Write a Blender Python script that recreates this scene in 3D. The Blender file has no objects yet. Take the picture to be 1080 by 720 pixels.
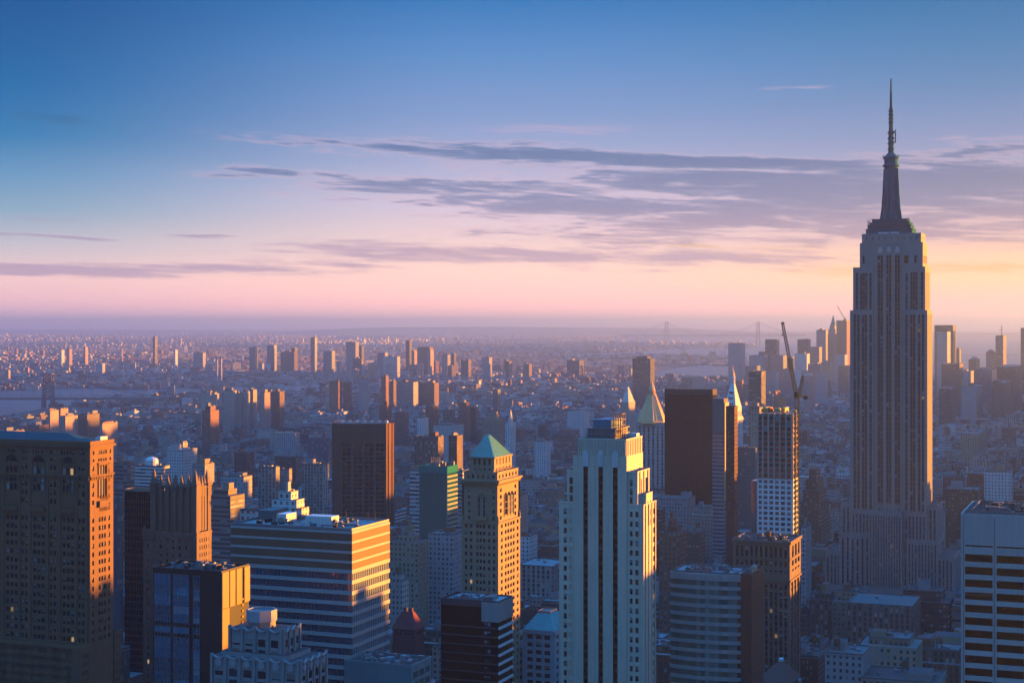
import bpy, math, random
import numpy as np
from mathutils import Matrix, Vector

# ------------------------------------------------------------------ camera, sky, sun, exposure
SC = bpy.context.scene
COL = SC.collection
F, H, V0 = 1700.0, 250.0, 341.0          # focal length in photo pixels, eye height, row of the eye level
W_PX, H_PX = 1080.0, 720.0
AL = math.radians(21.4)                  # the avenues run this far right of the line of sight
SA, CA = math.sin(AL), math.cos(AL)
SUN_AZ, SUN_EL = math.radians(72), math.radians(2.2)

cam = bpy.data.cameras.new('camera')
camo = bpy.data.objects.new('camera', cam)
COL.objects.link(camo)
camo.location = (0, 0, H)
camo.rotation_euler = (math.radians(90), 0, 0)
cam.sensor_width = 36.0
cam.lens = 36.0 * F / W_PX
cam.shift_y = (V0 - H_PX / 2) / W_PX
cam.clip_start = 1.0
cam.clip_end = 300000.0
SC.camera = camo

SC.view_settings.view_transform = 'Standard'
SC.view_settings.look = 'None'
SC.view_settings.gamma = 1.0
SC.view_settings.exposure = 2.35
SC.render.engine = 'CYCLES'
cy = SC.cycles
cy.max_bounces = 5
cy.diffuse_bounces = 0
cy.glossy_bounces = 3
cy.volume_bounces = 1
cy.transmission_bounces = 2
cy.sample_clamp_indirect = 3.0
cy.caustics_reflective = False
cy.caustics_refractive = False
cy.use_denoising = True
try:
    cy.denoiser = 'OPENIMAGEDENOISE'
except Exception:
    pass

def lin(r, g, b, k=1.0):
    f = lambda c: (c / 12.92 if c <= 0.04045 else ((c + 0.055) / 1.055) ** 2.4)
    return (f(r / 255) * k, f(g / 255) * k, f(b / 255) * k, 1.0)

class NT:
    """small helper for writing node trees"""
    def __init__(s, tree):
        s.t = tree; s.N = tree.nodes; s.L = tree.links
    def new(s, kind, **kw):
        n = s.N.new(kind)
        for k, v in kw.items():
            setattr(n, k, v)
        return n
    def put(s, sock, v):
        if hasattr(v, 'is_output') or isinstance(v, bpy.types.NodeSocket):
            s.L.new(v, sock)
        else:
            sock.default_value = v
    def m(s, op, a, b=0.0, c=0.0, clamp=False):
        n = s.N.new('ShaderNodeMath'); n.operation = op; n.use_clamp = clamp
        s.put(n.inputs[0], a); s.put(n.inputs[1], b); s.put(n.inputs[2], c)
        return n.outputs[0]
    def mix(s, f, a, b, mode='MIX'):
        n = s.N.new('ShaderNodeMix'); n.data_type = 'RGBA'; n.blend_type = mode; n.clamp_factor = True
        s.put(n.inputs[0], f); s.put(n.inputs[6], a); s.put(n.inputs[7], b)
        return n.outputs[2]
    def sstep(s, x, a, b):
        n = s.N.new('ShaderNodeMapRange'); n.interpolation_type = 'SMOOTHSTEP'
        s.put(n.inputs['Value'], x); n.inputs['From Min'].default_value = a; n.inputs['From Max'].default_value = b
        return n.outputs['Result']
    def ramp(s, x, pts, interp='LINEAR'):
        n = s.N.new('ShaderNodeValToRGB'); n.color_ramp.interpolation = interp
        e = n.color_ramp.elements
        while len(e) < len(pts):
            e.new(0.5)
        for k, (p, c) in enumerate(pts):
            e[k].position = p; e[k].color = c
        s.put(n.inputs[0], x)
        return n.outputs[0]
    def noise(s, vec, scale, detail=4, rough=0.55, dist=0.0):
        n = s.N.new('ShaderNodeTexNoise'); n.inputs['Scale'].default_value = scale
        n.inputs['Detail'].default_value = detail; n.inputs['Roughness'].default_value = rough
        n.inputs['Distortion'].default_value = dist
        if vec is not None:
            s.put(n.inputs['Vector'], vec)
        return n.outputs['Fac']
    def comb(s, x, y, z=0.0):
        n = s.N.new('ShaderNodeCombineXYZ')
        s.put(n.inputs[0], x); s.put(n.inputs[1], y); s.put(n.inputs[2], z)
        return n.outputs[0]

def make_world():
    w = bpy.data.worlds.new('World'); SC.world = w; w.use_nodes = True
    t = NT(w.node_tree); t.N.clear()
    tc = t.new('ShaderNodeTexCoord')
    sp = t.new('ShaderNodeSeparateXYZ'); t.L.new(tc.outputs['Generated'], sp.inputs[0])
    x, y, z = sp.outputs
    az = t.m('ARCTAN2', x, y)                       # 0 straight ahead, + to the right
    el = t.m('ARCSINE', z)
    def E(v): return math.atan((V0 - v) / F)
    def A(u): return math.atan((u - 540) / F)
    R0, R1 = -0.01, 0.29
    f = t.m('DIVIDE', t.m('SUBTRACT', el, R0), R1 - R0, clamp=True)
    def rp(stops):
        stops = sorted([(v, c) for v, c in stops], key=lambda s: -s[0])
        return t.ramp(f, [((E(v) - R0) / (R1 - R0), lin(*c)) for v, c in stops])
    L = rp([(341, (205, 150, 154)), (318, (219, 167, 164)), (295, (228, 186, 178)), (262, (192, 186, 194)), (225, (136, 170, 194)),
            (190, (102, 155, 196)), (150, (42, 128, 183)), (95, (0, 108, 172)), (30, (0, 92, 158)), (-60, (0, 78, 140))])
    C = rp([(341, (240, 162, 156)), (318, (246, 178, 166)), (285, (247, 202, 184)), (250, (237, 206, 204)), (215, (214, 200, 222)),
            (170, (168, 177, 214)), (120, (130, 160, 210)), (60, (92, 146, 206)), (5, (50, 126, 194)), (-60, (22, 98, 164))])
    R = rp([(341, (238, 158, 152)), (318, (242, 170, 156)), (295, (253, 196, 152)), (272, (250, 200, 168)), (240, (216, 186, 192)), (200, (178, 174, 202)),
            (150, (136, 156, 200)), (95, (96, 142, 192)), (40, (62, 130, 184)), (5, (42, 118, 176)), (-60, (22, 92, 150))])
    fl = t.sstep(az, A(-20), A(520)); fr = t.sstep(az, A(560), A(1080))
    sky = t.mix(fr, t.mix(fl, L, C), R)
    # high sky (out of the frame) and the sky behind the viewer
    hi = t.sstep(el, 0.22, 0.75)
    sky = t.mix(hi, sky, (0.06, 0.52, 1.50, 1))
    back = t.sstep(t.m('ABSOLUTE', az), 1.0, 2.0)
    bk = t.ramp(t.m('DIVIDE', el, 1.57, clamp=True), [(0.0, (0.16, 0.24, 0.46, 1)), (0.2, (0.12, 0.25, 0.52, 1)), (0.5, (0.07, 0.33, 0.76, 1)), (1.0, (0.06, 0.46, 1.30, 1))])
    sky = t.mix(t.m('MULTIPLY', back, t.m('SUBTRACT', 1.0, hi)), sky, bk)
    # a physical sky adds a little of its own scattering
    ni = t.new('ShaderNodeTexSky', sky_type='NISHITA'); ni.sun_disc = False
    ni.sun_elevation = SUN_EL; ni.sun_rotation = SUN_AZ; ni.altitude = 250; ni.dust_density = 2.0
    nis = t.mix(1.0, ni.outputs[0], (0.07, 0.07, 0.07, 1), 'MULTIPLY')
    sky = t.mix(0.012, sky, nis)
    # the low sky is brighter than it looks through kilometres of air
    bo = t.m('ADD', 1.0, t.m('MULTIPLY', t.m('POWER', 2.718, t.m('MULTIPLY', t.m('MAXIMUM', el, 0.0), -40.0)), t.m('MULTIPLY', t.m('SUBTRACT', 1.0, back), 1.55)))
    sky = t.mix(1.0, sky, t.comb(bo, bo, bo), 'MULTIPLY')
    # ---- thin stratus and cirrus, drawn as soft streaky patches on the dome
    vec = t.comb(t.m('MULTIPLY', az, 8.0), t.m('MULTIPLY', t.m('ADD', el, t.m('MULTIPLY', az, 0.035)), 85.0), 3.7)
    n1 = t.noise(vec, 1.0, 7, 0.62, 0.9)
    vec2 = t.comb(t.m('MULTIPLY', az, 26.0), t.m('MULTIPLY', t.m('ADD', el, t.m('MULTIPLY', az, 0.05)), 300.0), 9.1)
    n2 = t.noise(vec2, 1.0, 5, 0.6, 0.6)
    nn = t.m('ADD', t.m('MULTIPLY', n1, 0.58), t.m('MULTIPLY', n2, 0.42))
    wob = t.m('MULTIPLY', t.m('SUBTRACT', t.noise(t.comb(t.m('MULTIPLY', az, 5.0), 0.3, 1.0), 1.0, 3), 0.5), 0.010)
    def blob(u, v, hl, ht, tilt=0.0, asym=1.0):
        a0, e0 = A(u), E(v)
        da = t.m('DIVIDE', t.m('SUBTRACT', az, a0), hl / F)
        ee = t.m('SUBTRACT', t.m('SUBTRACT', t.m('ADD', el, wob), e0), t.m('MULTIPLY', t.m('SUBTRACT', az, a0), -tilt))
        de = t.m('DIVIDE', ee, ht / F)
        if asym != 1.0:      # sharper upper edge
            de = t.m('MULTIPLY', de, t.m('ADD', 1.0, t.m('MULTIPLY', t.m('GREATER_THAN', de, 0.0), asym - 1.0)))
        r = t.m('ADD', t.m('POWER', t.m('ABSOLUTE', da), 3.0), t.m('MULTIPLY', de, de))
        return t.m('POWER', 2.718, t.m('MULTIPLY', r, -1.0))
    def layer(blobs, lo, hi_, gain):
        s_ = None
        for k, b in blobs:
            q = t.m('MULTIPLY', blob(*b), k)
            s_ = q if s_ is None else t.m('MAXIMUM', s_, q)
        d = t.m('ADD', t.m('MULTIPLY', s_, 0.95), t.m('MULTIPLY', t.m('SUBTRACT', nn, 0.51), gain * 2.8))
        return t.m('MULTIPLY', t.sstep(d, lo, hi_), t.sstep(s_, 0.02, 0.22))
    grey = layer([(1.0, (660, 168, 330, 11, 0.05, 1.5)), (0.9, (500, 196, 230, 13, 0.03, 1.4)), (1.0, (830, 198, 300, 24, 0.06, 1.3)),
                  (0.95, (760, 226, 300, 20, 0.03)), (1.05, (1060, 205, 170, 42, 0.02, 1.3)), (0.9, (980, 245, 230, 20, 0.02)), (0.8, (620, 212, 190, 10, 0.03)),
                  (0.7, (470, 150, 130, 6, 0.02, 1.6)), (0.6, (700, 246, 220, 10, 0.02)), (0.75, (330, 186, 90, 6, 0.03)), (0.6, (420, 212, 120, 6, 0.02))], 0.0, 0.85, 1.35)
    mauve = layer([(0.95, (150, 288, 260, 8, 0.0)), (0.9, (212, 252, 52, 3.4, 0.03, 1.5)), (0.8, (35, 254, 90, 2.4, 0.03)), (0.7, (55, 238, 55, 1.8, 0.02)),
                   (0.8, (520, 268, 300, 13, 0.01)), (0.6, (330, 280, 120, 4, 0.02)), (0.75, (720, 272, 230, 10, 0.02)), (0.45, (760, 285, 220, 5, 0.0))], 0.26, 0.75, 0.9)
    pale = layer([(0.9, (830, 97, 58, 4, -0.02)), (0.6, (768, 121, 30, 2.5, 0.0)), (0.9, (595, 137, 95, 7, 0.02)), (0.5, (1040, 158, 60, 5, 0.0))], 0.36, 0.95, 1.2)
    teal = layer([(0.9, (36, 134, 60, 6, 0.06)), ], 0.35, 1.0, 1.1)
    gold = layer([(1.0, (1010, 287, 190, 9, -0.01)), (0.7, (1075, 262, 80, 6, 0.0)), (0.6, (800, 262, 130, 4, 0.03))], 0.35, 1.0, 1.3)
    gcol = t.ramp(t.m('DIVIDE', t.m('SUBTRACT', el, E(270)), E(150) - E(270), clamp=True),
                  [(0.0, lin(196, 164, 184)), (0.45, lin(128, 136, 176)), (1.0, lin(82, 116, 164))])
    sky = t.mix(t.m('MULTIPLY', mauve, 0.72), sky, lin(176, 152, 184))
    sky = t.mix(t.m('MULTIPLY', gold, 0.75), sky, lin(255, 204, 132))
    gcol = t.mix(t.sstep(grey, 0.25, 0.75), lin(226, 190, 208), gcol)
    sky = t.mix(t.m('MULTIPLY', grey, 0.85), sky, gcol)
    sky = t.mix(t.m('MULTIPLY', teal, 0.6), sky, lin(44, 100, 140))
    sky = t.mix(t.m('MULTIPLY', pale, 0.5), sky, lin(196, 178, 208))
    # warm fire near the sun, far right of the frame
    sx, sy, sz = math.sin(SUN_AZ) * math.cos(SUN_EL), math.cos(SUN_AZ) * math.cos(SUN_EL), math.sin(SUN_EL)
    dt = t.m('ADD', t.m('ADD', t.m('MULTIPLY', x, sx), t.m('MULTIPLY', y, sy)), t.m('MULTIPLY', z, sz))
    warm = t.m('MULTIPLY', t.m('POWER', t.m('MAXIMUM', dt, 0.0), 3.0), t.m('SUBTRACT', 1.0, t.sstep(el, 0.03, 0.16)))
    sky = t.mix(t.m('MULTIPLY', warm, 0.36), sky, (1.0, 0.55, 0.16, 1))
    glow = t.m('POWER', t.m('MAXIMUM', dt, 0.0), 22.0)
    sky = t.mix(t.m('MULTIPLY', glow, 0.8), sky, (1.6, 0.75, 0.28, 1))
    # below the horizon
    sky = t.mix(t.sstep(el, -0.004, -0.03), sky, lin(90, 90, 110))
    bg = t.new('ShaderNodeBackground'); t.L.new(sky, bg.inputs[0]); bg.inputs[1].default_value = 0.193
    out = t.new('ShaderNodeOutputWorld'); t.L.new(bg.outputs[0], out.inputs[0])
    w.cycles.sampling_method = 'MANUAL'; w.cycles.sample_map_resolution = 512
make_world()

sl = bpy.data.lights.new('sun', 'SUN')
sl.energy = 5.0
sl.angle = math.radians(0.5)
sl.color = (1.0, 0.37, 0.03)
slo = bpy.data.objects.new('sun', sl); COL.objects.link(slo)
sd = Vector((math.sin(SUN_AZ) * math.cos(SUN_EL), math.cos(SUN_AZ) * math.cos(SUN_EL), math.sin(SUN_EL)))
slo.rotation_euler = sd.to_track_quat('Z', 'Y').to_euler()
slo.location = sd * 3000

HAZE_DENSITY = 5.4e-5
HAZE_COLOR = (0.395, 0.60, 1.0)

# ------------------------------------------------------------------ helpers
def tag(o, label=None, cat=None, group=None, kind=None):
    if label: o['label'] = label
    if cat: o['category'] = cat
    if group: o['group'] = group
    if kind: o['kind'] = kind
    return o

class MB:
    """collects quads, boxes, tubes; build() links them as ONE mesh object"""
    def __init__(s):
        s.v = []; s.f = []; s.m = []; s.uv = []
    def poly(s, pts, m=0, uv=None):
        n = len(s.v); s.v += [tuple(p) for p in pts]; s.f.append(tuple(range(n, n + len(pts)))); s.m.append(m)
        s.uv += uv if uv else [(0.0, 0.0)] * len(pts)
    def panel(s, o, a, c0, c1, z0, z1, m=0, d=0.0, nrm=(0, 0)):
        """upright quad on the line o + a*c, pushed d along nrm"""
        ox, oy = o[0] + nrm[0] * d, o[1] + nrm[1] * d
        p = [(ox + a[0] * c0, oy + a[1] * c0, z0), (ox + a[0] * c1, oy + a[1] * c1, z0), (ox + a[0] * c1, oy + a[1] * c1, z1), (ox + a[0] * c0, oy + a[1] * c0, z1)]
        s.poly(p, m, [(c0, z0), (c1, z0), (c1, z1), (c0, z1)])
    def box(s, x0, x1, y0, y1, z0, z1, m=0, mt=None, bottom=False):
        mt = m if mt is None else mt
        s.panel((x0, y0), (1, 0), 0, x1 - x0, z0, z1, m); s.panel((x1, y0), (0, 1), 0, y1 - y0, z0, z1, m)
        s.panel((x1, y1), (-1, 0), 0, x1 - x0, z0, z1, m); s.panel((x0, y1), (0, -1), 0, y1 - y0, z0, z1, m)
        s.poly([(x0, y0, z1), (x1, y0, z1), (x1, y1, z1), (x0, y1, z1)], mt, [(x0, y0), (x1, y0), (x1, y1), (x0, y1)])
        if bottom:
            s.poly([(x0, y1, z0), (x1, y1, z0), (x1, y0, z0), (x0, y0, z0)], m)
    def rim(s, x0, x1, y0, y1, z0, h, t=0.5, m=0):
        """parapet ring standing on z0"""
        s.box(x0, x1, y0, y0 + t, z0, z0 + h, m); s.box(x0, x1, y1 - t, y1, z0, z0 + h, m)
        s.box(x0, x0 + t, y0 + t, y1 - t, z0, z0 + h, m); s.box(x1 - t, x1, y0 + t, y1 - t, z0, z0 + h, m)
    def ring(s, prof, n, cx=0, cy=0, m=0, rot=0.0, cap=True, sx=1.0, sy=1.0):
        """lathe of (r, z) pairs"""
        pts = [[(cx + r * sx * math.cos(2 * math.pi * (k + rot) / n), cy + r * sy * math.sin(2 * math.pi * (k + rot) / n), z) for k in range(n)] for r, z in prof]
        for a, b in zip(pts, pts[1:]):
            for k in range(n):
                j = (k + 1) % n
                L = 2 * math.pi * max(prof[0][0], 0.1) / n
                s.poly([a[k], a[j], b[j], b[k]], m, [(k * L, a[k][2]), (k * L + L, a[k][2]), (k * L + L, b[k][2]), (k * L, b[k][2])])
        if cap and prof[-1][0] > 1e-3:
            s.poly(pts[-1], m)
    def prism(s, foot, z0, z1, m=0, mt=None, top=None):
        """upright prism over a counter-clockwise footprint; top: other footprint for a tapered one"""
        top = top or foot; n = len(foot); d = 0.0
        for k in range(n):
            j = (k + 1) % n
            L = math.hypot(foot[j][0] - foot[k][0], foot[j][1] - foot[k][1])
            s.poly([(*foot[k], z0), (*foot[j], z0), (*top[j], z1), (*top[k], z1)], m, [(d, z0), (d + L, z0), (d + L, z1), (d, z1)])
            d += L
        s.poly([(*p, z1) for p in top], m if mt is None else mt, [tuple(p) for p in top])
    def bar(s, p, q, w=0.2, m=0, w2=None):
        p, q = Vector(p), Vector(q); d = (q - p)
        if d.length < 1e-6: return
        d.normalize(); up = Vector((0, 0, 1)) if abs(d.z) < 0.9 else Vector((1, 0, 0))
        a = d.cross(up).normalized(); b = a.cross(d)
        w2 = w if w2 is None else w2
        A_ = [p + (a * i + b * j) * w / 2 for i, j in ((-1, -1), (1, -1), (1, 1), (-1, 1))]
        B_ = [q + (a * i + b * j) * w2 / 2 for i, j in ((-1, -1), (1, -1), (1, 1), (-1, 1))]
        for k in range(4):
            j = (k + 1) % 4
            s.poly([A_[j], A_[k], B_[k], B_[j]], m)
        s.poly(A_, m); s.poly(B_[::-1], m)
    def build(s, name, mats, parent=None, smooth=False):
        me = bpy.data.meshes.new(name)
        nv = len(s.v); nf = len(s.f); tot = np.fromiter((len(f) for f in s.f), np.int32, nf)
        me.vertices.add(nv); me.vertices.foreach_set('co', np.array(s.v, np.float32).ravel())
        me.loops.add(int(tot.sum())); me.polygons.add(nf)
        me.loops.foreach_set('vertex_index', np.concatenate([np.array(f, np.int32) for f in s.f]) if nf else np.zeros(0, np.int32))
        st = np.zeros(nf, np.int32); st[1:] = np.cumsum(tot)[:-1]
        me.polygons.foreach_set('loop_start', st)
        me.polygons.foreach_set('loop_total', tot)
        me.polygons.foreach_set('material_index', np.array(s.m, np.int32))
        uvl = me.uv_layers.new(name='UVMap'); uvl.data.foreach_set('uv', np.array(s.uv, np.float32).ravel())
        for mt in (mats if isinstance(mats, (list, tuple)) else [mats]):
            me.materials.append(mt)
        me.update(calc_edges=True); me.validate()
        if smooth:
            me.polygons.foreach_set('use_smooth', np.ones(nf, bool))
        o = bpy.data.objects.new(name, me); COL.objects.link(o)
        if parent: o.parent = parent
        return o

def empty(name, loc, rz, label, cat, group=None):
    o = bpy.data.objects.new(name, None); COL.objects.link(o)
    o.location = loc; o.rotation_euler = (0, 0, rz)
    o.empty_display_size = 1.0
    return tag(o, label, cat, group)

class Site:
    """a building plot on the street grid: local +x along the cross street (right), +y down the avenue (away);
    origin = street corner between the face towards the viewer and the face towards the sun"""
    def __init__(s, uL, uC, uR, Y, L=None):
        s.Y = Y; s.C = ((uC - 540) / F * Y, Y)
        s.w = -s.x(uL)
        s.L = L if L else s.y(uR)
        s.u = (uL, uC, uR)
    def x(s, u, y=0.0):
        k = (u - 540) / F
        return (k * (s.C[1] + y * CA) - s.C[0] - y * SA) / (CA + k * SA)
    def y(s, u, x=0.0):
        k = (u - 540) / F
        return (k * (s.C[1] - x * SA) - s.C[0] - x * CA) / (SA - k * CA)
    def depth(s, x=0.0, y=0.0):
        return s.C[1] - x * SA + y * CA
    def z(s, v, x=0.0, y=0.0):
        return H - (v - V0) / F * s.depth(x, y)
    def px(s, x, y, z):
        d = s.depth(x, y); wx = s.C[0] + x * CA + y * SA
        return 540 + F * wx / d, V0 + F * (H - z) / d
    def thing(s, name, label, cat, group=None):
        o = empty(name, (s.C[0], s.C[1], 0), -AL, label, cat, group)
        return o

FOOT = []        # footprints taken, in grid coordinates (p along the cross street, q along the avenue)
def claim(st, x0, x1, y0, y1, pad=3.0):
    p = st.C[0] * CA - st.C[1] * SA; q = st.C[0] * SA + st.C[1] * CA
    FOOT.append((p + x0 - pad, p + x1 + pad, q + y0 - pad, q + y1 + pad))

# ------------------------------------------------------------------ materials
MATS = {}
def pbr(name, col, rough=0.8, metal=0.0, var=0.12, scale=0.05, streak=0.15, ior=1.45, bump=0.0):
    """weathered surface: two noises and rain streaks vary the base colour"""
    if name in MATS: return MATS[name]
    m = bpy.data.materials.new(name); m.use_nodes = True; MATS[name] = m
    t = NT(m.node_tree); b = t.N['Principled BSDF']
    tc = t.new('ShaderNodeTexCoord'); g = t.new('ShaderNodeNewGeometry')
    n1 = t.noise(tc.outputs['Object'], scale, 5, 0.6)
    mp = t.new('ShaderNodeMapping'); mp.inputs['Scale'].default_value = (0.9, 0.9, 0.03); t.L.new(tc.outputs['Object'], mp.inputs[0])
    n2 = t.noise(mp.outputs[0], 1.0, 3, 0.6)
    n3 = t.noise(tc.outputs['Object'], scale * 22, 3, 0.6)
    k = t.m('ADD', 1.0, t.m('MULTIPLY', t.m('SUBTRACT', n1, 0.5), var * 2.2))
    k = t.m('ADD', k, t.m('MULTIPLY', t.m('SUBTRACT', n2, 0.5), streak * 2.0))
    k = t.m('ADD', k, t.m('MULTIPLY', t.m('SUBTRACT', n3, 0.5), var * 1.4))
    oi = t.new('ShaderNodeObjectInfo')
    k = t.m('MULTIPLY', k, t.m('ADD', 0.9, t.m('MULTIPLY', t.m('FRACT', t.m('ADD', g.outputs['Random Per Island'], 0.0)), 0.2)))
    c = t.mix(1.0, (*col, 1), t.comb(k, k, k), 'MULTIPLY')
    t.L.new(c, b.inputs['Base Color'])
    b.inputs['Roughness'].default_value = rough; b.inputs['Metallic'].default_value = metal; b.inputs['IOR'].default_value = ior
    if bump:
        bp = t.new('ShaderNodeBump'); bp.inputs['Strength'].default_value = bump; bp.inputs['Distance'].default_value = 0.3
        t.L.new(n3, bp.inputs['Height']); t.L.new(bp.outputs[0], b.inputs['Normal'])
    return m

def glass(name, col=(0.012, 0.016, 0.022), ior=1.9, rough=0.06, blind=0.25, blindcol=(0.34, 0.33, 0.30), lit=0.008):
    """window panes: dark glossy glass, a blind drawn part of the way behind some, very few lamps on"""
    if name in MATS: return MATS[name]
    m = bpy.data.materials.new(name); m.use_nodes = True; MATS[name] = m
    t = NT(m.node_tree); b = t.N['Principled BSDF']
    g = t.new('ShaderNodeNewGeometry'); oi = t.new('ShaderNodeObjectInfo'); uv = t.new('ShaderNodeUVMap'); uv.uv_map = 'UVMap'
    sp = t.new('ShaderNodeSeparateXYZ'); t.L.new(uv.outputs[0], sp.inputs[0])
    r = t.m('FRACT', t.m('ADD', t.m('MULTIPLY', g.outputs['Random Per Island'], 7.31), t.m('MULTIPLY', oi.outputs['Random'], 13.7)))
    r2 = t.m('FRACT', t.m('MULTIPLY', r, 37.7)); r3 = t.m('FRACT', t.m('MULTIPLY', r, 91.3))
    isb = t.m('LESS_THAN', r, blind)
    cover = t.m('GREATER_THAN', sp.outputs[1], t.m('SUBTRACT', 1.0, t.m('ADD', 0.2, t.m('MULTIPLY', r2, 0.7))))
    kb = t.m('MULTIPLY', isb, cover)
    dark = t.mix(r2, (*[c * 0.5 for c in col], 1), (*[c * 1.8 for c in col], 1))
    bc = t.mix(r3, (*[c * 0.45 for c in blindcol], 1), (*blindcol, 1))
    t.L.new(t.mix(kb, dark, bc), b.inputs['Base Color'])
    b.inputs['IOR'].default_value = ior
    t.L.new(t.m('ADD', rough, t.m('MULTIPLY', r3, 0.06)), b.inputs['Roughness'])
    tc = t.new('ShaderNodeTexCoord')
    bp = t.new('ShaderNodeBump'); bp.inputs['Strength'].default_value = 0.08; bp.inputs['Distance'].default_value = 0.4
    t.L.new(t.noise(tc.outputs['Object'], 0.35, 2), bp.inputs['Height']); t.L.new(bp.outputs[0], b.inputs['Normal'])
    if lit > 0:
        on = t.m('GREATER_THAN', r, 1.0 - lit)
        b.inputs['Emission Color'].default_value = (1.0, 0.62, 0.25, 1)
        t.L.new(t.m('MULTIPLY', on, t.m('ADD', 0.03, t.m('MULTIPLY', r3, 0.08))), b.inputs['Emission Strength'])
    return m

def facade(name, wall, gl=(0.014, 0.018, 0.026), wx=3.2, wz=3.6, fx=0.42, fz=0.5, rough=0.85, gior=1.8, blind=0.3, band=False, blindcol=(0.3, 0.3, 0.3)):
    """masonry or curtain wall of a building too small in the picture for windows of its own: window grid in metres along the wall"""
    if name in MATS: return MATS[name]
    m = bpy.data.materials.new(name); m.use_nodes = True; MATS[name] = m
    t = NT(m.node_tree); b = t.N['Principled BSDF']
    g = t.new('ShaderNodeNewGeometry'); oi = t.new('ShaderNodeObjectInfo'); tc = t.new('ShaderNodeTexCoord')
    uv = t.new('ShaderNodeUVMap'); uv.uv_map = 'UVMap'
    sp = t.new('ShaderNodeSeparateXYZ'); t.L.new(uv.outputs[0], sp.inputs[0])
    rnd = t.m('FRACT', t.m('ADD', t.m('MULTIPLY', g.outputs['Random Per Island'], 5.3), t.m('MULTIPLY', oi.outputs['Random'], 11.9)))
    su = t.m('DIVIDE', sp.outputs[0], t.m('MULTIPLY', wx, t.m('ADD', 0.85, t.m('MULTIPLY', rnd, 0.3))))
    sv = t.m('DIVIDE', sp.outputs[1], wz)
    iu, iv = t.m('FLOOR', su), t.m('FLOOR', sv); fu, fv = t.m('SUBTRACT', su, iu), t.m('SUBTRACT', sv, iv)
    inz = t.m('LESS_THAN', t.m('ABSOLUTE', t.m('SUBTRACT', fv, 0.5)), fz / 2)
    inx = 1.0 if band else t.m('LESS_THAN', t.m('ABSOLUTE', t.m('SUBTRACT', fu, 0.5)), fx / 2)
    win = t.m('MULTIPLY', inz, inx)
    wn = t.new('ShaderNodeTexWhiteNoise'); wn.noise_dimensions = '3D'; t.L.new(t.comb(iu, iv, t.m('MULTIPLY', rnd, 50.0)), wn.inputs['Vector'])
    wr = wn.outputs['Value']
    # wall tone
    n1 = t.noise(tc.outputs['Object'], 0.06, 4, 0.6)
    n2 = t.noise(tc.outputs['Object'], 0.9, 3, 0.6)
    k = t.m('ADD', t.m('ADD', t.m('MULTIPLY', n1, 0.35), t.m('MULTIPLY', n2, 0.25)), t.m('ADD', 0.45, t.m('MULTIPLY', rnd, 0.5)))
    wc = t.mix(1.0, (*wall, 1), t.comb(k, k, k), 'MULTIPLY')
    hue = t.new('ShaderNodeHueSaturation'); t.L.new(wc, hue.inputs['Color'])
    t.L.new(t.m('ADD', 0.485, t.m('MULTIPLY', t.m('FRACT', t.m('MULTIPLY', rnd, 17.0)), 0.03)), hue.inputs['Hue'])
    isb = t.m('LESS_THAN', wr, blind)
    gc = t.mix(isb, (*gl, 1), t.mix(t.m('FRACT', t.m('MULTIPLY', wr, 23.0)), (*[c * .3 for c in blindcol], 1), (*blindcol, 1)))
    t.L.new(t.mix(win, hue.outputs[0], gc), b.inputs['Base Color'])
    t.L.new(t.m('SUBTRACT', rough, t.m('MULTIPLY', win, rough - 0.32)), b.inputs['Roughness'])
    t.L.new(t.m('ADD', 1.4, t.m('MULTIPLY', win, gior - 1.4)), b.inputs['IOR'])
    bp = t.new('ShaderNodeBump'); bp.invert = True; bp.inputs['Strength'].default_value = 0.6; bp.inputs['Distance'].default_value = 0.3
    t.L.new(win, bp.inputs['Height']); t.L.new(bp.outputs[0], b.inputs['Normal'])
    return m

LIME = pbr('limestone', (0.25, 0.245, 0.235))
LIMEP = pbr('pale_limestone', (0.50, 0.47, 0.42))
TAN = pbr('tan_brick', (0.34, 0.25, 0.16))
BROWNB = pbr('brown_brick', (0.19, 0.100, 0.048))
DARKB = pbr('dark_brick', (0.085, 0.06, 0.048))
TRAV = pbr('travertine', (0.40, 0.39, 0.37), streak=0.2)
WHITEP = pbr('white_panel', (0.72, 0.71, 0.69), 0.55)
BLACKM = pbr('black_metal', (0.018, 0.018, 0.02), 0.35, var=0.2)
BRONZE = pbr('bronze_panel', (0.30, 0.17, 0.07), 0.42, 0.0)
COPPER = pbr('green_copper', (0.10, 0.30, 0.26), 0.55, var=0.2, streak=0.3)
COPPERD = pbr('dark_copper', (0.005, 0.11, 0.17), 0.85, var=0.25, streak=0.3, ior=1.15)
GOLD = pbr('gold_leaf', (0.97, 0.50, 0.22), 0.45, 0.1, var=0.08)
TAR = pbr('roof_tar', (0.060, 0.062, 0.068), 0.9, var=0.35, scale=0.12, streak=0.0)
ROOFG = pbr('roof_gravel', (0.15, 0.153, 0.156), 0.9, var=0.3, scale=0.12, streak=0.0)
ROOFP = pbr('roof_pale', (0.27, 0.275, 0.28), 0.85, var=0.25, scale=0.12, streak=0.0)
REDT = pbr('red_tile', (0.20, 0.035, 0.035), 0.8, var=0.25)
STEEL = pbr('steel', (0.20, 0.21, 0.22), 0.5, 0.4)
WOOD = pbr('tank_wood', (0.14, 0.09, 0.06), 0.9, var=0.3)
CRANEM = pbr('crane_paint', (0.75, 0.20, 0.04), 0.7)
CONC = pbr('raw_concrete', (0.34, 0.33, 0.32), 0.9, var=0.2)
NETR = pbr('red_netting', (0.38, 0.07, 0.05), 0.9, var=0.3)
G_DARK = glass('window_glass', ior=1.5, blind=0.38)
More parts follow.
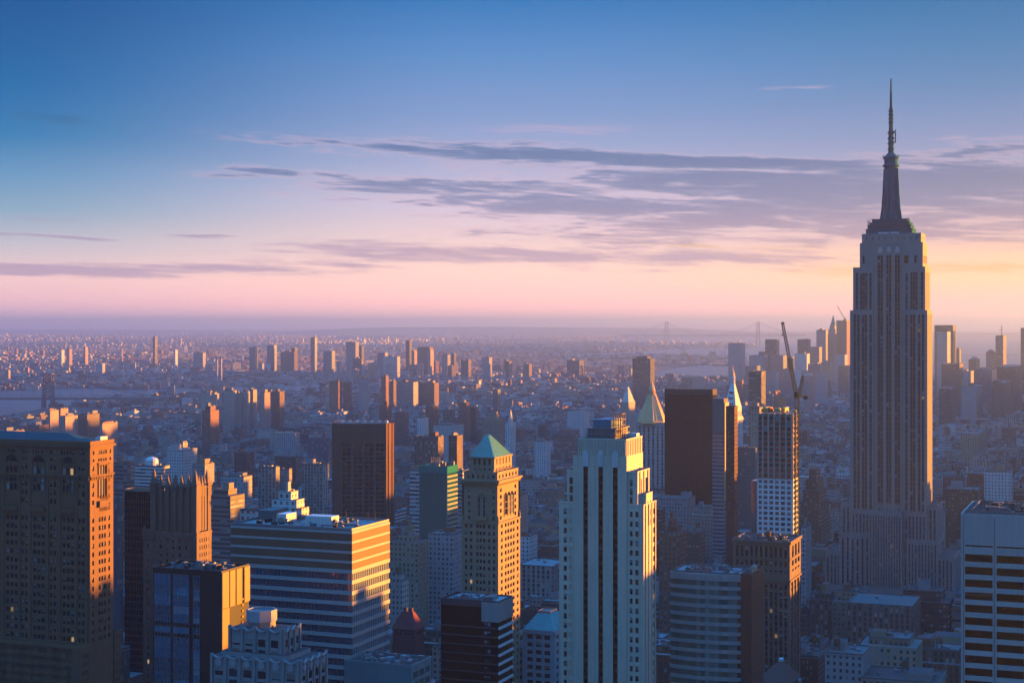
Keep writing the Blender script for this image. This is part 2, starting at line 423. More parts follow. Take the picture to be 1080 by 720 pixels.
G_BLUE = glass('blue_glass', (0.025, 0.08, 0.12), 2.0, 0.03, 0.12, (0.3, 0.36, 0.4), 0.0)
G_GREEN = glass('green_glass', (0.010, 0.085, 0.075), 2.0, 0.08, 0.15, (0.2, 0.34, 0.30), 0.0)
G_BLACK = glass('black_glass', (0.003, 0.004, 0.005), 1.12, 0.2, 0.06, (0.12, 0.12, 0.12), 0.0)

# ------------------------------------------------------------------ walls with real openings
def reg(a, b, n, frac=0.5):
    """n evenly spaced openings on [a, b]"""
    s = (b - a) / n
    return [(a + s * (k + 0.5 - frac / 2), a + s * (k + 0.5 + frac / 2)) for k in range(n)]
def rows(z0, z1, step, h, off=0.9):
    out = []; z = z1 - off - h
    while z > z0 + 0.3:
        out.append((z, z + h)); z -= step
    return out[::-1]
def wall(mb, panes, o, a, n, c0, c1, z0, z1, cols, rws, depth=0.35, m=0, mrev=None):
    """wall panel with recessed openings cols x rws; panes receives the glass quads"""
    mrev = m if mrev is None else mrev
    cols = [c for c in cols if c[0] > c0 and c[1] < c1]; rws = [r for r in rws if r[0] > z0 and r[1] < z1]
    if not cols or not rws:
        mb.panel(o, a, c0, c1, z0, z1, m); return
    cur = c0
    for x0, x1 in cols:
        if x0 > cur: mb.panel(o, a, cur, x0, z0, z1, m)
        cur = x1
    if cur < c1: mb.panel(o, a, cur, c1, z0, z1, m)
    P = lambda c, d, z: (o[0] + a[0] * c - n[0] * d, o[1] + a[1] * c - n[1] * d, z)
    for x0, x1 in cols:
        cz = z0
        for r0, r1 in rws:
            if r0 > cz: mb.panel(o, a, x0, x1, cz, r0, m)
            cz = r1
            mb.poly([P(x0, 0, r0), P(x1, 0, r0), P(x1, depth, r0), P(x0, depth, r0)], mrev)
            mb.poly([P(x0, depth, r1), P(x1, depth, r1), P(x1, 0, r1), P(x0, 0, r1)], mrev)
            mb.poly([P(x0, 0, r0), P(x0, depth, r0), P(x0, depth, r1), P(x0, 0, r1)], mrev)
            mb.poly([P(x1, depth, r0), P(x1, 0, r0), P(x1, 0, r1), P(x1, depth, r1)], mrev)
            panes.append((P(x0, depth, r0), a, x1 - x0, r1 - r0))
        if cz < z1: mb.panel(o, a, x0, x1, cz, z1, m)
FR = ((1, 0), (0, -1)); RT = ((0, 1), (1, 0)); BK = ((-1, 0), (0, 1)); LF = ((0, -1), (-1, 0))
def tier(mb, panes, x0, x1, y0, y1, z0, z1, fc=(), fr=(), rc=None, rr=None, depth=0.35, m=0, mt=1, par=1.0, lower=None, cap=None):
    """a storey block: front and right walls with openings, plain back and left, roof and parapet. lower: height under which the wall has none"""
    rr = fr if rr is None else rr; rc = () if rc is None else rc
    wall(mb, panes, (0, y0), *FR, x0, x1, z0, z1, list(fc), list(fr), depth, m)
    wall(mb, panes, (x1, 0), *RT, y0, y1, z0, z1, list(rc), list(rr), depth, m)
    mb.panel((x1, y1), BK[0], 0, x1 - x0, z0, z1, m); mb.panel((x0, y1), LF[0], 0, y1 - y0, z0, z1, m)
    mb.poly([(x0, y0, z1), (x1, y0, z1), (x1, y1, z1), (x0, y1, z1)], mt, [(x0, y0), (x1, y0), (x1, y1), (x0, y1)])
    if par:
        mb.rim(x0 - 0.12, x1 + 0.12, y0 - 0.12, y1 + 0.12, z1 + 0.003, par, 0.45, m if cap is None else cap)

class Bits:
    """like MB, but every shape becomes a part of its own"""
    def __init__(s, name, mats, t): s.a = (name, mats, t)
    def __getattr__(s, k):
        def f(*a, **kw):
            b = MB(); getattr(b, k)(*a, **kw); return b.build(*s.a)
        return f
    def build(s, *a): pass

PANE_ME = {}
def pane_mesh(mat):
    if mat.name not in PANE_ME:
        b = MB(); b.poly([(0, 0, 0), (1, 0, 0), (1, 0, 1), (0, 0, 1)], 0, [(0, 0), (1, 0), (1, 1), (0, 1)])
        o = b.build('window', mat); PANE_ME[mat.name] = o.data; bpy.data.objects.remove(o)
    return PANE_ME[mat.name]
def windows(site, root, panes, mat, name='window', limit=100):
    """each pane an object of its own up to the limit, those that show largest first; the others one part"""
    def key(p):
        (x, y, z), a, w, h = p
        u, v = site.px(x + a[0] * w / 2, y + a[1] * w / 2, z + h / 2)
        ins = 0 <= u <= W_PX and 0 <= v <= H_PX
        sx = abs(site.px(x + a[0] * w, y + a[1] * w, z)[0] - site.px(x, y, z)[0]) * h
        return (0 if ins else 1, -round(sx, 1), v)
    panes = sorted(panes, key=key)
    me = pane_mesh(mat)
    for (p, a, w, h) in panes[:limit]:
        o = bpy.data.objects.new(name, me); COL.objects.link(o); o.parent = root
        o.matrix_local = Matrix(((a[0] * w, -a[1], 0, p[0]), (a[1] * w, a[0], 0, p[1]), (0, 0, h, p[2]), (0, 0, 0, 1)))
    if len(panes) > limit:
        b = MB()
        for (p, a, w, h) in panes[limit:]:
            b.poly([p, (p[0] + a[0] * w, p[1] + a[1] * w, p[2]), (p[0] + a[0] * w, p[1] + a[1] * w, p[2] + h), (p[0], p[1], p[2] + h)], 0, [(0, 0), (1, 0), (1, 1), (0, 1)])
        tag(b.build(name, mat, root), kind='stuff')

def clutter(st, t, x0, x1, y0, y1, z, n, seed, tanks=0):
    """roof plant: fan units, ducts on stools, pipes, vents, a hut, a rail; each unit a part of its own"""
    rg = random.Random(seed); mats = [ROOFG, STEEL, ROOFP, BLACKM]
    for i in range(n):
        k = rg.choice(('unit', 'unit', 'duct', 'vent', 'pipe', 'hut' if i % 5 == 0 else 'unit', 'patch')); b = MB()
        x, y = rg.uniform(x0 + 1, x1 - 4), rg.uniform(y0 + 1, y1 - 4); m = rg.randint(0, 2)
        if k == 'unit':
            w, d, h = rg.uniform(1.2, 3.2), rg.uniform(1.2, 2.6), rg.uniform(.9, 2.0)
            b.box(x, x + w, y, y + d, z + .35, z + .35 + h, m, m, True)
            for a in (x + .1, x + w - .25):
                for c in (y + .1, y + d - .25): b.box(a, a + .15, c, c + .15, z, z + .35, 3)
            b.ring([(min(w, d) * .36, z + .35 + h), (min(w, d) * .36, z + .6 + h)], 10, x + w / 2, y + d / 2, 3)
        elif k == 'duct':
            L = rg.uniform(4, 11); a = (x, y, z + .9); e = (min(x + L, x1 - 1), y, z + .9) if rg.random() < .5 else (x, min(y + L, y1 - 1), z + .9)
            b.bar(a, e, .8, m); b.bar(e, (e[0], e[1], z), .8, m); b.bar(a, (a[0], a[1], z), .8, m)
        elif k == 'vent':
            b.ring([(.35, z), (.35, z + 1.3), (.7, z + 1.35), (.6, z + 1.8), (.05, z + 2.0)], 9, x, y, m)
        elif k == 'pipe':
            b.bar((x, y, z + .4), (min(x + rg.uniform(5, 14), x1 - .6), y, z + .4), .22, 1)
            b.bar((x, y, z), (x, y, z + rg.uniform(2.5, 5)), .16, 3)
        elif k == 'hut':
            w, d, h = rg.uniform(3, 6), rg.uniform(2.5, 4), rg.uniform(2.6, 3.8); w = min(w, x1 - x - .5); d = min(d, y1 - y - .5)
            b.box(x, x + w, y, y + d, z, z + h, m); b.box(x - .2, x + w + .2, y - .2, y + d + .2, z + h + .003, z + h + .25, 3, 3, True); b.panel((x, y), (1, 0), .5, 1.4, z + .1, z + 2.1, 3, -.03)
        else:
            b.poly([(x, y, z + .06), (x + rg.uniform(2, 3), y, z + .06), (x + rg.uniform(2, 3), y + 2.5, z + .06), (x, y + rg.uniform(1, 3), z + .06)], 3)
        b.build({'unit': 'roof_fan', 'hut': 'roof_hut', 'patch': 'tar_patch'}.get(k, k), mats, t)
    for i in range(tanks): water_tank(t, rg.uniform(x0 + 4, x1 - 4), rg.uniform(y0 + 4, y1 - 4), z, 1.7, 3.2)

def water_tank(parent, x, y, z, r=1.9, h=3.6, name='water_tank', mat=None):
    """wooden roof tank on four steel legs under a cone"""
    b = MB(); leg = 2.6
    for sx in (-1, 1):
        for sy in (-1, 1):
            b.bar((x + sx * r * .7, y + sy * r * .7, z), (x + sx * r * .7, y + sy * r * .7, z + leg), 0.25, 1)
    b.ring([(r, z + leg), (r, z + leg + h)], 12, x, y, 0, cap=False)
    b.ring([(r * 1.06, z + leg + h), (0.01, z + leg + h + r * 0.75)], 12, x, y, 1, cap=False)
    return b.build(name, [mat or WOOD, TAR], parent)
def strips(mb, panes, o, a, n, c0, c1, z0, z1, cols, top, step=3.8, h=2.1, depth=0.5, m=0, ms=2, bot=0.6):
    """wall with recessed vertical strips; each strip alternates window and spandrel panel"""
    tmp = []
    wall(mb, tmp, o, a, n, c0, c1, z0, z1, cols, [(z0 + bot, z1 - top)], depth, m)
    for (p, aa, w, hh) in tmp:
        z = p[2] + hh
        while z > p[2] + 0.4:
            zb = max(z - step, p[2]); zw = max(z - h, zb)
            panes.append(((p[0], p[1], zw), aa, w, z - zw))
            if zw > zb: mb.poly([(p[0], p[1], zb), (p[0] + aa[0] * w, p[1] + aa[1] * w, zb), (p[0] + aa[0] * w, p[1] + aa[1] * w, zw), (p[0], p[1], zw)], ms)
            z = zb

LANDMARK = {}    # short name -> picture position, used to word the labels of the smaller buildings

# ------------------------------------------------------------------ the tall art deco tower with the mast
def spire_tower():
    s = Site(896.5, 978, 983.3, 1272); L = s.L; w = s.w
    t = s.thing('skyscraper', 'grey limestone art deco skyscraper with stepped shoulders and tall mast, highest of all', 'skyscraper')
    P = []; mb = MB(); X = s.x
    def Z(v): return s.z(v)
    SP = 2
    xs = lambda *us: [(X(a - .22), X(b + .22)) for a, b in us]
    yin = 3.0
    z3 = Z(327); z2 = Z(281); z1 = Z(255); z0 = Z(246.5)
    zlow = 0
    cen = xs((925.5, 927.6), (928.5, 930.6), (934.6, 936.6), (937.5, 939.5), (943.6, 945.6), (946.5, 948.5))
    lft = xs((900.5, 902.4), (904.4, 906.4), (909.2, 911.2), (912.2, 914.2), (917.2, 919.2))
    rgt = xs((955.0, 957.0), (960.2, 962.2), (963.2, 965.2), (968.2, 970.2), (972.5, 974.4))
    zs = Z(541)
    # main shaft: left and right bays stand a metre forward of the middle
    xa, xb = X(921), X(952)
    rc = reg(1.2, L - 1.2, 5, 0.26)
    strips(mb, P, (0, 0), *FR, -w, xa, zs, z3, lft, 3.5)
    strips(mb, P, (0, 0), *FR, xb, 0, zs, z3, rgt, 3.5)
    strips(mb, P, (0, 1.6), *FR, xa, xb, zs, Z(262), cen, 5.0)
    mb.panel((xa, 0), (0, 1), 0, 1.6, zs, z3, 0); mb.panel((xb, 1.6), (0, -1), 0, 1.6, zs, z3, 0)
    strips(mb, P, (0, 0), *RT, 0, L, zs, z3, rc, 3.5)
    mb.panel((0, L), BK[0], 0, w, zs, z3); mb.panel((-w, L), LF[0], 0, L, zs, z3)
    for x0, x1, y0 in ((-w, xa, 0), (xb, 0, 0), (xa, xb, 1.6)):
        mb.poly([(x0, y0, z3), (x1, y0, z3), (x1, L, z3), (x0, L, z3)], 1)
    # second storey block
    xl, xr = X(899.5), X(975.6); ya, yb = 1.0, L - 1.0
    l2 = xs((902.5, 904.4), (907.2, 909.0), (909.8, 911.6), (912.4, 914.2), (917.0, 918.8))
    r2 = xs((955, 956.8), (960.2, 962), (962.8, 964.6), (965.4, 967.2), (971.2, 973.2))
    strips(mb, P, (0, ya), *FR, xl, xa, z3, z2, l2, 4.5); strips(mb, P, (0, ya), *FR, xb, xr, z3, z2, r2, 4.5)
    strips(mb, P, (xr, 0), *RT, ya, yb, z3, z2, reg(2, L - 2, 5, .26), 4.5)
    mb.panel((xa, ya), (0, 1), 0, 0.6, z3, z2); mb.panel((xb, 1.6), (0, -1), 0, 0.6, z3, z2)
    mb.panel((xr, yb), BK[0], 0, xr - xl, z3, z2); mb.panel((xl, yb), LF[0], 0, yb - ya, z3, z2)
    mb.poly([(xl, ya, z2), (xr, ya, z2), (xr, yb, z2), (xl, yb, z2)], 1)
    # third block and crown
    xl, xr = X(906.5), X(973); ya, yb = 1.605, L - 3
    c3 = xs((909.5, 911.2), (918.4, 921), (953.5, 957.5), (964, 966.4))
    wall(mb, P, (0, ya), *FR, xl, xa, z2, z1, c3, [(z2 + 3, z2 + 9)], .5); wall(mb, P, (0, ya), *FR, xb, xr, z2, z1, c3, [(z2 + 3, z2 + 9)], .5)
    mb.panel((0, 1.6), FR[0], xa, xb, Z(262), z1)
    wall(mb, P, (xr, 0), *RT, ya, yb, z2, z1, reg(4, L - 5, 4, .4), [(z2 + 3, z2 + 9)], .5)
    mb.panel((xr, yb), BK[0], 0, xr - xl, z2, z1); mb.panel((xl, yb), LF[0], 0, yb - ya, z2, z1)
    mb.poly([(xl, ya, z1), (xr, ya, z1), (xr, yb, z1), (xl, yb, z1)], 1)
    x4, x5 = X(908.5), X(971)
    tier(mb, P, x4, x5, ya + 0.8, yb - .8, z1, z0, reg(x4 + 1, x5 - 1, 9, .18), [(z1 + 2.6, z1 + 4.4)], reg(ya + 3, yb - 3, 5, .2), None, .4, 0, 1, 1.0)
    # pale fan crests over the three centre bays
    for a, b in ((925.5, 930.6), (934.6, 939.5), (943.6, 948.5)):
        xm = (X(a) + X(b)) / 2; zt = Z(265.5)
        mb.prism([(xm - 1.7, 1.2), (xm + 1.7, 1.2), (xm + 1.7, 1.595), (xm - 1.7, 1.595)], zt, zt + 2.5, 3)
        mb.prism([(xm - 1.2, 1.3), (xm + 1.2, 1.3), (xm + 1.2, 1.595), (xm - 1.2, 1.595)], zt + 2.5, zt + 4.5, 3)
    # lower setbacks
    zb1 = Z(541)
    fc1 = reg(X(897.5), X(980), 22, .42)
    def low(x0, x1, y0, y1, zt, ncol, rcn=0):
        strips(mb, P, (0, y0), *FR, x0, x1, 40, zt, reg(x0 + 1, x1 - 1, ncol, .42), 3.0)
        if rcn: strips(mb, P, (x1, 0), *RT, y0, y1, 40, zt, reg(y0 + 1, y1 - 1, rcn, .4), 3.0)
        else: mb.panel((x1, y0), RT[0], 0, y1 - y0, 40, zt)
        mb.panel((x1, y1), BK[0], 0, x1 - x0, 40, zt); mb.panel((x0, y1), LF[0], 0, y1 - y0, 40, zt)
        mb.poly([(x0, y0, zt), (x1, y0, zt), (x1, y1, zt), (x0, y1, zt)], 1)
        mb.rim(x0 - .1, x1 + .1, y0 - .1, y1 + .1, zt + .003, 1.0, .4, 0)
    low(-w + 0.2, -0.2, 0.2, L - .2, zb1 - 0.01, 21, 5)
    low(X(915.5, -4), X(951.5, -4), -4, L + 4, Z(541), 12)
    low(X(887, 2), X(989.2, 2), 2.0, L + 3, Z(534), 24, 4)
    low(X(885, -2.5), X(951, -2.5) - 20, -2.5, L + 6, Z(566), 7)
    low(X(956, -2.5), X(989.5, -2.5), -2.5, L + 6, Z(570), 9, 4)
    low(X(870, -1), X(1006.5, -1), -1, L + 10, Z(586), 34, 5)
    mb.box(X(868, -6), X(1008, -6), -6, L + 14, 0, 41, 0, 1)
    mb.build('wall', [LIME, TAR, pbr('spandrel_metal', (.035, .04, .05), .5), LIMEP], t)
    windows(s, t, P, glass('tall_tower_glass', (.006, .016, .032), 1.1, .12, .16, (.30, .34, .36), .003), limit=100)
    # observatory terraces, mooring mast and antenna
    cx, cyy = X(939.7, L / 2), L / 2
    k = s.depth(cx, cyy) / F
    zz = lambda v: H - (v - V0) * k
    b = MB()
    r0 = 23.8 * k
    for (hw, va, vb) in ((23.8, 247, 242), (22.2, 242, 238), (20.5, 238, 235), (18.0, 235, 231.5)):
        hw *= k
        b.box(cx - hw, cx + hw, cyy - hw * .62, cyy + hw * .62, zz(va) - (2.2 if va == 247 else 0), zz(vb), 0, 0)
        b.box(cx - hw - .4, cx + hw + .4, cyy - hw * .62 - .4, cyy + hw * .62 + .4, zz(vb) - .5, zz(vb) + .05, 1, 1, True)
    rg = random.Random(4)
    for i in range(26):     # aerials and fence posts on the terraces
        a = rg.uniform(-1, 1)
        b.bar((cx + a * r0, cyy - r0 * .6 + rg.uniform(0, 6), zz(238)), (cx + a * r0, cyy - r0 * .6 + rg.uniform(0, 6), zz(238) + rg.uniform(2, 6)), .28, 1)
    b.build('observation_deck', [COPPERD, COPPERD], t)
    b = MB()
    b.panel((cx - 11 * k, cyy - r0 * .62 - .06), (1, 0), 0, 11 * k, zz(247) - .3, zz(245.6), 0); b.panel((cx + 1.5 * k, cyy - r0 * .62 - .06), (1, 0), 0, 9 * k, zz(247) - .3, zz(245.6), 0)
    b.build('deck_window', glass('deck_glass', (.3, .34, .34), 1.6, .1, .5, (.7, .75, .72), 0.0), t)
    b = MB()
    prof = [(10.8, 232), (10.2, 228), (9.0, 222), (8.2, 212), (7.7, 200), (7.6, 180), (7.6, 176)]
    b.ring([(r * .92 * k, zz(v)) for r, v in prof], 12, cx, cyy, 0)
    for q in range(4):      # winged buttresses at the corners
        a = q * math.pi / 2 + math.pi / 4 + .35; ca, sa = math.cos(a), math.sin(a)
        for (ra, va), (rb, vb) in zip([(13.5, 232), (11.2, 222), (9.6, 208), (8.4, 190)], [(11.2, 222), (9.6, 208), (8.4, 190), (7.6, 178)]):
            b.bar((cx + ca * ra * .82 * k, cyy + sa * ra * .82 * k, zz(va)), (cx + ca * rb * .9 * k, cyy + sa * rb * .9 * k, zz(vb)), 4.2 * k, 0, 3.4 * k)
    b.ring([(8.6 * k, zz(176)), (8.6 * k, zz(174)), (7.2 * k, zz(173.5)), (7.0 * k, zz(168)), (8.2 * k, zz(167.5)), (8.2 * k, zz(165.6)), (5.5 * k, zz(164)), (3.6 * k, zz(161.5))], 16, cx, cyy, 2)
    for a in range(12):
        b.bar((cx + 8 * k * math.cos(a * .52), cyy + 8 * k * math.sin(a * .52), zz(166)), (cx + 8.4 * k * math.cos(a * .52), cyy + 8.4 * k * math.sin(a * .52), zz(163.6)), .3, 2)
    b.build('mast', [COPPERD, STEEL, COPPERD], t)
    b = MB()
    for va, vb, ra, rb in ((162, 137, 3.1, 2.6), (137, 114, 2.2, 1.9), (114, 98, 1.2, 1.0), (98, 83, .7, .35)):
        n = max(2, int((va - vb) / 3.2))
        for sx, sy in ((-1, -1), (1, -1), (1, 1), (-1, 1)):
            b.bar((cx + sx * ra * .7 * k, cyy + sy * ra * .7 * k, zz(va)), (cx + sx * rb * .7 * k, cyy + sy * rb * .7 * k, zz(vb)), .55, 0)
        for i in range(n):
            f0, f1 = i / n, (i + 1) / n
            r_0, r_1 = ra + (rb - ra) * f0, ra + (rb - ra) * f1; za, zb = zz(va + (vb - va) * f0), zz(va + (vb - va) * f1)
            for (x0, y0), (x1, y1) in (((-1, -1), (1, -1)), ((1, -1), (1, 1)), ((1, 1), (-1, 1)), ((-1, 1), (-1, -1))):
                b.bar((cx + x0 * r_0 * .7 * k, cyy + y0 * r_0 * .7 * k, za), (cx + x1 * r_1 * .7 * k, cyy + y1 * r_1 * .7 * k, zb), .35, 0)
        b.ring([(ra * .5 * k, zz(va)), (rb * .5 * k, zz(vb))], 6, cx, cyy, 0)
    for v in (158, 152, 147, 141, 130, 126, 122, 118):     # antenna collars
        b.ring([(3.5 * k if v > 138 else 2.7 * k, zz(v)), (3.5 * k if v > 138 else 2.7 * k, zz(v - 1.6))], 10, cx, cyy, 0)
    b.bar((cx + 4.6 * k, cyy, zz(151)), (cx + 4.6 * k, cyy, zz(137)), .9, 0); b.bar((cx, cyy, zz(150)), (cx + 4.6 * k, cyy, zz(150)), .5, 0); b.bar((cx, cyy, zz(139)), (cx + 4.6 * k, cyy, zz(139)), .5, 0)
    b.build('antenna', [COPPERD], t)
    claim(s, X(866, -8), X(1010, -8), -8, L + 16)
    LANDMARK['the tall masted skyscraper'] = (940, 600)
spire_tower()

# ------------------------------------------------------------------ brown tower at the picture's left edge, hipped copper roof
def hipped_tower():
    s = Site(-62, 95, 119.5, 765); w, L, X, Z, Yy = s.w, s.L, s.x, s.z, s.y
    t = s.thing('brick_tower', 'dark brown masonry tower with arched bays, orange sunlit end wall and low copper hip roof', 'tower')
    mb = MB(); P = []
    zt = Z(469); zlo = Z(740); zstep = Z(681)
    ucols = []
    for base in (-56, -28, 6.5, 35, 66):
        ucols += [(base, base + 3.2), (base + 4.4, base + 7.6), (base + 8.8, base + 12)]
    for base in (-38, -10, 22.5, 52.5, 82.5):
        ucols += [(base, base + 2.4), (base + 4, base + 6.4)]
    ucols.sort()
    fc = [(X(a), X(b)) for a, b in ucols]
    rw = rows(zstep, Z(545), 4.05, 2.2)
    rc = [(Yy(97.2), Yy(99.2)), (Yy(104.2), Yy(106)), (Yy(107), Yy(108.8)), (Yy(109.8), Yy(111.6)), (Yy(114.2), Yy(116))]
    zm = Z(541)
    wall(mb, P, (0, 0), *FR, -w, 0, zlo, zm, fc, rw, .45); wall(mb, P, (0, 0), *RT, 0, L, zlo, zm, rc, rw, .45)
    # upper zone: single windows between the arched bays
    fs = [c for c in fc if any(abs(c[0] - X(b + d)) < .4 for b in (-38, -10, 22.5, 52.5, 82.5) for d in (0, 4))]
    rs = [rc[0], rc[4]]
    ru = [r for r in rows(zm, Z(490), 4.05, 2.2)]
    wall(mb, P, (0, 0), *FR, -w, 0, zm, Z(490), fs, ru, .45)
    wall(mb, P, (0, 0), *RT, 0, L, zm, Z(490), rs + [(Yy(104.4), Yy(106.2)), (Yy(107), Yy(108.8)), (Yy(109.6), Yy(111.4))], ru, .45)
    ra = [(Z(487.5), Z(484.5)), (Z(480), Z(476))]
    wall(mb, P, (0, 0), *FR, -w, 0, Z(490), zt, [(X(a), X(a) + 1.1) for a in (-50, -47, -44, -24, -21, -18, -6, -3, 8, 11, 14, 23, 26, 34, 37, 40, 43, 53, 56, 64, 67, 70, 73, 76, 84, 87)], ra, .4)
    wall(mb, P, (0, 0), *RT, 0, L, Z(490), zt, [(Yy(a), Yy(a + 1.6)) for a in (98, 103.5, 106, 108.5, 111, 115.5)], ra, .4)
    mb.panel((0, L), BK[0], 0, w, zlo, zt); mb.panel((-w, L), LF[0], 0, L, zlo, zt)
    mb.poly([(-w, 0, zt), (0, 0, zt), (0, L, zt), (-w, L, zt)], 1)
    # cornice, corbel table, balconies
    mb.box(-w - .9, .9, -.9, L + .9, zt - 1.5, zt - .4, 0, 0, True); mb.rim(-w - .3, .3, -.3, L + .3, zt + .003, 1.6, .6)
    zc = Z(503)
    for x in np.arange(-w + .6, -.4, 1.35): mb.box(x, x + .7, -.55, -.003, zc - 1.6, zc - .003, 0, 0, True)
    for y in np.arange(.5, L - .6, 1.35): mb.box(.003, .55, y, y + .7, zc - 1.6, zc - .003, 0, 0, True)
    mb.box(-w - .7, .7, -.7, -.003, zc, zc + .7, 0, 0, True); mb.box(.003, .7, 0, L + .3, zc, zc + .7, 0, 0, True)
    for b in (-56, -28, 6.5, 35, 66):
        xa, xb = X(b - 1), X(b + 13); zb = Z(537)
        mb.box(xa, xb, -1.2, -.003, zb - 2.2, zb, 0, 0, True)
        for x in np.arange(xa + .3, xb - .4, .9): mb.box(x, x + .35, -1.1, -.9, zb + .003, zb + 1.1, 0, 0)
        mb.box(xa, xb, -1.15, -.85, zb + 1.103, zb + 1.4, 0, 0, True)
        for q in range(2): mb.box(xa - 1.2 if q == 0 else xb + .5, xa - .5 if q == 0 else xb + 1.2, -.5, -.003, zlo, Z(507), 0)
    for b in (-40.5, -33, -12.5, -1.5, 20, 31.5, 50, 61.5, 80.3, 91.5): mb.box(X(b), X(b + 1.3), -.55, -.003, zlo, zc - 1.7, 0)
    zb = Z(532); mb.box(.003, 1.3, Yy(103), Yy(112.6), zb - 2, zb, 0, 0, True); mb.rim(.05, 1.3, Yy(103), Yy(112.6), zb + .003, 1.1, .2)
    # lower wing that steps forward
    yf, yb = Yy(83), Yy(126.5)
    x1 = 0.8
    rwl = rows(zlo, zstep - 1.5, 4.05, 2.2)
    tier(mb, P, -w - 2, x1, yf, -1.3, zlo, zstep, [(c - .9, c + .9) for c in np.arange(-w, -3, 5.2)] + [(c + 1.3, c + 3.1) for c in np.arange(-w, -5, 5.2)], rwl, reg(yf + 1, -2.2, 4, .4), None, .4, 0, 1, 1.6)
    tier(mb, P, -8, x1, L + .01, yb, zlo, Z(668, 0, L), (), (), reg(L + 1, yb - 1, 4, .4), rows(zlo, Z(668, 0, L), 4.05, 2.2), .4, 0, 1, 1.2)
    mb.box(-w - 2.1, x1 + .1, yf - .1, yb, 0, zlo - .01, 3, 1)
    
    mb.build('wall', [BROWNB, TAR, DARKB, facade('fac_brown_base', (.17, .11, .075))], t)
    windows(s, t, P, G_DARK)
    # arched windows in tall frames
    for i, b in enumerate((-56, -28, 6.5, 35, 66)):
        fr = MB(); g = MB(); xa, xb = X(b), X(b + 12); xm = (xa + xb) / 2; r = (xb - xa) / 2; zb_, zs_ = Z(520), Z(489)
        for q in range(3):
            cw = (xb - xa) / 3
            for zq in np.arange(zb_ + .3, zs_ - 2, 4.05): g.panel((xa, -.04), (1, 0), q * cw + .25, q * cw + cw - .25, zq, zq + 3.0)
        g.poly([(xm + r * .9 * math.cos(a), -.04, zs_ + r * .9 * math.sin(a)) for a in np.linspace(0, math.pi, 13)])
        for side in (xa - .4, xb - .1, xa + cw - .22, xb - cw - .22): fr.box(side, side + .45, -.4, -.003, zb_ - .5, zs_, 0, 0, True)
        pts = [(xm + (r + .3) * math.cos(a), zs_ + (r + .3) * math.sin(a)) for a in np.linspace(0, math.pi, 13)]
        for p, q in zip(pts, pts[1:]): fr.bar((p[0], -.25, p[1]), (q[0], -.25, q[1]), .55, 0)
        o = g.build('arched_window', G_DARK, t); fr.build('window_frame', BROWNB, o)
    g = MB()
    ya, yb2 = Yy(103.6), Yy(112.2)
    for q in range(3):
        cw = (yb2 - ya) / 3
        g.panel((.045, ya), (0, 1), q * cw + .3, q * cw + cw - .3, Z(524), Z(493))
    o = g.build('arched_window', G_DARK, t)
    fr = MB()
    for q in range(4): fr.box(.003, .5, ya + q * cw - .22, ya + q * cw + .22, Z(526), Z(490), 0, 0, True)
    fr.box(.003, .6, ya - .5, yb2 + .5, Z(491.5), Z(489), 0, 0, True); fr.build('window_frame', BROWNB, o)
    # hipped copper roof
    r = MB(); x0, x1, y0, y1 = X(-30, 4), X(94, 4) - 2.5, 3.0, L - 1.5
    zr = zt + .5; zt2 = Z(456.5, -15, L / 2)
    r.prism([(x0, y0), (x1, y0), (x1, y1), (x0, y1)], zr, zt2, 0, top=[(x0 + 14, L / 2 - .8), (x1 - 13, L / 2 - .8), (x1 - 13, L / 2 + .8), (x0 + 14, L / 2 + .8)])
    r.build('roof', pbr('roof_copper', (.012, .06, .075), .6, var=.25, streak=.3), t)
    r = MB(); r.box(-3.2, -.9, L - 9, L - 3.5, zt + .01, zt + 3.2, 0, 0); r.box(-6.5, -4, L - 6, L - 3, zt + .01, zt + 2.4, 0, 0)
    r.build('rooftop_box', WHITEP, t)
    claim(s, -w - 2, 1, yf, yb)
    LANDMARK['the copper hip roofed brown tower'] = (60, 560)
hipped_tower()

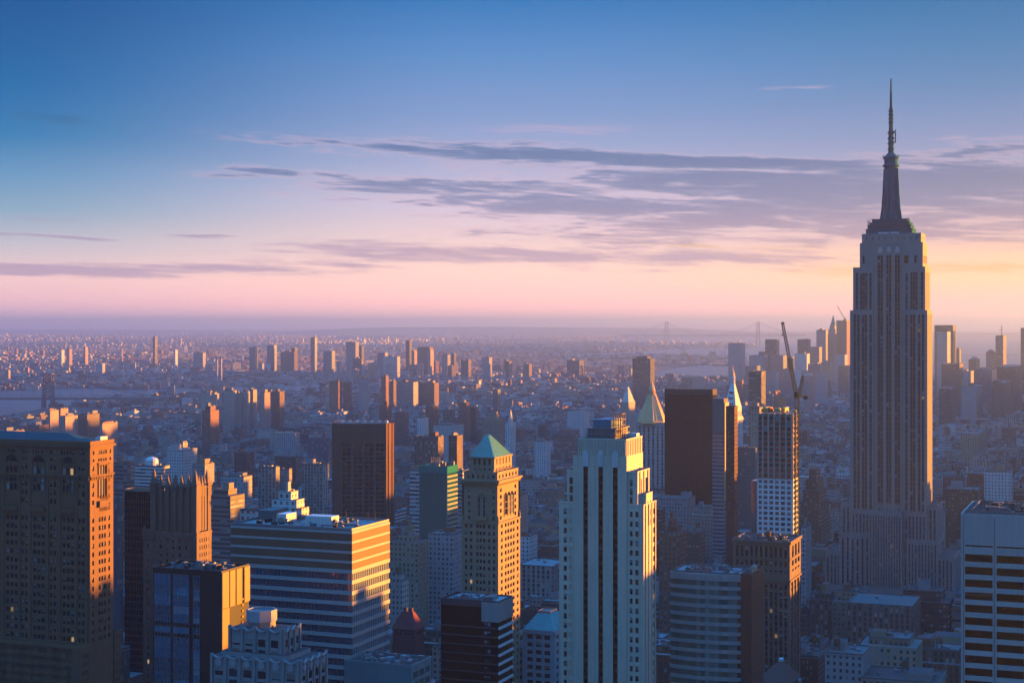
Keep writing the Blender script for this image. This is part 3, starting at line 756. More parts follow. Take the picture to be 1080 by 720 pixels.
# ------------------------------------------------------------------ central tower with three dark window channels
def channel_tower():
    s = Site(599.5, 661, 678, 720); X, Z, Yy = s.x, s.z, s.y
    t = s.thing('limestone_tower', 'pale limestone tower with three full height dark window channels and stepped orange lit side', 'tower')
    mb = MB(); P = []; D = []
    L = s.L
    zt = Z(465); ztop = Z(481); zlo = Z(760)
    # crown block over the channels
    xl, xr = X(606), 0
    tier(mb, P, X(609), xr - .4, .5, L, ztop, zt, (), (), (), (), .3, 0, 1, .8)
    n = 22; xa, xb = X(609), xr - .4
    for i in range(n):     # fluted crown
        x = xa + (xb - xa) * (i + .2) / n
        mb.box(x, x + (xb - xa) / n * .55, .15, .497, ztop, zt + .4, 0)
    for i in range(9):
        y = .8 + (L - 1.6) * (i + .2) / 9
        mb.box(xr - .397, xr - .05, y, y + (L - 1.6) / 9 * .5, Z(520), zt + .3, 0)
    # the three channels
    xL = X(604.5)
    ch = [(X(615.3), X(620.0)), (X(631.1), X(635.8)), (X(646.5), X(651.4))]
    tmp = []
    wall(mb, tmp, (0, 0), *FR, xL, 0, zlo, ztop, ch, [(zlo + .5, Z(493))], 1.3, 0, 2)
    for (p, a, w_, h_) in tmp:
        z = p[2] + h_
        while z > p[2] + 1:
            D.append(((p[0] + .1, p[1], z - 2.5), a, w_ - .2, 2.3)); mb.poly([(p[0], p[1] + .02, z - 4.0), (p[0] + w_, p[1] + .02, z - 4.0), (p[0] + w_, p[1] + .02, z), (p[0], p[1] + .02, z)], 2); z -= 4.0
    mb.poly([(xL, 0, ztop), (0, 0, ztop), (0, L, ztop), (xL, L, ztop)], 1)
    wall(mb, P, (0, 0), *RT, 0, L, zlo, ztop, reg(1, L - 1, 3, .4), [], .5)
    mb.panel((0, L), BK[0], 0, -xL, zlo, ztop); mb.panel((xL, L), LF[0], 0, L, zlo, ztop)
    for a, b in ch:        # pointed pale crests on the channels
        xm = (a + b) / 2
        mb.prism([(xm - 1.35, -.35), (xm + 1.35, -.35), (xm + 1.35, -.003), (xm - 1.35, -.003)], Z(493), Z(479), 3)
        mb.prism([(xm - 1.35, -.35), (xm + 1.35, -.35), (xm + 1.35, -.003), (xm - 1.35, -.003)], Z(479), Z(474.5), 3, top=[(xm - .1, -.2), (xm + .1, -.2), (xm + .1, -.003), (xm - .1, -.003)])
    rw = rows(zlo, Z(537), 4.3, 2.5)
    # left shoulder
    xa = X(597.5); tier(mb, P, xa, xL - .003, .6, L, zlo, Z(499), [(X(600.2), X(603.6))], [(Z(531) + i * 4.3 * .9, Z(531) + i * 4.3 * .9 + 3.1) for i in range(3)], None, None, .5, 0, 1, .8)
    xa2 = X(589.5); fcs = [(X(594.2), X(597.6)), (X(600.2), X(603.6))]
    tier(mb, P, xa2, xL - .006, .3, L + 4, zlo, Z(533), fcs, rw, None, None, .45, 0, 1, .9)
    # right shoulders, each lower one further forward on the sunny side
    def rblock(u0, uc, ur, vt, y0, rcols, pil):
        x0 = X(u0, y0) ; x1 = X(uc, y0); y1 = Yy(ur, x1); z = Z(vt, x1, y0)
        tier(mb, P, x0, x1, y0, y1, zlo, z, [c for c in [(X(664.2, y0), X(667.2, y0)), (X(670, y0), X(673.4, y0))] if c[1] < x1 - .3], rw if vt > 525 else [(Z(531) + i * 3.9, Z(531) + i * 3.9 + 3.0) for i in range(3)], reg(y0 + .8, y1 - .8, rcols, .34), [r for r in rw if r[1] < z - 2] if vt > 500 else [(z - 16, z - 3)], .45, 0, 1, .9)
        for i in range(pil):
            y = y0 + (y1 - y0) * (i + .5) / pil - .35
            mb.box(x1 + .003, x1 + .5, y, y + .7, zlo, z + .6, 0)
        return x1, y1
    rblock(661.2, 672.5, 685, 499, 1.0, 2, 3)
    x1, y1 = rblock(661.4, 678.8, 692, 534, .4, 3, 4)
    x2 = X(681.5, 4); y2 = Yy(688, x2)
    tier(mb, P, -4, x2, 4, y2, zlo, Z(522, x2, 4), (), (), reg(5, y2 - 1, 2, .3), [(Z(522, x2, 4) - 14, Z(522, x2, 4) - 3)], .4, 0, 1, .8)
    mb.box(xa2, x1, 0.5, L + 4, 0, zlo - .01, 0, 1)
    mb.build('wall', [pbr('buff_limestone', (.68, .54, .40), var=.22, streak=.28), TAR, BLACKM, pbr('pale_crest', (.60, .58, .54))], t)
    windows(s, t, P, glass('tower_glass', (.012, .02, .028), 1.9, .06, .55, (.36, .38, .36), .006), limit=100)
    windows(s, t, D, G_BLACK, name='channel_window', limit=60)
    # rooftop plant: louvred box, steel frame and pipes
    b = MB(); x0, x1_, y0, y1_ = X(626, 6), X(647, 6), 6, L - 1
    b.box(x0 - 2.4, x1_ + 1.2, y0 - 1.5, y1_, zt + .01, zt + 5.0, 1, 1)
    for i in range(2): b.box(x0 - 3, x1_ + 2, y0 - 2.2, y0 - 1.9, zt + 2.2 + i * 2.6, zt + 2.55 + i * 2.6, 2, 2, True); b.box(x1_ + 1.6, x1_ + 1.9, y0 - 2, y1_ + .6, zt + 2.2 + i * 2.6, zt + 2.55 + i * 2.6, 2, 2, True)
    for i in range(7): b.bar((x0 - 2.9 + i * (x1_ - x0 + 4.6) / 6, y0 - 2.05, zt), (x0 - 2.9 + i * (x1_ - x0 + 4.6) / 6, y0 - 2.05, zt + 5.2), .2, 2)
    b.box(x0, x1_ - 1, y0, y1_ - 1, zt + 5.01, Z(442, x0, y0), 0, 0)
    for i in range(9): b.box(x0 - .1 + i * (x1_ - 1 - x0) / 9, x0 + .25 + i * (x1_ - 1 - x0) / 9, y0 - .2, y0 - .003, zt + 5.1, Z(442, x0, y0) - .2, 0, 0)
    b.build('plant_room', [pbr('blue_louvre', (.10, .22, .30), .6), pbr('plant_grey', (.16, .17, .18)), STEEL], t)
    b = MB(); zc = Z(436, x1_, y0)
    for i in range(4):
        for j in range(3): b.bar((x1_ + .2 + i * 1.1, y0 + j * 3.2, zt + 1), (x1_ + .2 + i * 1.1, y0 + j * 3.2, zc), .3)
    for k_ in range(4):
        z = zt + 4 + k_ * (zc - zt - 4.2) / 3
        b.bar((x1_ - .3, y0, z), (x1_ + 4.2, y0, z), .3); b.bar((x1_ + 3.5, y0 - .5, z), (x1_ + 3.5, y0 + 7, z), .3)
    b.build('steel_frame', pbr('rust_steel', (.30, .16, .09)), t)
    b = MB(); b.box(-4.5, -1.2, L - 6, L - 1.5, zt + .02, zt + 2.2, 0, 0); b.box(-8, -5.4, L - 5, L - 2, zt + .02, zt + 1.6, 0, 0)
    b.build('rooftop_box', WHITEP, t)
    claim(s, xa2, x1 + 8, 0, L + 8)
    LANDMARK['the pale three channel tower'] = (630, 600)
channel_tower()

# ------------------------------------------------------------------ campanile tower with the green pyramid
def pyramid_tower():
    s = Site(487, 525.5, 548.5, 900); X, Z, Yy, L, w = s.x, s.z, s.y, s.L, s.w
    t = s.thing('campanile_tower', 'tan brick tower with a green copper pyramid roof and orange lit side', 'tower')
    mb = MB(); P = []
    zlo = Z(735); zm = Z(552); zc = Z(510); 
    rw = rows(zlo, zm, 3.9, 2.1)
    fc = [(X(a), X(a + 2.6)) for a in (490, 495.5, 502, 505.6, 509.2, 514.6, 519.6)]
    rc = [(Yy(a), Yy(a + 1.9)) for a in (528.3, 532.4, 535.2, 538, 540.8, 545)]
    wall(mb, P, (0, 0), *FR, -w, 0, zlo, zm, fc, rw, .5); wall(mb, P, (0, 0), *RT, 0, L, zlo, zm, rc, rw, .5)
    # belfry stage: tall arched group in the middle
    i_ = .8
    fu = [(X(a), X(a + 2.6)) for a in (493, 518.6)]; ru = rows(zm, zc - 2, 3.9, 2.1)
    wall(mb, P, (0, i_), *FR, -w + i_, -i_, zm, zc, fu, ru, .5); wall(mb, P, (-i_, 0), *RT, i_, L - i_, zm, zc, [(Yy(528.6), Yy(530.6)), (Yy(544), Yy(545.8))], ru, .5)
    # cornice with corbels
    mb.box(-w - 1.1, 1.1, -1.1, L + 1.1, zc + .9, zc + 1.8, 0, 0, True); mb.box(-w - .5, .5, -.5, L + .5, zc, zc + .9, 0, 0, True)
    for x in np.arange(-w + .2, 0, 1.2): mb.box(x, x + .55, -.45, i_ - .003, zc - 1.1, zc - .003, 0, 0, True)
    for y in np.arange(.3, L, 1.2): mb.box(-i_ + .003, .45, y, y + .55, zc - 1.1, zc - .003, 0, 0, True)
    mb.box(-w - .35, .35, -.35, L + .35, zm - .4, zm + .5, 0, 0, True)
    # stage over the cornice with small square windows
    zb = Z(500); x0, x1 = -w + .9, -.9; y0, y1 = .9, L - .9
    tier(mb, P, x0, x1, y0, y1, zc + 1.8, zb, reg(x0 + 1, x1 - 1, 6, .42), [(zc + 2.6, zc + 4.6)], reg(y0 + .8, y1 - .8, 6, .42), None, .5, 0, 1, 1.0)
    # top lantern
    x0 = X(495.5, 2.6); x1 = X(521.3, 2.6); y0 = 2.6; y1 = Yy(539.8, x1)
    ze = Z(482.5, x1, y0)
    tier(mb, P, x0, x1, y0, y1, zb, ze, reg(x0 + 1.4, x1 - 1.4, 4, .42), [(zb + 1.6, zb + 3.0), (zb + 4.6, zb + 8.4)], reg(y0 + 1.6, y1 - 1.6, 5, .3), None, .6, 0, 1, 0)
    mb.box(x0 - .5, x1 + .5, y0 - .5, y1 + .5, ze - .6, ze + .2, 0, 0, True)
    for ax in np.linspace(x0 + .2, x1 - .2, 6): mb.ring([(.42, zb), (.34, zb + 1.6), (.05, zb + 2.6)], 6, ax, y0 - .9, 0)
    for ay in np.linspace(y0 + .4, y1 - .2, 7): mb.ring([(.42, zb), (.34, zb + 1.6), (.05, zb + 2.6)], 6, x1 + .9, ay, 0)
    for (ax, ay) in ((-w + .3, .3), (-.3, .3), (-.3, L - .3), (-w + .3, L - .3)): mb.ring([(.8, zm + .5), (.6, zm + 3), (.05, zm + 4.4)], 8, ax, ay, 0)
    mb.panel((0, L), BK[0], 0, w, zlo, zc); mb.panel((-w, L), LF[0], 0, L, zlo, zc)
    mb.poly([(-w, 0, zm), (0, 0, zm), (0, L, zm), (-w, L, zm)], 1)
    mb.box(-w, 0, 0, L, 0, zlo - .01, 0, 1)
    mb.build('wall', [pbr('campanile_brick', (.34, .24, .145)), TAR], t)
    windows(s, t, P, G_DARK)
    for face in (0, 1):
        g = MB(); fr = MB()
        if face == 0:
            o_, a_ = (0, i_ - .05), (1, 0); c0, c1 = X(503.5), X(511.5)
        else:
            o_, a_ = (-i_ + .05, 0), (0, 1); c0, c1 = Yy(533), Yy(543)
        n = 3; cw = (c1 - c0) / n
        za, zs = Z(545), Z(525.5)
        for q in range(n):
            c = c0 + q * cw
            g.panel(o_, a_, c + .2, c + cw - .2, za, zs)
            for zq in np.arange(za + 3.4, zs - 1, 3.7):
                q0_, q1_ = c + .2, c + cw - .2; fr.bar((o_[0] + a_[0] * q0_ + (0 if face == 0 else .06), o_[1] + a_[1] * q0_ - (.06 if face == 0 else 0), zq), (o_[0] + a_[0] * q1_ + (0 if face == 0 else .06), o_[1] + a_[1] * q1_ - (.06 if face == 0 else 0), zq), .3)
            pts = [(c + cw / 2 + (cw / 2 - .2) * math.cos(b), zs + (cw / 2 - .2) * math.sin(b)) for b in np.linspace(0, math.pi, 9)]
            g.poly([(o_[0] + a_[0] * p, o_[1] + a_[1] * p, z) for p, z in pts])
        for q in range(n + 1):
            c = c0 + q * cw; nx, ny = (0, -1) if face == 0 else (1, 0)
            p = (o_[0] + a_[0] * c + nx * .2, o_[1] + a_[1] * c + ny * .2)
            fr.bar((*p, za - 1), (*p, zs + .8), .42)
        mid = (c0 + c1) / 2; R_ = (c1 - c0) / 2 + .3
        if face == 0:
            pts = [(mid + R_ * math.cos(b), zs + .2 + R_ * math.sin(b)) for b in np.linspace(0, math.pi, 13)]
            for p, q in zip(pts, pts[1:]): fr.bar((p[0], o_[1] - .2, p[1]), (q[0], o_[1] - .2, q[1]), .5)
        ob = g.build('arched_window', G_DARK, t); fr.build('window_frame', TAN, ob)
        bl = MB()
        if face == 0: bl.rim(c0 - 1, c1 + 1, -1.2, i_ - .01, za - 1.6, 1.3, .2); bl.box(c0 - 1, c1 + 1, -1.2, i_ - .01, za - 2.2, za - 1.603, 0, 0, True); bl.build('balcony', TAN, t)
    r = MB(); xm, ym = X(514.5, (y0 + y1) / 2), (y0 + y1) / 2; za = Z(458.5, xm, ym); q = 1.0
    r.prism([(x0 + .2, y0 + .2), (x1 - .2, y0 + .2), (x1 - .2, y1 - .2), (x0 + .2, y1 - .2)], ze + .21, za, 0, top=[(xm - q, ym - q * 1.6), (xm + q, ym - q * 1.6), (xm + q, ym + q * 1.6), (xm - q, ym + q * 1.6)])
    for k_ in range(9):       # standing seams
        f_ = (k_ + .5) / 9
        for (ax, ay), (bx, by), (cx_, cy_), (dx, dy) in (((x0, y0), (x1, y0), (xm - q, ym - q * 1.6), (xm + q, ym - q * 1.6)), ((x1, y0), (x1, y1), (xm + q, ym - q * 1.6), (xm + q, ym + q * 1.6))):
            r.bar((ax + (bx - ax) * f_, ay + (by - ay) * f_, ze + .25), (cx_ + (dx - cx_) * f_, cy_ + (dy - cy_) * f_, za), .22, 0, .1)
    r.build('roof', pbr('verdigris', (.09, .34, .28), .6, var=.2, streak=.25), t)
    claim(s, -w - 1, 1, -1, L + 1)
    LANDMARK['the green pyramid tower'] = (515, 560)
pyramid_tower()
# ------------------------------------------------------------------ ribbon window office, sunlit bands on its end
def ribbon_office():
    s = Site(244.5, 371, 410, 640); X, Z, Yy, L, w = s.x, s.z, s.y, s.L, s.w
    t = s.thing('office_block', 'flat roofed office block with white spandrel ribbons, brown top band and sunlit orange end', 'office block')
    st = (Z(649) - Z(702)) / 5.0
    st = 4.25
    zt = Z(559.5); mb = MB(); sp = MB(); zlo = Z(750)
    mb.box(-w, 0, 0, L, 0, zt, 0, 1)
    mb.rim(-w - .1, .1, -.1, L + .1, zt + .003, .9, .5, 2)
    mb.build('wall', [G_BLUE, ROOFP, STEEL], t)
    z = zt - 1.4; k = 0
    while z > zlo:
        brown = k < 4
        b = MB()
        if brown:
            b.rim(-w - .32, .32, -.32, L + .32, z - 2.7, 2.7, .3, 0)
            b.build('brown_panel', pbr('brown_panel', (.16, .085, .05), .6), t)
            z2 = z
        b = MB()
        h = .95 if brown else 1.55
        zz_ = z + (0.18 if brown else 0)
        b.rim(-w - .35, .35, -.35, L + .35, zz_, h, .3, 0)
        b.build('spandrel', pbr('white_spandrel', (.42, .39, .37), .5), t)
        z -= 3.9 if brown else st; k += 1
    fin = MB()      # window mullions
    for x in np.arange(-w, 0, 1.7): fin.box(x, x + .14, -.2, -.003, zlo, zt - 16, 0, 0)
    for y in np.arange(.3, L, 1.7): fin.box(.003, .2, y, y + .14, zlo, zt - 16, 0, 0)
    fin.build('mullion', BLACKM, t)
    b = MB()
    x0 = X(296, L * .45); b.box(x0, x0 + 4.6, L * .35, L * .35 + 9, zt + .02, Z(541.5, x0, L * .35), 0, 0); b.build('stair_bulkhead', pbr('white_paint', (.75, .72, .66)), t)
    b = MB(); x0 = X(322, L * .3); b.box(x0, X(349.5, L * .3), L * .3, L * .3 + 6.5, zt + .02, Z(543.5, x0, L * .3), 0, 0); b.build('lift_bulkhead', MATS['white_paint'], t)
    b = Bits('roof_unit', [ROOFG, BLACKM], t); rg = random.Random(3)
    x0 = -w + 1.5
    b.box(x0, x0 + 7, L * .55, L - 2, zt + .02, zt + 4, 0, 0); b.box(x0 + 8, X(290, L * .5), L * .3, L - 3, zt + .02, zt + 1.6, 1, 1)
    for i in range(26):
        x = rg.uniform(-w + 2, -4); y = rg.uniform(2, L - 3); b.box(x, x + rg.uniform(.6, 2.5), y, y + rg.uniform(.6, 2), zt + .02, zt + rg.uniform(.5, 1.8), rg.choice((0, 1)))
    for u in (365, 388, 396): x = -L * .05; b.bar((X(u, L * .8), L * .8, zt), (X(u, L * .8), L * .8, zt + 4), .18, 1)
    pass
    clutter(s, t, -w + 2, -2, 2, L - 2, zt + .03, 34, 5)
    claim(s, -w - 1, 1, -1, L + 1); LANDMARK['the ribbon windowed office block'] = (330, 640)
ribbon_office()

# ------------------------------------------------------------------ blue glass front, black bay, bronze side
def bronze_block():
    s = Site(161.5, 233.5, 262.5, 600); X, Z, Yy, L, w = s.x, s.z, s.y, s.L, s.w
    t = s.thing('glass_block', 'dark glass block with pale blue window bays, black corner and bronze gold side wall', 'office block')
    zt = Z(605); zlo = Z(760); mb = MB()
    mb.box(-w, 0, 0, L, 0, zt, 0, 1); mb.rim(-w - .1, .1, -.1, L + .1, zt + .003, 1.1, .5, 0)
    mb.build('wall', [BLACKM, TAR], t)
    st = 3.95; P = []
    bays = [(X(163), X(180.2)), (X(182.8), X(199.4)), (X(204), X(210.8))]
    fr = MB()
    for a, b in bays:
        z = zt - 1.2; k = 0
        while z > zlo:
            blue = k in (0, 1, 2, 3, 5, 6, 7, 8, 9, 10)
            n = max(2, round((b - a) / 1.35))
            P.append(((a, -.12, z - st * (.98 if k in (0, 1, 2, 3, 6, 7, 8, 9) else .62)), (1, 0), b - a, st * (.94 if k in (0, 1, 2, 3, 6, 7, 8, 9) else .58)))
            for q in range(n + 1): fr.box(a + (b - a) * q / n - .05, a + (b - a) * q / n + .05, -.22, -.125, z - st, z - .1, 0, 0)
            fr.box(a, b, -.24, -.125, z - .14, z, 0, 0, True); fr.box(a, b, -.2, -.125, z - st * .5 - .05, z - st * .5 + .05, 0, 0, True)
            z -= st; k += 1
    windows(s, t, P, glass('sky_blue_glass', (.03, .10, .17), 2.9, .03, .12, (.25, .34, .42), 0.0), name='window_bay')
    fr.build('mullion', STEEL, t)
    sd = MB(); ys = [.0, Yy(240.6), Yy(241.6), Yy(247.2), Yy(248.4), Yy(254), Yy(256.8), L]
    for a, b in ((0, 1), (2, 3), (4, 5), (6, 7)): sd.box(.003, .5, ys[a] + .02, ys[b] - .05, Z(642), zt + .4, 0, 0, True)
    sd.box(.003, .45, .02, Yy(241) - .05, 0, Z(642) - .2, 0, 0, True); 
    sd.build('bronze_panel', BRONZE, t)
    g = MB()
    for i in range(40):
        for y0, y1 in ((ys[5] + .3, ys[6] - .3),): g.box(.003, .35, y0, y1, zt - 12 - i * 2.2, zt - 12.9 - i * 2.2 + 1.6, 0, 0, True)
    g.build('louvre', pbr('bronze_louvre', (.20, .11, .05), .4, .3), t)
    b = Bits('roof_unit', [ROOFG, BLACKM], t); rg = random.Random(8)
    for i in range(16):
        x = rg.uniform(-w + 3, -3); y = rg.uniform(3, L - 4); b.box(x, x + rg.uniform(1, 4), y, y + rg.uniform(1, 3), zt + .02, zt + rg.uniform(.7, 2.2), rg.choice((0, 1)))
    b.ring([(1.6, zt), (1.6, zt + 2)], 12, X(222, 10), 10, 0)
    pass
    clutter(s, t, -w + 1.5, -2, 1.5, L - 1.5, zt + .03, 14, 6)
    claim(s, -w - 1, 1, -1, L + 1); LANDMARK['the bronze sided glass block'] = (210, 660)
bronze_block()

# ------------------------------------------------------------------ pale art deco crown at the picture's foot
def deco_crown():
    s = Site(221, 313, 325, 560); X, Z, Yy, L, w = s.x, s.z, s.y, s.L, s.w
    t = s.thing('deco_tower', 'pale stone tower top with scalloped parapets, round medallions and a drum lantern', 'tower')
    mb = MB(); P = []; zlo = Z(770)
    def stage(u0, u1, y0, y1, z0, z1, npier, disc, m=0):
        x0, x1 = X(u0, y0), X(u1, y0)
        foot = [(x0 + 1.4, y0), (x1 - 1.4, y0), (x1, y0 + 1.4), (x1, y1), (x0, y1), (x0, y0 + 1.4)]
        mb.prism(foot, z0, z1, 0, 1)
        def face(o, a, n, c0, c1, k):
            wd = (c1 - c0) / k
            for i in range(k + 1):      # piers rise over the wall, swags between them
                c = c0 + wd * i
                p0 = (o[0] + a[0] * (c - .45), o[1] + a[1] * (c - .45)); q = .55
                f = [(p0[0] + n[0] * q, p0[1] + n[1] * q), (p0[0] + a[0] * .9 + n[0] * q, p0[1] + a[1] * .9 + n[1] * q), (p0[0] + a[0] * .9 - n[0] * .3, p0[1] + a[1] * .9 - n[1] * .3), (p0[0] - n[0] * .3, p0[1] - n[1] * .3)]
                mb.prism(f, z0, z1 + 1.1, 0)
            for i in range(k):
                c = c0 + wd * i + .45; wv = wd - .9
                for j in range(6):      # curved swag
                    a0, a1 = j / 6, (j + 1) / 6
                    h0 = 1.0 - 1.1 * math.sin(math.pi * a0); h1 = 1.0 - 1.1 * math.sin(math.pi * a1)
                    q = .25
                    A_ = (o[0] + a[0] * (c + wv * a0) + n[0] * q, o[1] + a[1] * (c + wv * a0) + n[1] * q); B_ = (o[0] + a[0] * (c + wv * a1) + n[0] * q, o[1] + a[1] * (c + wv * a1) + n[1] * q)
                    mb.bar((*A_, z1 - .3 + h0 * .9), (*B_, z1 - .3 + h1 * .9), .65, 2)
                m_ = c + wv / 2
                if disc:
                    for rr, qq in ((1.35, .42), (.95, .5)):
                        pts = [(o[0] + a[0] * (m_ + rr * math.cos(b)) + n[0] * qq, o[1] + a[1] * (m_ + rr * math.cos(b)) + n[1] * qq, z1 - 1.9 + rr * math.sin(b)) for b in np.linspace(0, 2 * math.pi, 17)[:-1]]
                        mb.poly(pts, 2)
                        bk = [(p[0] - n[0] * .45, p[1] - n[1] * .45, p[2]) for p in pts]
                        for j in range(16): mb.poly([bk[j], bk[(j + 1) % 16], pts[(j + 1) % 16], pts[j]], 2)
                wz1 = z1 - (3.9 if disc else 3.2); wz = wz1
                while wz > z0 + 3:
                    P.append(((o[0] + a[0] * (m_ - wv * .33) + n[0] * .04, o[1] + a[1] * (m_ - wv * .33) + n[1] * .04, wz - 2.6), a, wv * .66, 2.6)); wz -= 3.8
        face((0, y0), *FR, x0 + .6, x1 - .6, npier)
        face((x1, 0), *RT, y0 + .6, y1 - .6, max(2, npier // 2 + 1))
        return x0, x1
    stage(222, 316, 0, 20, zlo, Z(699), 6, True)
    stage(241, 298, 4.2, 17, Z(703), Z(670), 4, False)
    z1 = Z(671)
    x0, x1, y0, y1 = X(233, 2.2), X(304, 2.2), 2.2, 18.6
    mb.prism([(x0, y0), (x1, y0), (x1, y1), (x0, y1)], Z(704), Z(694), 0, 1)
    mb.box(X(222), X(316), 0, 20, 0, zlo - .02, 0, 1)
    mb.build('wall', [pbr('cool_stone', (.25, .265, .26), streak=.3), TAR, pbr('cool_stone_pale', (.33, .34, .35))], t)
    windows(s, t, P, G_DARK)
    d = MB(); cx, cy_ = X(276, 10.5), 10.5; zb = Z(671); zt = Z(651)
    d.ring([(5.0, zb), (5.0, zb + 2.6)], 8, cx, cy_, 1, .5, True); d.ring([(5.5, zb + 2.6), (5.5, zt), (4.9, zt), (4.9, zt - .6)], 8, cx, cy_, 0, .5, False)
    d.poly([(cx + 5 * math.cos(a), cy_ + 5 * math.sin(a), zt - .5) for a in np.linspace(math.pi / 8, 2 * math.pi + math.pi / 8, 9)[:-1]], 1)
    d.ring([(5.05, zb + 2.6), (5.5, zb + 2.6)], 8, cx, cy_, 0, .5, False)
    d.build('lantern', [MATS['cool_stone_pale'], STEEL], t)
    claim(s, X(219), X(318), -1, 22); LANDMARK['the scalloped deco tower'] = (275, 690)
deco_crown()

# ------------------------------------------------------------------ gothic crowned tower
def gothic_tower():
    s = Site(163, 206.5, 218, 840); X, Z, Yy, L, w = s.x, s.z, s.y, s.L, s.w
    t = s.thing('gothic_tower', 'dark brown stone tower crowned by a ring of gothic pinnacles', 'tower')
    mb = MB(); P = []; zlo = Z(740)
    zt = Z(523)
    tier(mb, P, -w, 0, 0, L, zlo, zt, reg(-w + 2, -2, 5, .36), [(Z(558), Z(531))] + rows(zlo, Z(563), 3.8, 2.1), reg(1.6, L - 1.6, 4, .36), None, .7, 0, 1, 1.2)
    n = 6
    def pin(x, y, r, z0, z1):
        zs = max(z0, min(zt - .5, z1 - 6)); sq = lambda q: [(x - q, y - q), (x + q, y - q), (x + q, y + q), (x - q, y + q)]
        if zs > z0: mb.prism(sq(r), z0, zs, 0)
        mb.prism(sq(r * 1.15), zs, zs + (z1 - zs) * .42, 0)
        mb.prism(sq(r * 1.45), zs + (z1 - zs) * .42, zs + (z1 - zs) * .48, 0)
        mb.prism(sq(r * 1.0), zs + (z1 - zs) * .48, z1, 0, top=sq(.06))
    for i in range(n + 1):
        x = -w + w * i / n; big = i in (0, n)
        pin(x, -.2, 1.5 if big else 1.0, zlo if big else Z(560), Z(495 if big else 501))
        if 0 < i < n: mb.box(x - .5, x + .5, -.7, -.003, zlo, Z(560), 0)
    for i in range(1, 5):
        y = L * i / 4
        pin(.2, y, 1.5 if i == 4 else 1.0, zlo if i == 4 else Z(560), Z(495 if i == 4 else 501, 0, y))
        mb.box(.003, .7, y - .5, y + .5, zlo, Z(560), 0)
    for i in range(n): pin(-w + w * (i + .5) / n, L, 1.0, Z(530), Z(501, 0, L))
    tier(mb, P, -w + 5, -5, 4.5, L - 3.5, zt, Z(514), reg(-w + 4.5, -4.5, 5, .4), [(zt + 1, zt + 4)], reg(5, L - 5, 3, .4), None, .5, 0, 1, .8)
    # buttressed shoulders
    tier(mb, P, X(151, -2), X(207.5, -2), -2, L + 2, zlo, Z(564), reg(X(153, -2), X(206, -2), 8, .34), rows(zlo, Z(566), 3.8, 2.1), reg(0, L, 5, .34), None, .4, 0, 1, 1.4)
    for u in (152, 161, 207): pin(X(u, -2), -2, .7, Z(570), Z(555))
    mb.box(X(151, -2), X(207.5, -2), -2, L + 2, 0, zlo - .01, 0, 1)
    mb.build('wall', [pbr('gothic_stone', (.20, .135, .095), streak=.3), TAR], t)
    windows(s, t, P, G_DARK)
    claim(s, X(150, -2), X(208, -2) + 3, -3, L + 3); LANDMARK['the gothic crowned tower'] = (185, 560)
gothic_tower()

# ------------------------------------------------------------------ diamond plan brown tower with fluted piers
def fluted_tower():
    Y = 1450.0
    s = Site(352, 408, 412, Y); k = Y / F
    t = empty('fluted_tower', (X0((380)) * Y, Y + 28, 0), 0.06, 'reddish brown fluted tower with chamfered corners and a blank banded top', 'tower')
    def Zv(v): return H - (v - V0) * k
    zt = Zv(447); zband = Zv(468)
    hw = 27.0
    foot = [(-hw + 8, -hw), (hw - 6, -hw), (hw + .5, -hw + 9), (hw + .5, hw - 9), (hw - 8, hw), (-hw + 8, hw), (-hw - .5, hw - 9), (-hw, -hw + 12)]
    sc = lambda f: [(x * f, y * f) for x, y in foot]
    mb = MB(); mb.prism(sc(.985), 0, zt - 1, 0, 1)
    mb.prism(sc(.965), zt - 1, zt, 1, 1)
    mb.build('wall', [G_DARK, TAR], t)
    pier = MB(); rg = random.Random(5)
    faces = list(zip(foot, foot[1:] + foot[:1]))
    for fi, (p, q) in enumerate(faces):
        L_ = math.hypot(q[0] - p[0], q[1] - p[1]); a = ((q[0] - p[0]) / L_, (q[1] - p[1]) / L_); n = (a[1], -a[0])
        pier_n = {0: 4, 1: 2, 7: 4}.get(fi, 4)
        def pb(c0, c1, d, z0, z1, m=0):
            f = [(p[0] + a[0] * c + n[0] * dd, p[1] + a[1] * c + n[1] * dd) for c, dd in ((c0, d), (c1, d), (c1, -.6), (c0, -.6))]
            pier.prism(f, z0, z1, m)
        wd = L_ / pier_n
        for i in range(pier_n + 1):
            c = wd * i; hw_ = 1.1 if pier_n > 2 else 1.6
            pb(max(0, c - hw_), min(L_, c + hw_), .75, 0, zt + .4)
        for i in range(pier_n):
            c = wd * (i + .5)
            pb(wd * i + .9, wd * (i + 1) - .9, .1, zband, zt + .1)
            for j in (-1, 0, 1): pb(c + j * wd * .22 - .35, c + j * wd * .22 + .35, .45, zband, zt + .2)
            pb(c - .25, c + .25, .3, 0, zband)
            z = zband - 3.9
            while z > Zv(600): pb(wd * i + 1, wd * (i + 1) - 1, .06, z, z + 1.3); z -= 3.9
    pier.build('pier', pbr('red_brown_brick', (.17, .08, .055), streak=.25), t)
    b = MB()
    for i in range(7):
        b.ring([(1.7, zt), (1.7, zt + 1.6), (1.2, zt + 2.6)], 10, -18 + i * 6.6, -18, 0)
    b.build('cooling_fan', pbr('fan_white', (.6, .58, .56)), t)
    FOOT.append((*sorted((s.C[0] * CA - s.C[1] * SA - 62, s.C[0] * CA - s.C[1] * SA + 12)), s.C[0] * SA + s.C[1] * CA - 20, s.C[0] * SA + s.C[1] * CA + 75))
    LANDMARK['the fluted brown tower'] = (380, 500)
X0 = lambda u: (u - 540) / F
fluted_tower()

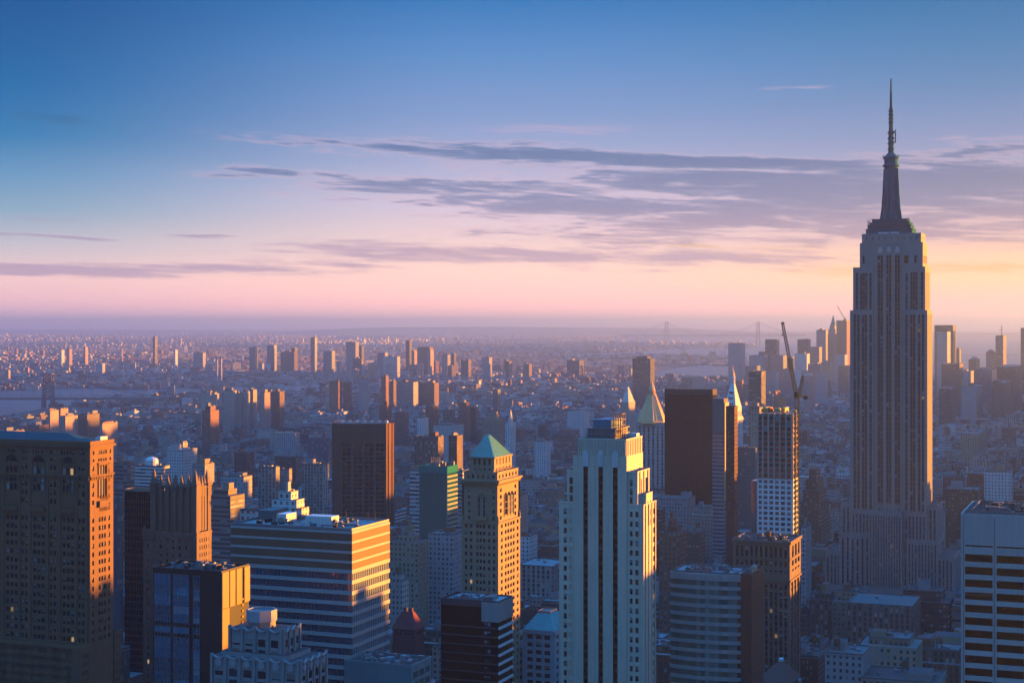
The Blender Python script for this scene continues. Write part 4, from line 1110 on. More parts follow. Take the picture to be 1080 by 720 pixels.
# ------------------------------------------------------------------ green slab with orange end
def green_slab():
    s = Site(442.5, 471.5, 482.5, 1250); X, Z, Yy, L, w = s.x, s.z, s.y, s.L, s.w
    t = s.thing('green_office', 'dark green office slab with vertical fins and a sunlit striped end', 'office block')
    zt = Z(493); mb = MB(); g = pbr('green_panel', (.003, .20, .18), .75, ior=1.2)
    mb.box(-w, 0, 0, L, 0, zt - 4.5, 0, 1); mb.build('wall', [G_GREEN, TAR], t)
    b = MB(); b.box(-w - .3, .3, -.3, L + .3, zt - 4.5, zt, 0, 1, True); b.rim(-w - .3, .3, -.3, L + .3, zt + .003, .9, .4); b.build('parapet', [g, TAR], t)
    f = MB()
    for i in range(11):
        x = -w + (w - .4) * i / 10; f.box(x, x + (.9 if i % 5 == 0 else .45), -.5, -.003, 0, zt - 4.6, 0)
    f.build('fin', g, t)
    z = zt - 8; 
    while z > Z(575):
        h = MB(); h.box(.003, .3, .2, L - .2, z, z + 1.5, 0, 0, True); h.build('spandrel', pbr('tan_panel', (.42, .34, .22)), t); z -= 3.6
    r = Bits('roof_unit', [pbr('plant_tan', (.4, .33, .26)), STEEL], t); rg = random.Random(2)
    for i in range(14):
        x = rg.uniform(-w + 1, -3); y = rg.uniform(2, L - 3); r.box(x, x + rg.uniform(1, 4), y, y + 2, zt + .01, zt + rg.uniform(1, 4), rg.choice((0, 1)))
    for i in range(5): r.bar((X(455 + i * 2.2, 6), 6, zt), (X(455 + i * 2.2, 6), 6, zt + 7.5), .25, 1)
    for zz_ in (3, 5.2, 7.4): r.bar((X(455, 6), 6, zt + zz_), (X(463.8, 6), 6, zt + zz_), .25, 1)
    pass
    claim(s, -w, 1, 0, L); LANDMARK['the green office slab'] = (460, 525)
green_slab()

# ------------------------------------------------------------------ gilded pyramid tower
def gilded_tower():
    s = Site(671, 702, 708, 2050); X, Z, Yy, L, w = s.x, s.z, s.y, s.L, s.w
    t = s.thing('gilded_tower', 'grey stone tower with a gilded octagonal pyramid spire', 'tower')
    mb = MB(); P = []; zt = Z(446.5)
    c = reg(-w + 1.5, -1.5, 6, .42); rcol = reg(1.5, L - 1.5, 6, .42)
    strips(mb, P, (0, 0), *FR, -w, 0, 40, zt, c, 4, 4.2, 2.3); strips(mb, P, (0, 0), *RT, 0, L, 40, zt, rcol, 4, 4.2, 2.3)
    mb.panel((0, L), BK[0], 0, w, 40, zt); mb.panel((-w, L), LF[0], 0, L, 40, zt); mb.poly([(-w, 0, zt), (0, 0, zt), (0, L, zt), (-w, L, zt)], 1)
    mb.rim(-w - .5, .5, -.5, L + .5, zt - 1, 2.2, .8)
    for x, y in ((-w, 0), (0, 0), (0, L), (-w, L)): mb.ring([(1.6, zt - 6), (1.5, zt + 3), (.1, zt + 7)], 8, x, y, 0)
    x1 = X(713, 3); tier(mb, P, -w - 2, x1, 3, L + 4, 0, Z(474), reg(-w, x1 - 1, 10, .42), rows(30, Z(476), 4.2, 2.3), reg(5, L + 2, 5, .42), None, .4, 0, 1, 1.2)
    x2 = X(718.5, 1); y2 = Yy(722.5, x2); tier(mb, P, X(700, 1), x2, 1, y2 + 5, 0, Z(477), reg(X(701, 1), x2 - .6, 5, .42), rows(30, Z(480), 4.2, 2.3), reg(2, y2 + 4, 4, .42), None, .4, 0, 1, 1.2)
    mb.build('wall', [pbr('grey_stone', (.40, .385, .37)), TAR, STEEL], t)
    windows(s, t, P, G_DARK, limit=80)
    cx, cy_ = X(687.5, L / 2), L / 2; k = s.depth(cx, cy_) / F; zz_ = lambda v: H - (v - V0) * k
    r = MB(); r.ring([(15.5 * k, zz_(446)), (15.2 * k, zz_(443)), (4.6 * k, zz_(416.5)), (4.6 * k, zz_(415.5))], 8, cx, cy_, 0, .5)
    for i in range(24):
        a = i * math.pi / 12 + math.pi / 8; e_ = 1.0 if i % 3 == 0 else .93
        r.bar((cx + 15.2 * k * e_ * math.cos(a), cy_ + 15.2 * k * e_ * math.sin(a), zz_(443)), (cx + 4.6 * k * e_ * math.cos(a), cy_ + 4.6 * k * e_ * math.sin(a), zz_(416.5)), .9 if i % 3 == 0 else .5, 0, .4)
    r.build('roof', GOLD, t)
    r = MB(); r.ring([(3.8 * k, zz_(416)), (3.5 * k, zz_(411)), (2.0 * k, zz_(407)), (1.2 * k, zz_(405)), (.3 * k, zz_(401.5))], 8, cx, cy_, 0, .5)
    for i in range(8): a = i * math.pi / 4; r.bar((cx + 3.9 * k * math.cos(a), cy_ + 3.9 * k * math.sin(a), zz_(416.5)), (cx + 3.9 * k * math.cos(a), cy_ + 3.9 * k * math.sin(a), zz_(411)), .8)
    r.build('lantern', GOLD, t)
    claim(s, -w - 3, x2 + 2, 0, L + 14); LANDMARK['the gilded pyramid tower'] = (688, 470)
gilded_tower()

# ------------------------------------------------------------------ white clock tower with pyramid and gold lantern
def clock_tower():
    s = Site(762, 777, 783.5, 2100); X, Z, Yy, L, w = s.x, s.z, s.y, s.L, s.w
    t = s.thing('clock_tower', 'white marble tower with a tall pyramid top and small gold lantern', 'tower')
    mb = MB(); P = []; zt = Z(441)
    fc = reg(-w + 1, -1, 5, .4); rc = reg(1, L - 1, 5, .4)
    tier(mb, P, -w, 0, 0, L, 0, zt, fc, rows(60, zt - 3, 4.2, 2.2), rc, None, .4, 0, 1, 1.5)
    mb.box(-w - 1.2, 1.2, -1.2, L + 1.2, zt - 2.6, zt - 1.4, 0, 0, True)
    x0, x1, y0, y1 = -w + 1.5, -1.5, 1.5, L - 1.5; zs = Z(430)
    tier(mb, P, x0, x1, y0, y1, zt, zs, reg(x0 + 1, x1 - 1, 5, .4), [(zt + 2, zt + 8)], reg(y0 + 1, y1 - 1, 5, .4), None, .5, 0, 1, .8)
    xm, ym = (x0 + x1) / 2, (y0 + y1) / 2; q = 2.2; zp = Z(403, xm, ym)
    mb.prism([(x0, y0), (x1, y0), (x1, y1), (x0, y1)], zs, zp, 0, top=[(xm - q, ym - q), (xm + q, ym - q), (xm + q, ym + q), (xm - q, ym + q)])
    for f_ in (.12, .34, .56):   # dormers on the pyramid
        z = zs + (zp - zs) * f_; e = 1 - f_
        for i in (-1, 0, 1):
            mb.box(xm + i * (x1 - x0) * .22 * e - .7, xm + i * (x1 - x0) * .22 * e + .7, ym + (y0 - ym) * (1 - f_ * .83) - .6, ym + (y0 - ym) * (1 - f_ * .83) + 2, z, z + 2.4, 2, 2)
    mb.build('wall', [pbr('white_marble', (.60, .585, .57)), TAR, BLACKM], t)
    windows(s, t, P, G_DARK, limit=60)
    r = MB(); r.ring([(3.3, zp - 1), (3.0, zp + 5), (3.6, zp + 5.2), (2.8, zp + 8)], 8, xm, ym, 0, .5); r.build('belfry', MATS['white_marble'], t)
    r = MB(); r.ring([(2.8, zp + 8), (2.6, zp + 12), (1.2, zp + 14.5), (.5, zp + 18), (.12, zp + 24)], 8, xm, ym, 0, .5); r.build('lantern', GOLD, t)
    ck = MB(); zc = zt - 14; ck.poly([(-w / 2 + 4 * math.cos(a), -.3, zc + 4 * math.sin(a)) for a in np.linspace(0, 2 * math.pi, 25)[:-1]])
    ck.build('clock_face', LIMEP, t)
    claim(s, -w, 1, 0, L); LANDMARK['the white clock tower'] = (772, 430)
clock_tower()

# ------------------------------------------------------------------ plain dark slab and its two neighbours
def slabs():
    s = Site(701, 751.5, 756, 1650); X, Z, Yy, L, w = s.x, s.z, s.y, s.L, s.w
    t = s.thing('dark_slab', 'broad dark brown curtain wall slab beside the gilded pyramid', 'office block')
    zt = Z(410.5); mb = MB(); mb.box(-w, 0, 0, L, 0, zt - 6, 0, 1); mb.build('wall', [G_BLACK, TAR], t)
    b = MB(); b.box(-w - .2, .2, -.2, L + .2, zt - 6, zt, 0, 1, True); b.build('parapet', [pbr('dark_band', (.05, .035, .03)), TAR], t)
    f = MB()
    for x in np.arange(-w, 0, 1.55): f.box(x, x + .4, -.35, -.003, 0, zt - 6.01, 0)
    for y in np.arange(.2, L, 1.55): f.box(.003, .35, y, y + .4, 0, zt - 6.01, 0)
    f.build('fin', pbr('dark_fin', (.034, .022, .026), .7, ior=1.2), t)
    z = zt - 10; h = MB()
    while z > Z(600): h.box(-w, -.003, -.2, -.003, z, z + 1.2, 0, 0, True); h.box(.003, .2, 0, L, z, z + 1.2, 0, 0, True); z -= 3.9
    h.build('spandrel', pbr('dark_spandrel', (.026, .02, .024), .7, ior=1.2), t)
    claim(s, -w, 1, 0, L); LANDMARK['the broad dark slab'] = (726, 470)
slabs()

def bracket_tower():
    s = Site(751.5, 763.2, 767.5, 1500); X, Z, Yy, L, w = s.x, s.z, s.y, s.L, s.w
    t = s.thing('slim_tower', 'slim glass apartment tower with sunlit orange edge and pale floor bands', 'tower')
    zt = Z(421); mb = MB(); mb.box(-w, 0, 0, L, 0, zt, 0, 1); mb.build('wall', [G_BLUE, TAR], t)
    zm = Z(457)
    b = MB(); b.box(-w - .2, .3, -.3, L, zm, zt + .6, 0, 0, True); b.build('upper_block', pbr('slim_grey', (.15, .14, .14)), t)
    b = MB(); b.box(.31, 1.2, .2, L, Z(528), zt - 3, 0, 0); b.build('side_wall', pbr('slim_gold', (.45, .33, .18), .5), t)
    z = zm - 3
    while z > Z(600):
        h = MB(); h.box(-w - .15, .25, -.35, L, z, z + 1.0, 0, 0, True); h.build('floor_band', pbr('slim_band', (.40, .40, .40)), t); z -= 3.7
    claim(s, -w, 2, 0, L)
    s = Site(765.5, 774.6, 778, 1420); X, Z, L, w = s.x, s.z, s.L, s.w
    t = s.thing('slim_tower', 'slim dark red brick tower close against the white clock tower', 'tower')
    mb = MB(); P = []
    tier(mb, P, -w, 0, 0, L, 0, Z(430), reg(-w + 1, -1, 2, .3), rows(80, Z(436), 3.7, 1.9), reg(1, L - 1, 4, .3), None, .4, 0, 1, 1.4)
    mb.build('wall', [pbr('slim_red', (.09, .03, .028)), TAR], t); windows(s, t, P, G_DARK, limit=60)
    claim(s, -w, 1, 0, L)
bracket_tower()

# ------------------------------------------------------------------ tower under construction and its crane
def site_tower():
    s = Site(798.5, 836.5, 842, 1150); X, Z, Yy, L, w = s.x, s.z, s.y, s.L, s.w
    t = s.thing('unfinished_tower', 'concrete tower under construction, open red netted floors above white panels', 'tower')
    zt = Z(436); zw = Z(505.5); st = 3.75
    fl = MB(); z = zw
    fl.box(-w + 1, -1, 1, L - 1, 0, zt - .5, 2, 0)
    cols = [X(u) for u in (799.2, 804.5, 810.5, 816.5, 822.5, 829, 835)]
    for x in cols: fl.box(x - .55, x + .55, -.55, 1.0, zw, zt + .2, 0)
    for y in np.linspace(.6, L - .6, 4): fl.box(-1.0, .02, y - .6, y + .6, zw, zt + .2, 0)
    while z < zt:
        fl.box(-w - .2, .2, -.2, L + .2, z, z + .38, 0, 0, True); z += st
    fl.build('concrete_frame', [CONC, ROOFG, pbr('dark_interior', (.03, .025, .025))], t)
    nt = Bits('safety_net', [NETR, pbr('teal_net', (.05, .22, .24)), pbr('orange_net', (.6, .22, .05))], t); rg = random.Random(6); z = zw + .4
    while z < zt - st * .9:
        top = z > Z(458)
        for a, b in zip(cols, cols[1:]):
            if rg.random() < (.25 if top else .92): nt.panel((0, .25), (1, 0), a + .6, b - .6, z, z + (1.3 if rg.random() < .6 else st - .5), 1 if top and rg.random() < .6 else 0)
        for y in np.linspace(.6, L - .6, 4)[:-1]:
            if rg.random() < .5: nt.panel((-.15, y), (0, 1), .7, 4, z, z + 1.4, 2)
        z += st
    lw = MB(); lw.box(-w - .05, .05, -.05, L, 0, zw, 0, 1); lw.build('cladding', [WHITEP, ROOFG], t)
    P = []
    for a, b in zip(cols, cols[1:]):
        z = zw - .6
        while z > Z(600):
            P.append(((a + .75, -.12, z - 2.6), (1, 0), b - a - 1.5, 2.2)); z -= st
    for i in range(3):
        z = zw - .6
        while z > Z(600):
            P.append(((.12, 1 + i * (L - 2) / 3, z - 2.6), (0, 1), (L - 2) / 3 - 1.2, 2.2)); z -= st
    windows(s, t, P, glass('new_glass', (.02, .05, .08), 2.2, .05, .3, (.3, .33, .36), 0.0), limit=100)
    # glass slot on the shaded flank
    g = MB(); g.box(X(792.5, 5), -w - .06, 5, L, 0, Z(507, -w, 5), 0, 0); g.build('stair_tower', G_BLUE, t)
    r = MB()
    for i in range(16): x = rg.uniform(-w + 1, -2); r.box(x, x + rg.uniform(.8, 3), 1 + rg.uniform(0, L - 4), L - 2, zt + .45, zt + rg.uniform(1.4, 4), rg.choice((0, 1, 1)))
    for x in np.arange(-w, 0, 1.4): r.bar((x, 0, zt), (x, 0, zt + 1.6), .16, 0)
    r.build('formwork', [CRANEM, pbr('ply_yellow', (.55, .48, .2))], t)
    claim(s, X(792, 5), 6, -2, L + 4); LANDMARK['the tower under construction'] = (817, 510)
    # crane: lattice mast and steep luffing jib
    cx, cyy = X(840.5, -1), -1.0
    c = empty('tower_crane', (s.C[0] + cx * CA + cyy * SA, s.C[1] - cx * SA + cyy * CA, 0), 0.0, 'orange luffing tower crane with steeply raised lattice jib beside the unfinished tower', 'crane')
    k = s.depth(cx, cyy) / F; zz_ = lambda v: H - (v - V0) * k; ux = lambda u: (u - 840.5) * k
    def lattice(mb, p, q, w0, w1, seg, th=.32):
        p, q = Vector(p), Vector(q); d = (q - p).normalized(); up = Vector((0, 1, 0)); a = d.cross(up).normalized(); b = a.cross(d)
        def corner(f, i, j): return p + (q - p) * f + (a * i + b * j) * ((w0 + (w1 - w0) * f) / 2)
        for i, j in ((-1, -1), (1, -1), (1, 1), (-1, 1)): mb.bar(corner(0, i, j), corner(1, i, j), th)
        for n in range(seg):
            f0, f1 = n / seg, (n + 1) / seg
            for (i0, j0), (i1, j1) in (((-1, -1), (1, -1)), ((1, -1), (1, 1)), ((1, 1), (-1, 1)), ((-1, 1), (-1, -1))):
                mb.bar(corner(f0, i0, j0), corner(f1, i1, j1), th * .7); mb.bar(corner(f1, i0, j0), corner(f1, i1, j1), th * .7)
    b = MB(); lattice(b, (0, 0, 40), (0, 0, zz_(420)), 2.6, 2.6, 46, .4); b.build('mast', CRANEM, c)
    b = MB(); b.ring([(2.2, zz_(420)), (2.2, zz_(418))], 10, 0, 0, 0); b.box(-2.2, 7.5, -1.5, 1.5, zz_(418), zz_(416.6), 0, 0, True); b.box(4.6, 7.4, -1.4, 1.4, zz_(421), zz_(417.4), 1, 1, True); b.box(-2.2, -.4, -3, -1.2, zz_(417), zz_(413), 1, 1, True); b.build('slewing_deck', [CRANEM, BLACKM], c)
    b = MB(); lattice(b, (-.5, 0, zz_(417)), (ux(825.5), 0, zz_(341)), 2.3, 1.4, 28, .34); b.box(ux(824), ux(827), -.8, .8, zz_(342), zz_(339.5), 0); b.build('jib', CRANEM, c)
    b = MB(); lattice(b, (1.5, 0, zz_(417)), (ux(846.5), 0, zz_(396)), 1.8, 1.0, 8, .34)
    b.bar((ux(846.5), 0, zz_(396)), (ux(829), 0, zz_(357)), .14); b.bar((ux(846.5), 0, zz_(396)), (6.5, 0, zz_(417)), .2); b.build('gantry', CRANEM, c)
    b = MB(); b.bar((ux(825.0), 0, zz_(341)), (ux(825.0), 0, zz_(352)), .12); b.box(ux(825) - .4, ux(825) + .4, -.3, .3, zz_(354), zz_(352), 0, 0, True); b.build('hook', BLACKM, c)
site_tower()

# ------------------------------------------------------------------ brown block with arcaded top storeys
def arcade_block():
    s = Site(773, 833, 844.5, 1000); X, Z, Yy, L, w = s.x, s.z, s.y, s.L, s.w
    t = s.thing('brick_block', 'brown office block with tall arcaded top windows and dark fluted piers, lit along one edge', 'office block')
    mb = MB(); P = []; zt = Z(573); zlo = Z(740)
    fc = reg(-w + 1.2, -1.2, 11, .52); rc = [(Yy(a), Yy(a + 1.9)) for a in (835.2, 838.4, 841.4)]
    zc = Z(613)
    wall(mb, P, (0, 0), *FR, -w, 0, zc, zt, fc, [(Z(604), Z(602)), (Z(598), Z(592.5)), (Z(589), Z(577))], .7); wall(mb, P, (0, 0), *RT, 0, L, zc, zt, rc, [(Z(604), Z(602)), (Z(598), Z(592.5)), (Z(589), Z(577))], .7)
    mb.rim(-w - .8, .8, -.8, L + .8, zt - .6, 1.8, .9); mb.rim(-w - .4, .4, -.4, L + .4, Z(590.8), .9, .5); mb.rim(-w - .6, .6, -.6, L + .6, zc - .5, 1.1, .7)
    strips(mb, P, (0, .5), *FR, -w, 0, zlo, zc, reg(-w + 1.2, -1.2, 11, .6), 2.2, 3.9, 2.4, .9); strips(mb, P, (-.4, 0), *RT, .5, L, zlo, zc, rc, 1.6, 3.9, 2.4, .7)
    mb.panel((0, L), BK[0], 0, w, zlo, zt); mb.panel((-w, L), LF[0], 0, L, zlo, zt); mb.poly([(-w, 0, zt), (0, 0, zt), (0, L, zt), (-w, L, zt)], 1)
    mb.box(-w, 0, .5, L, 0, zlo - .01, 0, 1)
    mb.build('wall', [pbr('arcade_brown', (.19, .125, .09)), TAR, DARKB], t)
    windows(s, t, P, G_DARK)
    r = Bits('roof_unit', [ROOFG, BLACKM, pbr('plant_orange', (.42, .2, .1))], t); rg = random.Random(12)
    for i in range(22): x = rg.uniform(-w + 2, -3); y = rg.uniform(2, L - 5); r.box(x, x + rg.uniform(1, 5), y, y + rg.uniform(1, 4), zt + .02, zt + rg.uniform(.8, 3.6), rg.choice((0, 1, 2)))
    pass
    clutter(s, t, -w + 1.5, -2, 1.5, L - 1.5, zt + .03, 22, 7, 1)
    claim(s, -w, 1, 0, L); LANDMARK['the arcaded brown block'] = (808, 640)
arcade_block()

# ------------------------------------------------------------------ curved green ribbon office with dark end
def curved_office():
    s = Site(706.5, 792, 805, 760); X, Z, Yy, L, w = s.x, s.z, s.y, s.L, s.w
    t = s.thing('curved_office', 'gently curved office with green glass ribbons and a dark brown blank end', 'office block')
    zt = Z(606, -w / 2, 0); zlo = Z(750)
    n = 16; xe = X(781)
    def fp(d): return [(-w + (xe + w) * i / n, -d + 3.0 * (1 - math.sin(math.pi * (.12 + .88 * i / n)))) for i in range(n + 1)]
    base = fp(0) + [(xe, L), (-w, L)]
    mb = MB(); mb.prism(base, 0, zt, 0, 1); mb.build('wall', [G_GREEN, ROOFP], t)
    z = zt - 2.8; k = 0
    while z > zlo:
        b = MB(); h = 3.2 if k == 0 else 1.75
        f = fp(.35); f[0] = (f[0][0] - .3, f[0][1]); r_ = [(p[0], p[1] + .5) for p in fp(.35)]
        b.prism(f + r_[::-1], z, z + h, 0); 
        b.box(-w - .3, -w + .01, base[0][1], L, z, z + h, 0, 0, True)
        b.build('spandrel', pbr('grey_green_band', (.36, .38, .36), .6), t); z -= 4.3; k += 1
    e = MB(); e.box(xe, 0, .6, L, 0, zt + .5, 0, 1); e.rim(xe, 0, .6, L, zt + .503, .9, .4)
    for zq in np.arange(zlo, zt - 2, 4.3): e.box(.003, .25, .7, L - .1, zq, zq + 2.0, 0, 0, True)
    e.build('end_block', [pbr('dark_umber', (.10, .045, .03), .6), TAR], t)
    r = Bits('roof_unit', [ROOFG, pbr('tan_box', (.5, .36, .25))], t); rg = random.Random(22)
    for i in range(20): x = rg.uniform(-w + 3, xe - 2); y = rg.uniform(4, L - 3); r.box(x, x + rg.uniform(.5, 2), y, y + 1.5, zt + .02, zt + rg.uniform(.4, 1.2), 0)
    for i in range(8): x = rg.uniform(xe + 1, -2); y = rg.uniform(2, L - 5); r.box(x, x + 2, y, y + 2.5, zt + .6, zt + rg.uniform(1.5, 4), rg.choice((0, 1)))
    r.rim(-w, xe, 4, L, zt + .003, .8, .4)
    pass
    clutter(s, t, -w + 2, xe - 1, 5, L - 1.5, zt + .03, 26, 8)
    claim(s, -w - 2, 1, -2, L); LANDMARK['the curved green ribbon office'] = (750, 660)
curved_office()

# ------------------------------------------------------------------ white travertine grid with black windows
def grid_office():
    s = Site(1013.5, 1112, 1120, 600); X, Z, Yy, L, w = s.x, s.z, s.y, 46.0, s.w
    s.L = L
    t = s.thing('white_office', 'white stone office block with wide black windows in a heavy grid', 'office block')
    zt = Z(544.5, -w, 0); zlo = Z(770)
    mb = MB(); P = []
    g = [X(1013.5), X(1017.6), X(1046.8), X(1051), X(1080), X(1084), X(1110)]
    fc = [(g[1], g[2]), (g[3], g[4]), (g[5], g[6])]
    st = (Z(600, -w) - Z(693, -w)) / 7.0
    rw = []; z = Z(583.5, -w)
    while z > zlo: rw.append((z - 3.0, z)); z -= st
    rw = [(Z(575.8, -w), Z(574, -w))] + rw
    wall(mb, P, (0, 0), *FR, -w, 0, zlo, zt, fc, rw[::-1], 1.1)
    wall(mb, P, (0, 0), *RT, 0, L, zlo, zt, reg(2, L - 2, 3, .86), rw[::-1], 1.1)
    wall(mb, P, (-w, 0), *LF, -L, 0, zlo, zt, [], [], 1.1)
    mb.panel((0, L), BK[0], 0, w, zlo, zt); mb.poly([(-w, 0, zt), (0, 0, zt), (0, L, zt), (-w, L, zt)], 1)
    mb.rim(-w - .05, .05, -.05, L + .05, zt + .003, 1.3, .5); mb.box(-w, 0, 0, L, 0, zlo - .01, 0, 1)
    for x in (X(1016.2), X(1048.8), X(1082)): mb.box(x - .12, x + .12, -.08, -.003, zlo, zt, 2, 2)
    mb.build('wall', [TRAV, TAR, ROOFG], t)
    windows(s, t, P, G_BLACK)
    r = Bits('roof_unit', [BLACKM, ROOFG], t); rg = random.Random(31)
    for i in range(30): x = rg.uniform(-w + 6, -6); y = rg.uniform(8, L - 5); r.box(x, x + rg.uniform(1, 5), y, y + rg.uniform(1, 4), zt + .02, zt + rg.uniform(.8, 3), rg.choice((0, 1)))
    r.rim(-w + 3, -3, 5, L - 2, zt + .02, 2.0, .4, 1)
    pass
    clutter(s, t, -w + 4, -6, 6, L - 4, zt + .03, 26, 9)
    claim(s, -w, 1, 0, L); LANDMARK['the white grid office'] = (1045, 640)
grid_office()

# ------------------------------------------------------------------ low dark block with striped sunlit end; others at the picture's foot
def striped_block():
    s = Site(465, 525.5, 540.5, 700); X, Z, Yy, L, w = s.x, s.z, s.y, s.L, s.w
    t = s.thing('dark_office', 'dark glass block with a flat roof and white striped end wall', 'office block')
    zt = Z(636); mb = MB(); zlo = Z(750)
    mb.box(-w, 0, 0, L, 0, zt, 0, 1); mb.rim(-w - .1, .1, -.1, L + .1, zt + .003, .9, .4, 2); mb.build('wall', [G_BLACK, ROOFG, pbr('charcoal', (.05, .055, .065), .5)], t)
    b = MB(); b.box(X(508), .3, -.3, L, Z(656), zt + .2, 0, 0, True); b.box(-w, X(508) - .01, -.25, -.003, Z(641), zt + .1, 1, 1, True); b.build('top_panel', [pbr('end_panel', (.36, .33, .31), .6), MATS['charcoal']], t)
    z = Z(664); k = 0
    while z > zlo:
        h = MB(); h.box(.003, .6, .05, L, z, z + 1.1, 0, 0, True); h.build('sunshade', WHITEP, t)
        h = MB(); h.box(-w, -.003, -.22, -.003, z + .2, z + .9, 0, 0, True); h.build('spandrel', MATS['charcoal'], t); z -= 3.9
    P = [((X(511), -.3, Z(664) - i * 3.9 + 1.2), (1, 0), 1.4, 1.8) for i in range(7)] + [((X(511) + 1.6, -.3, Z(664) - i * 3.9 + 1.2), (1, 0), 1.4, 1.8) for i in range(7)]
    windows(s, t, P, glass('mixed_glass', (.02, .03, .04), 2.0, .06, .55, (.3, .36, .4), 0.0))
    r = Bits('roof_unit', [ROOFP, STEEL], t); r.box(-w + 4, X(505, 5), 5, L - 3, zt + .02, zt + 1.0, 0, 0); r.box(X(512, 6), X(520, 6), 6, L - 5, zt + .02, zt + 1.6, 1, 1); r.bar((X(520, 4), 4, zt), (X(524, 8), 8, zt + 1.8), .4, 1); pass
    clutter(s, t, -w + 2, -3, 2, L - 2, zt + .03, 18, 10)
    claim(s, -w, 1, 0, L); LANDMARK['the striped dark block'] = (502, 680)
    s = Site(363, 434, 455, 620); X, Z, Yy, L, w = s.x, s.z, s.y, s.L, s.w
    t = s.thing('low_block', 'flat roofed teal block with cluttered roof at the foot of the striped dark block', 'office block')
    mb = MB(); P = []; zt = Z(704)
    tier(mb, P, -w, 0, 0, L, 0, zt, (), (), reg(1, L - 1, 3, .86), rows(Z(760), zt - 1.2, 4, 2.6), .3, 0, 1, 1.0)
    mb.build('wall', [pbr('teal_panel', (.12, .21, .22), .6), TAR], t); windows(s, t, P, G_GREEN)
    r = Bits('roof_unit', [ROOFP, STEEL], t); rg = random.Random(41)
    for i in range(40): x = rg.uniform(-w + 1, -3); y = rg.uniform(1, L - 3); r.box(x, x + rg.uniform(.5, 2.4), y, y + rg.uniform(.5, 2), zt + .02, zt + rg.uniform(.4, 2), rg.choice((0, 1)))
    pass
    claim(s, -w, 1, 0, L)
    # black glass slab behind the gothic tower
    s = Site(131.5, 166, 176, 930); X, Z, Yy, L, w = s.x, s.z, s.y, s.L, s.w
    t = s.thing('black_slab', 'black glass slab with an orange roof edge beside the gothic tower', 'office block')
    zt = Z(519); mb = MB(); mb.box(-w, 0, 0, L, 0, zt, 0, 1); mb.rim(-w - .15, .15, -.15, L + .15, zt + .003, 1.2, .6, 2); mb.build('wall', [G_BLACK, TAR, pbr('slab_edge', (.3, .2, .13))], t)
    f = MB()
    for x in np.arange(-w, 0, 1.6): f.box(x, x + .2, -.2, -.003, 0, zt - .5, 0)
    for zq in np.arange(Z(730), zt - 3, 3.9): f.box(-w, -.003, -.12, -.003, zq, zq + 1.0, 0, 0, True)
    f.build('mullion', BLACKM, t); claim(s, -w, 1, 0, L)
striped_block()

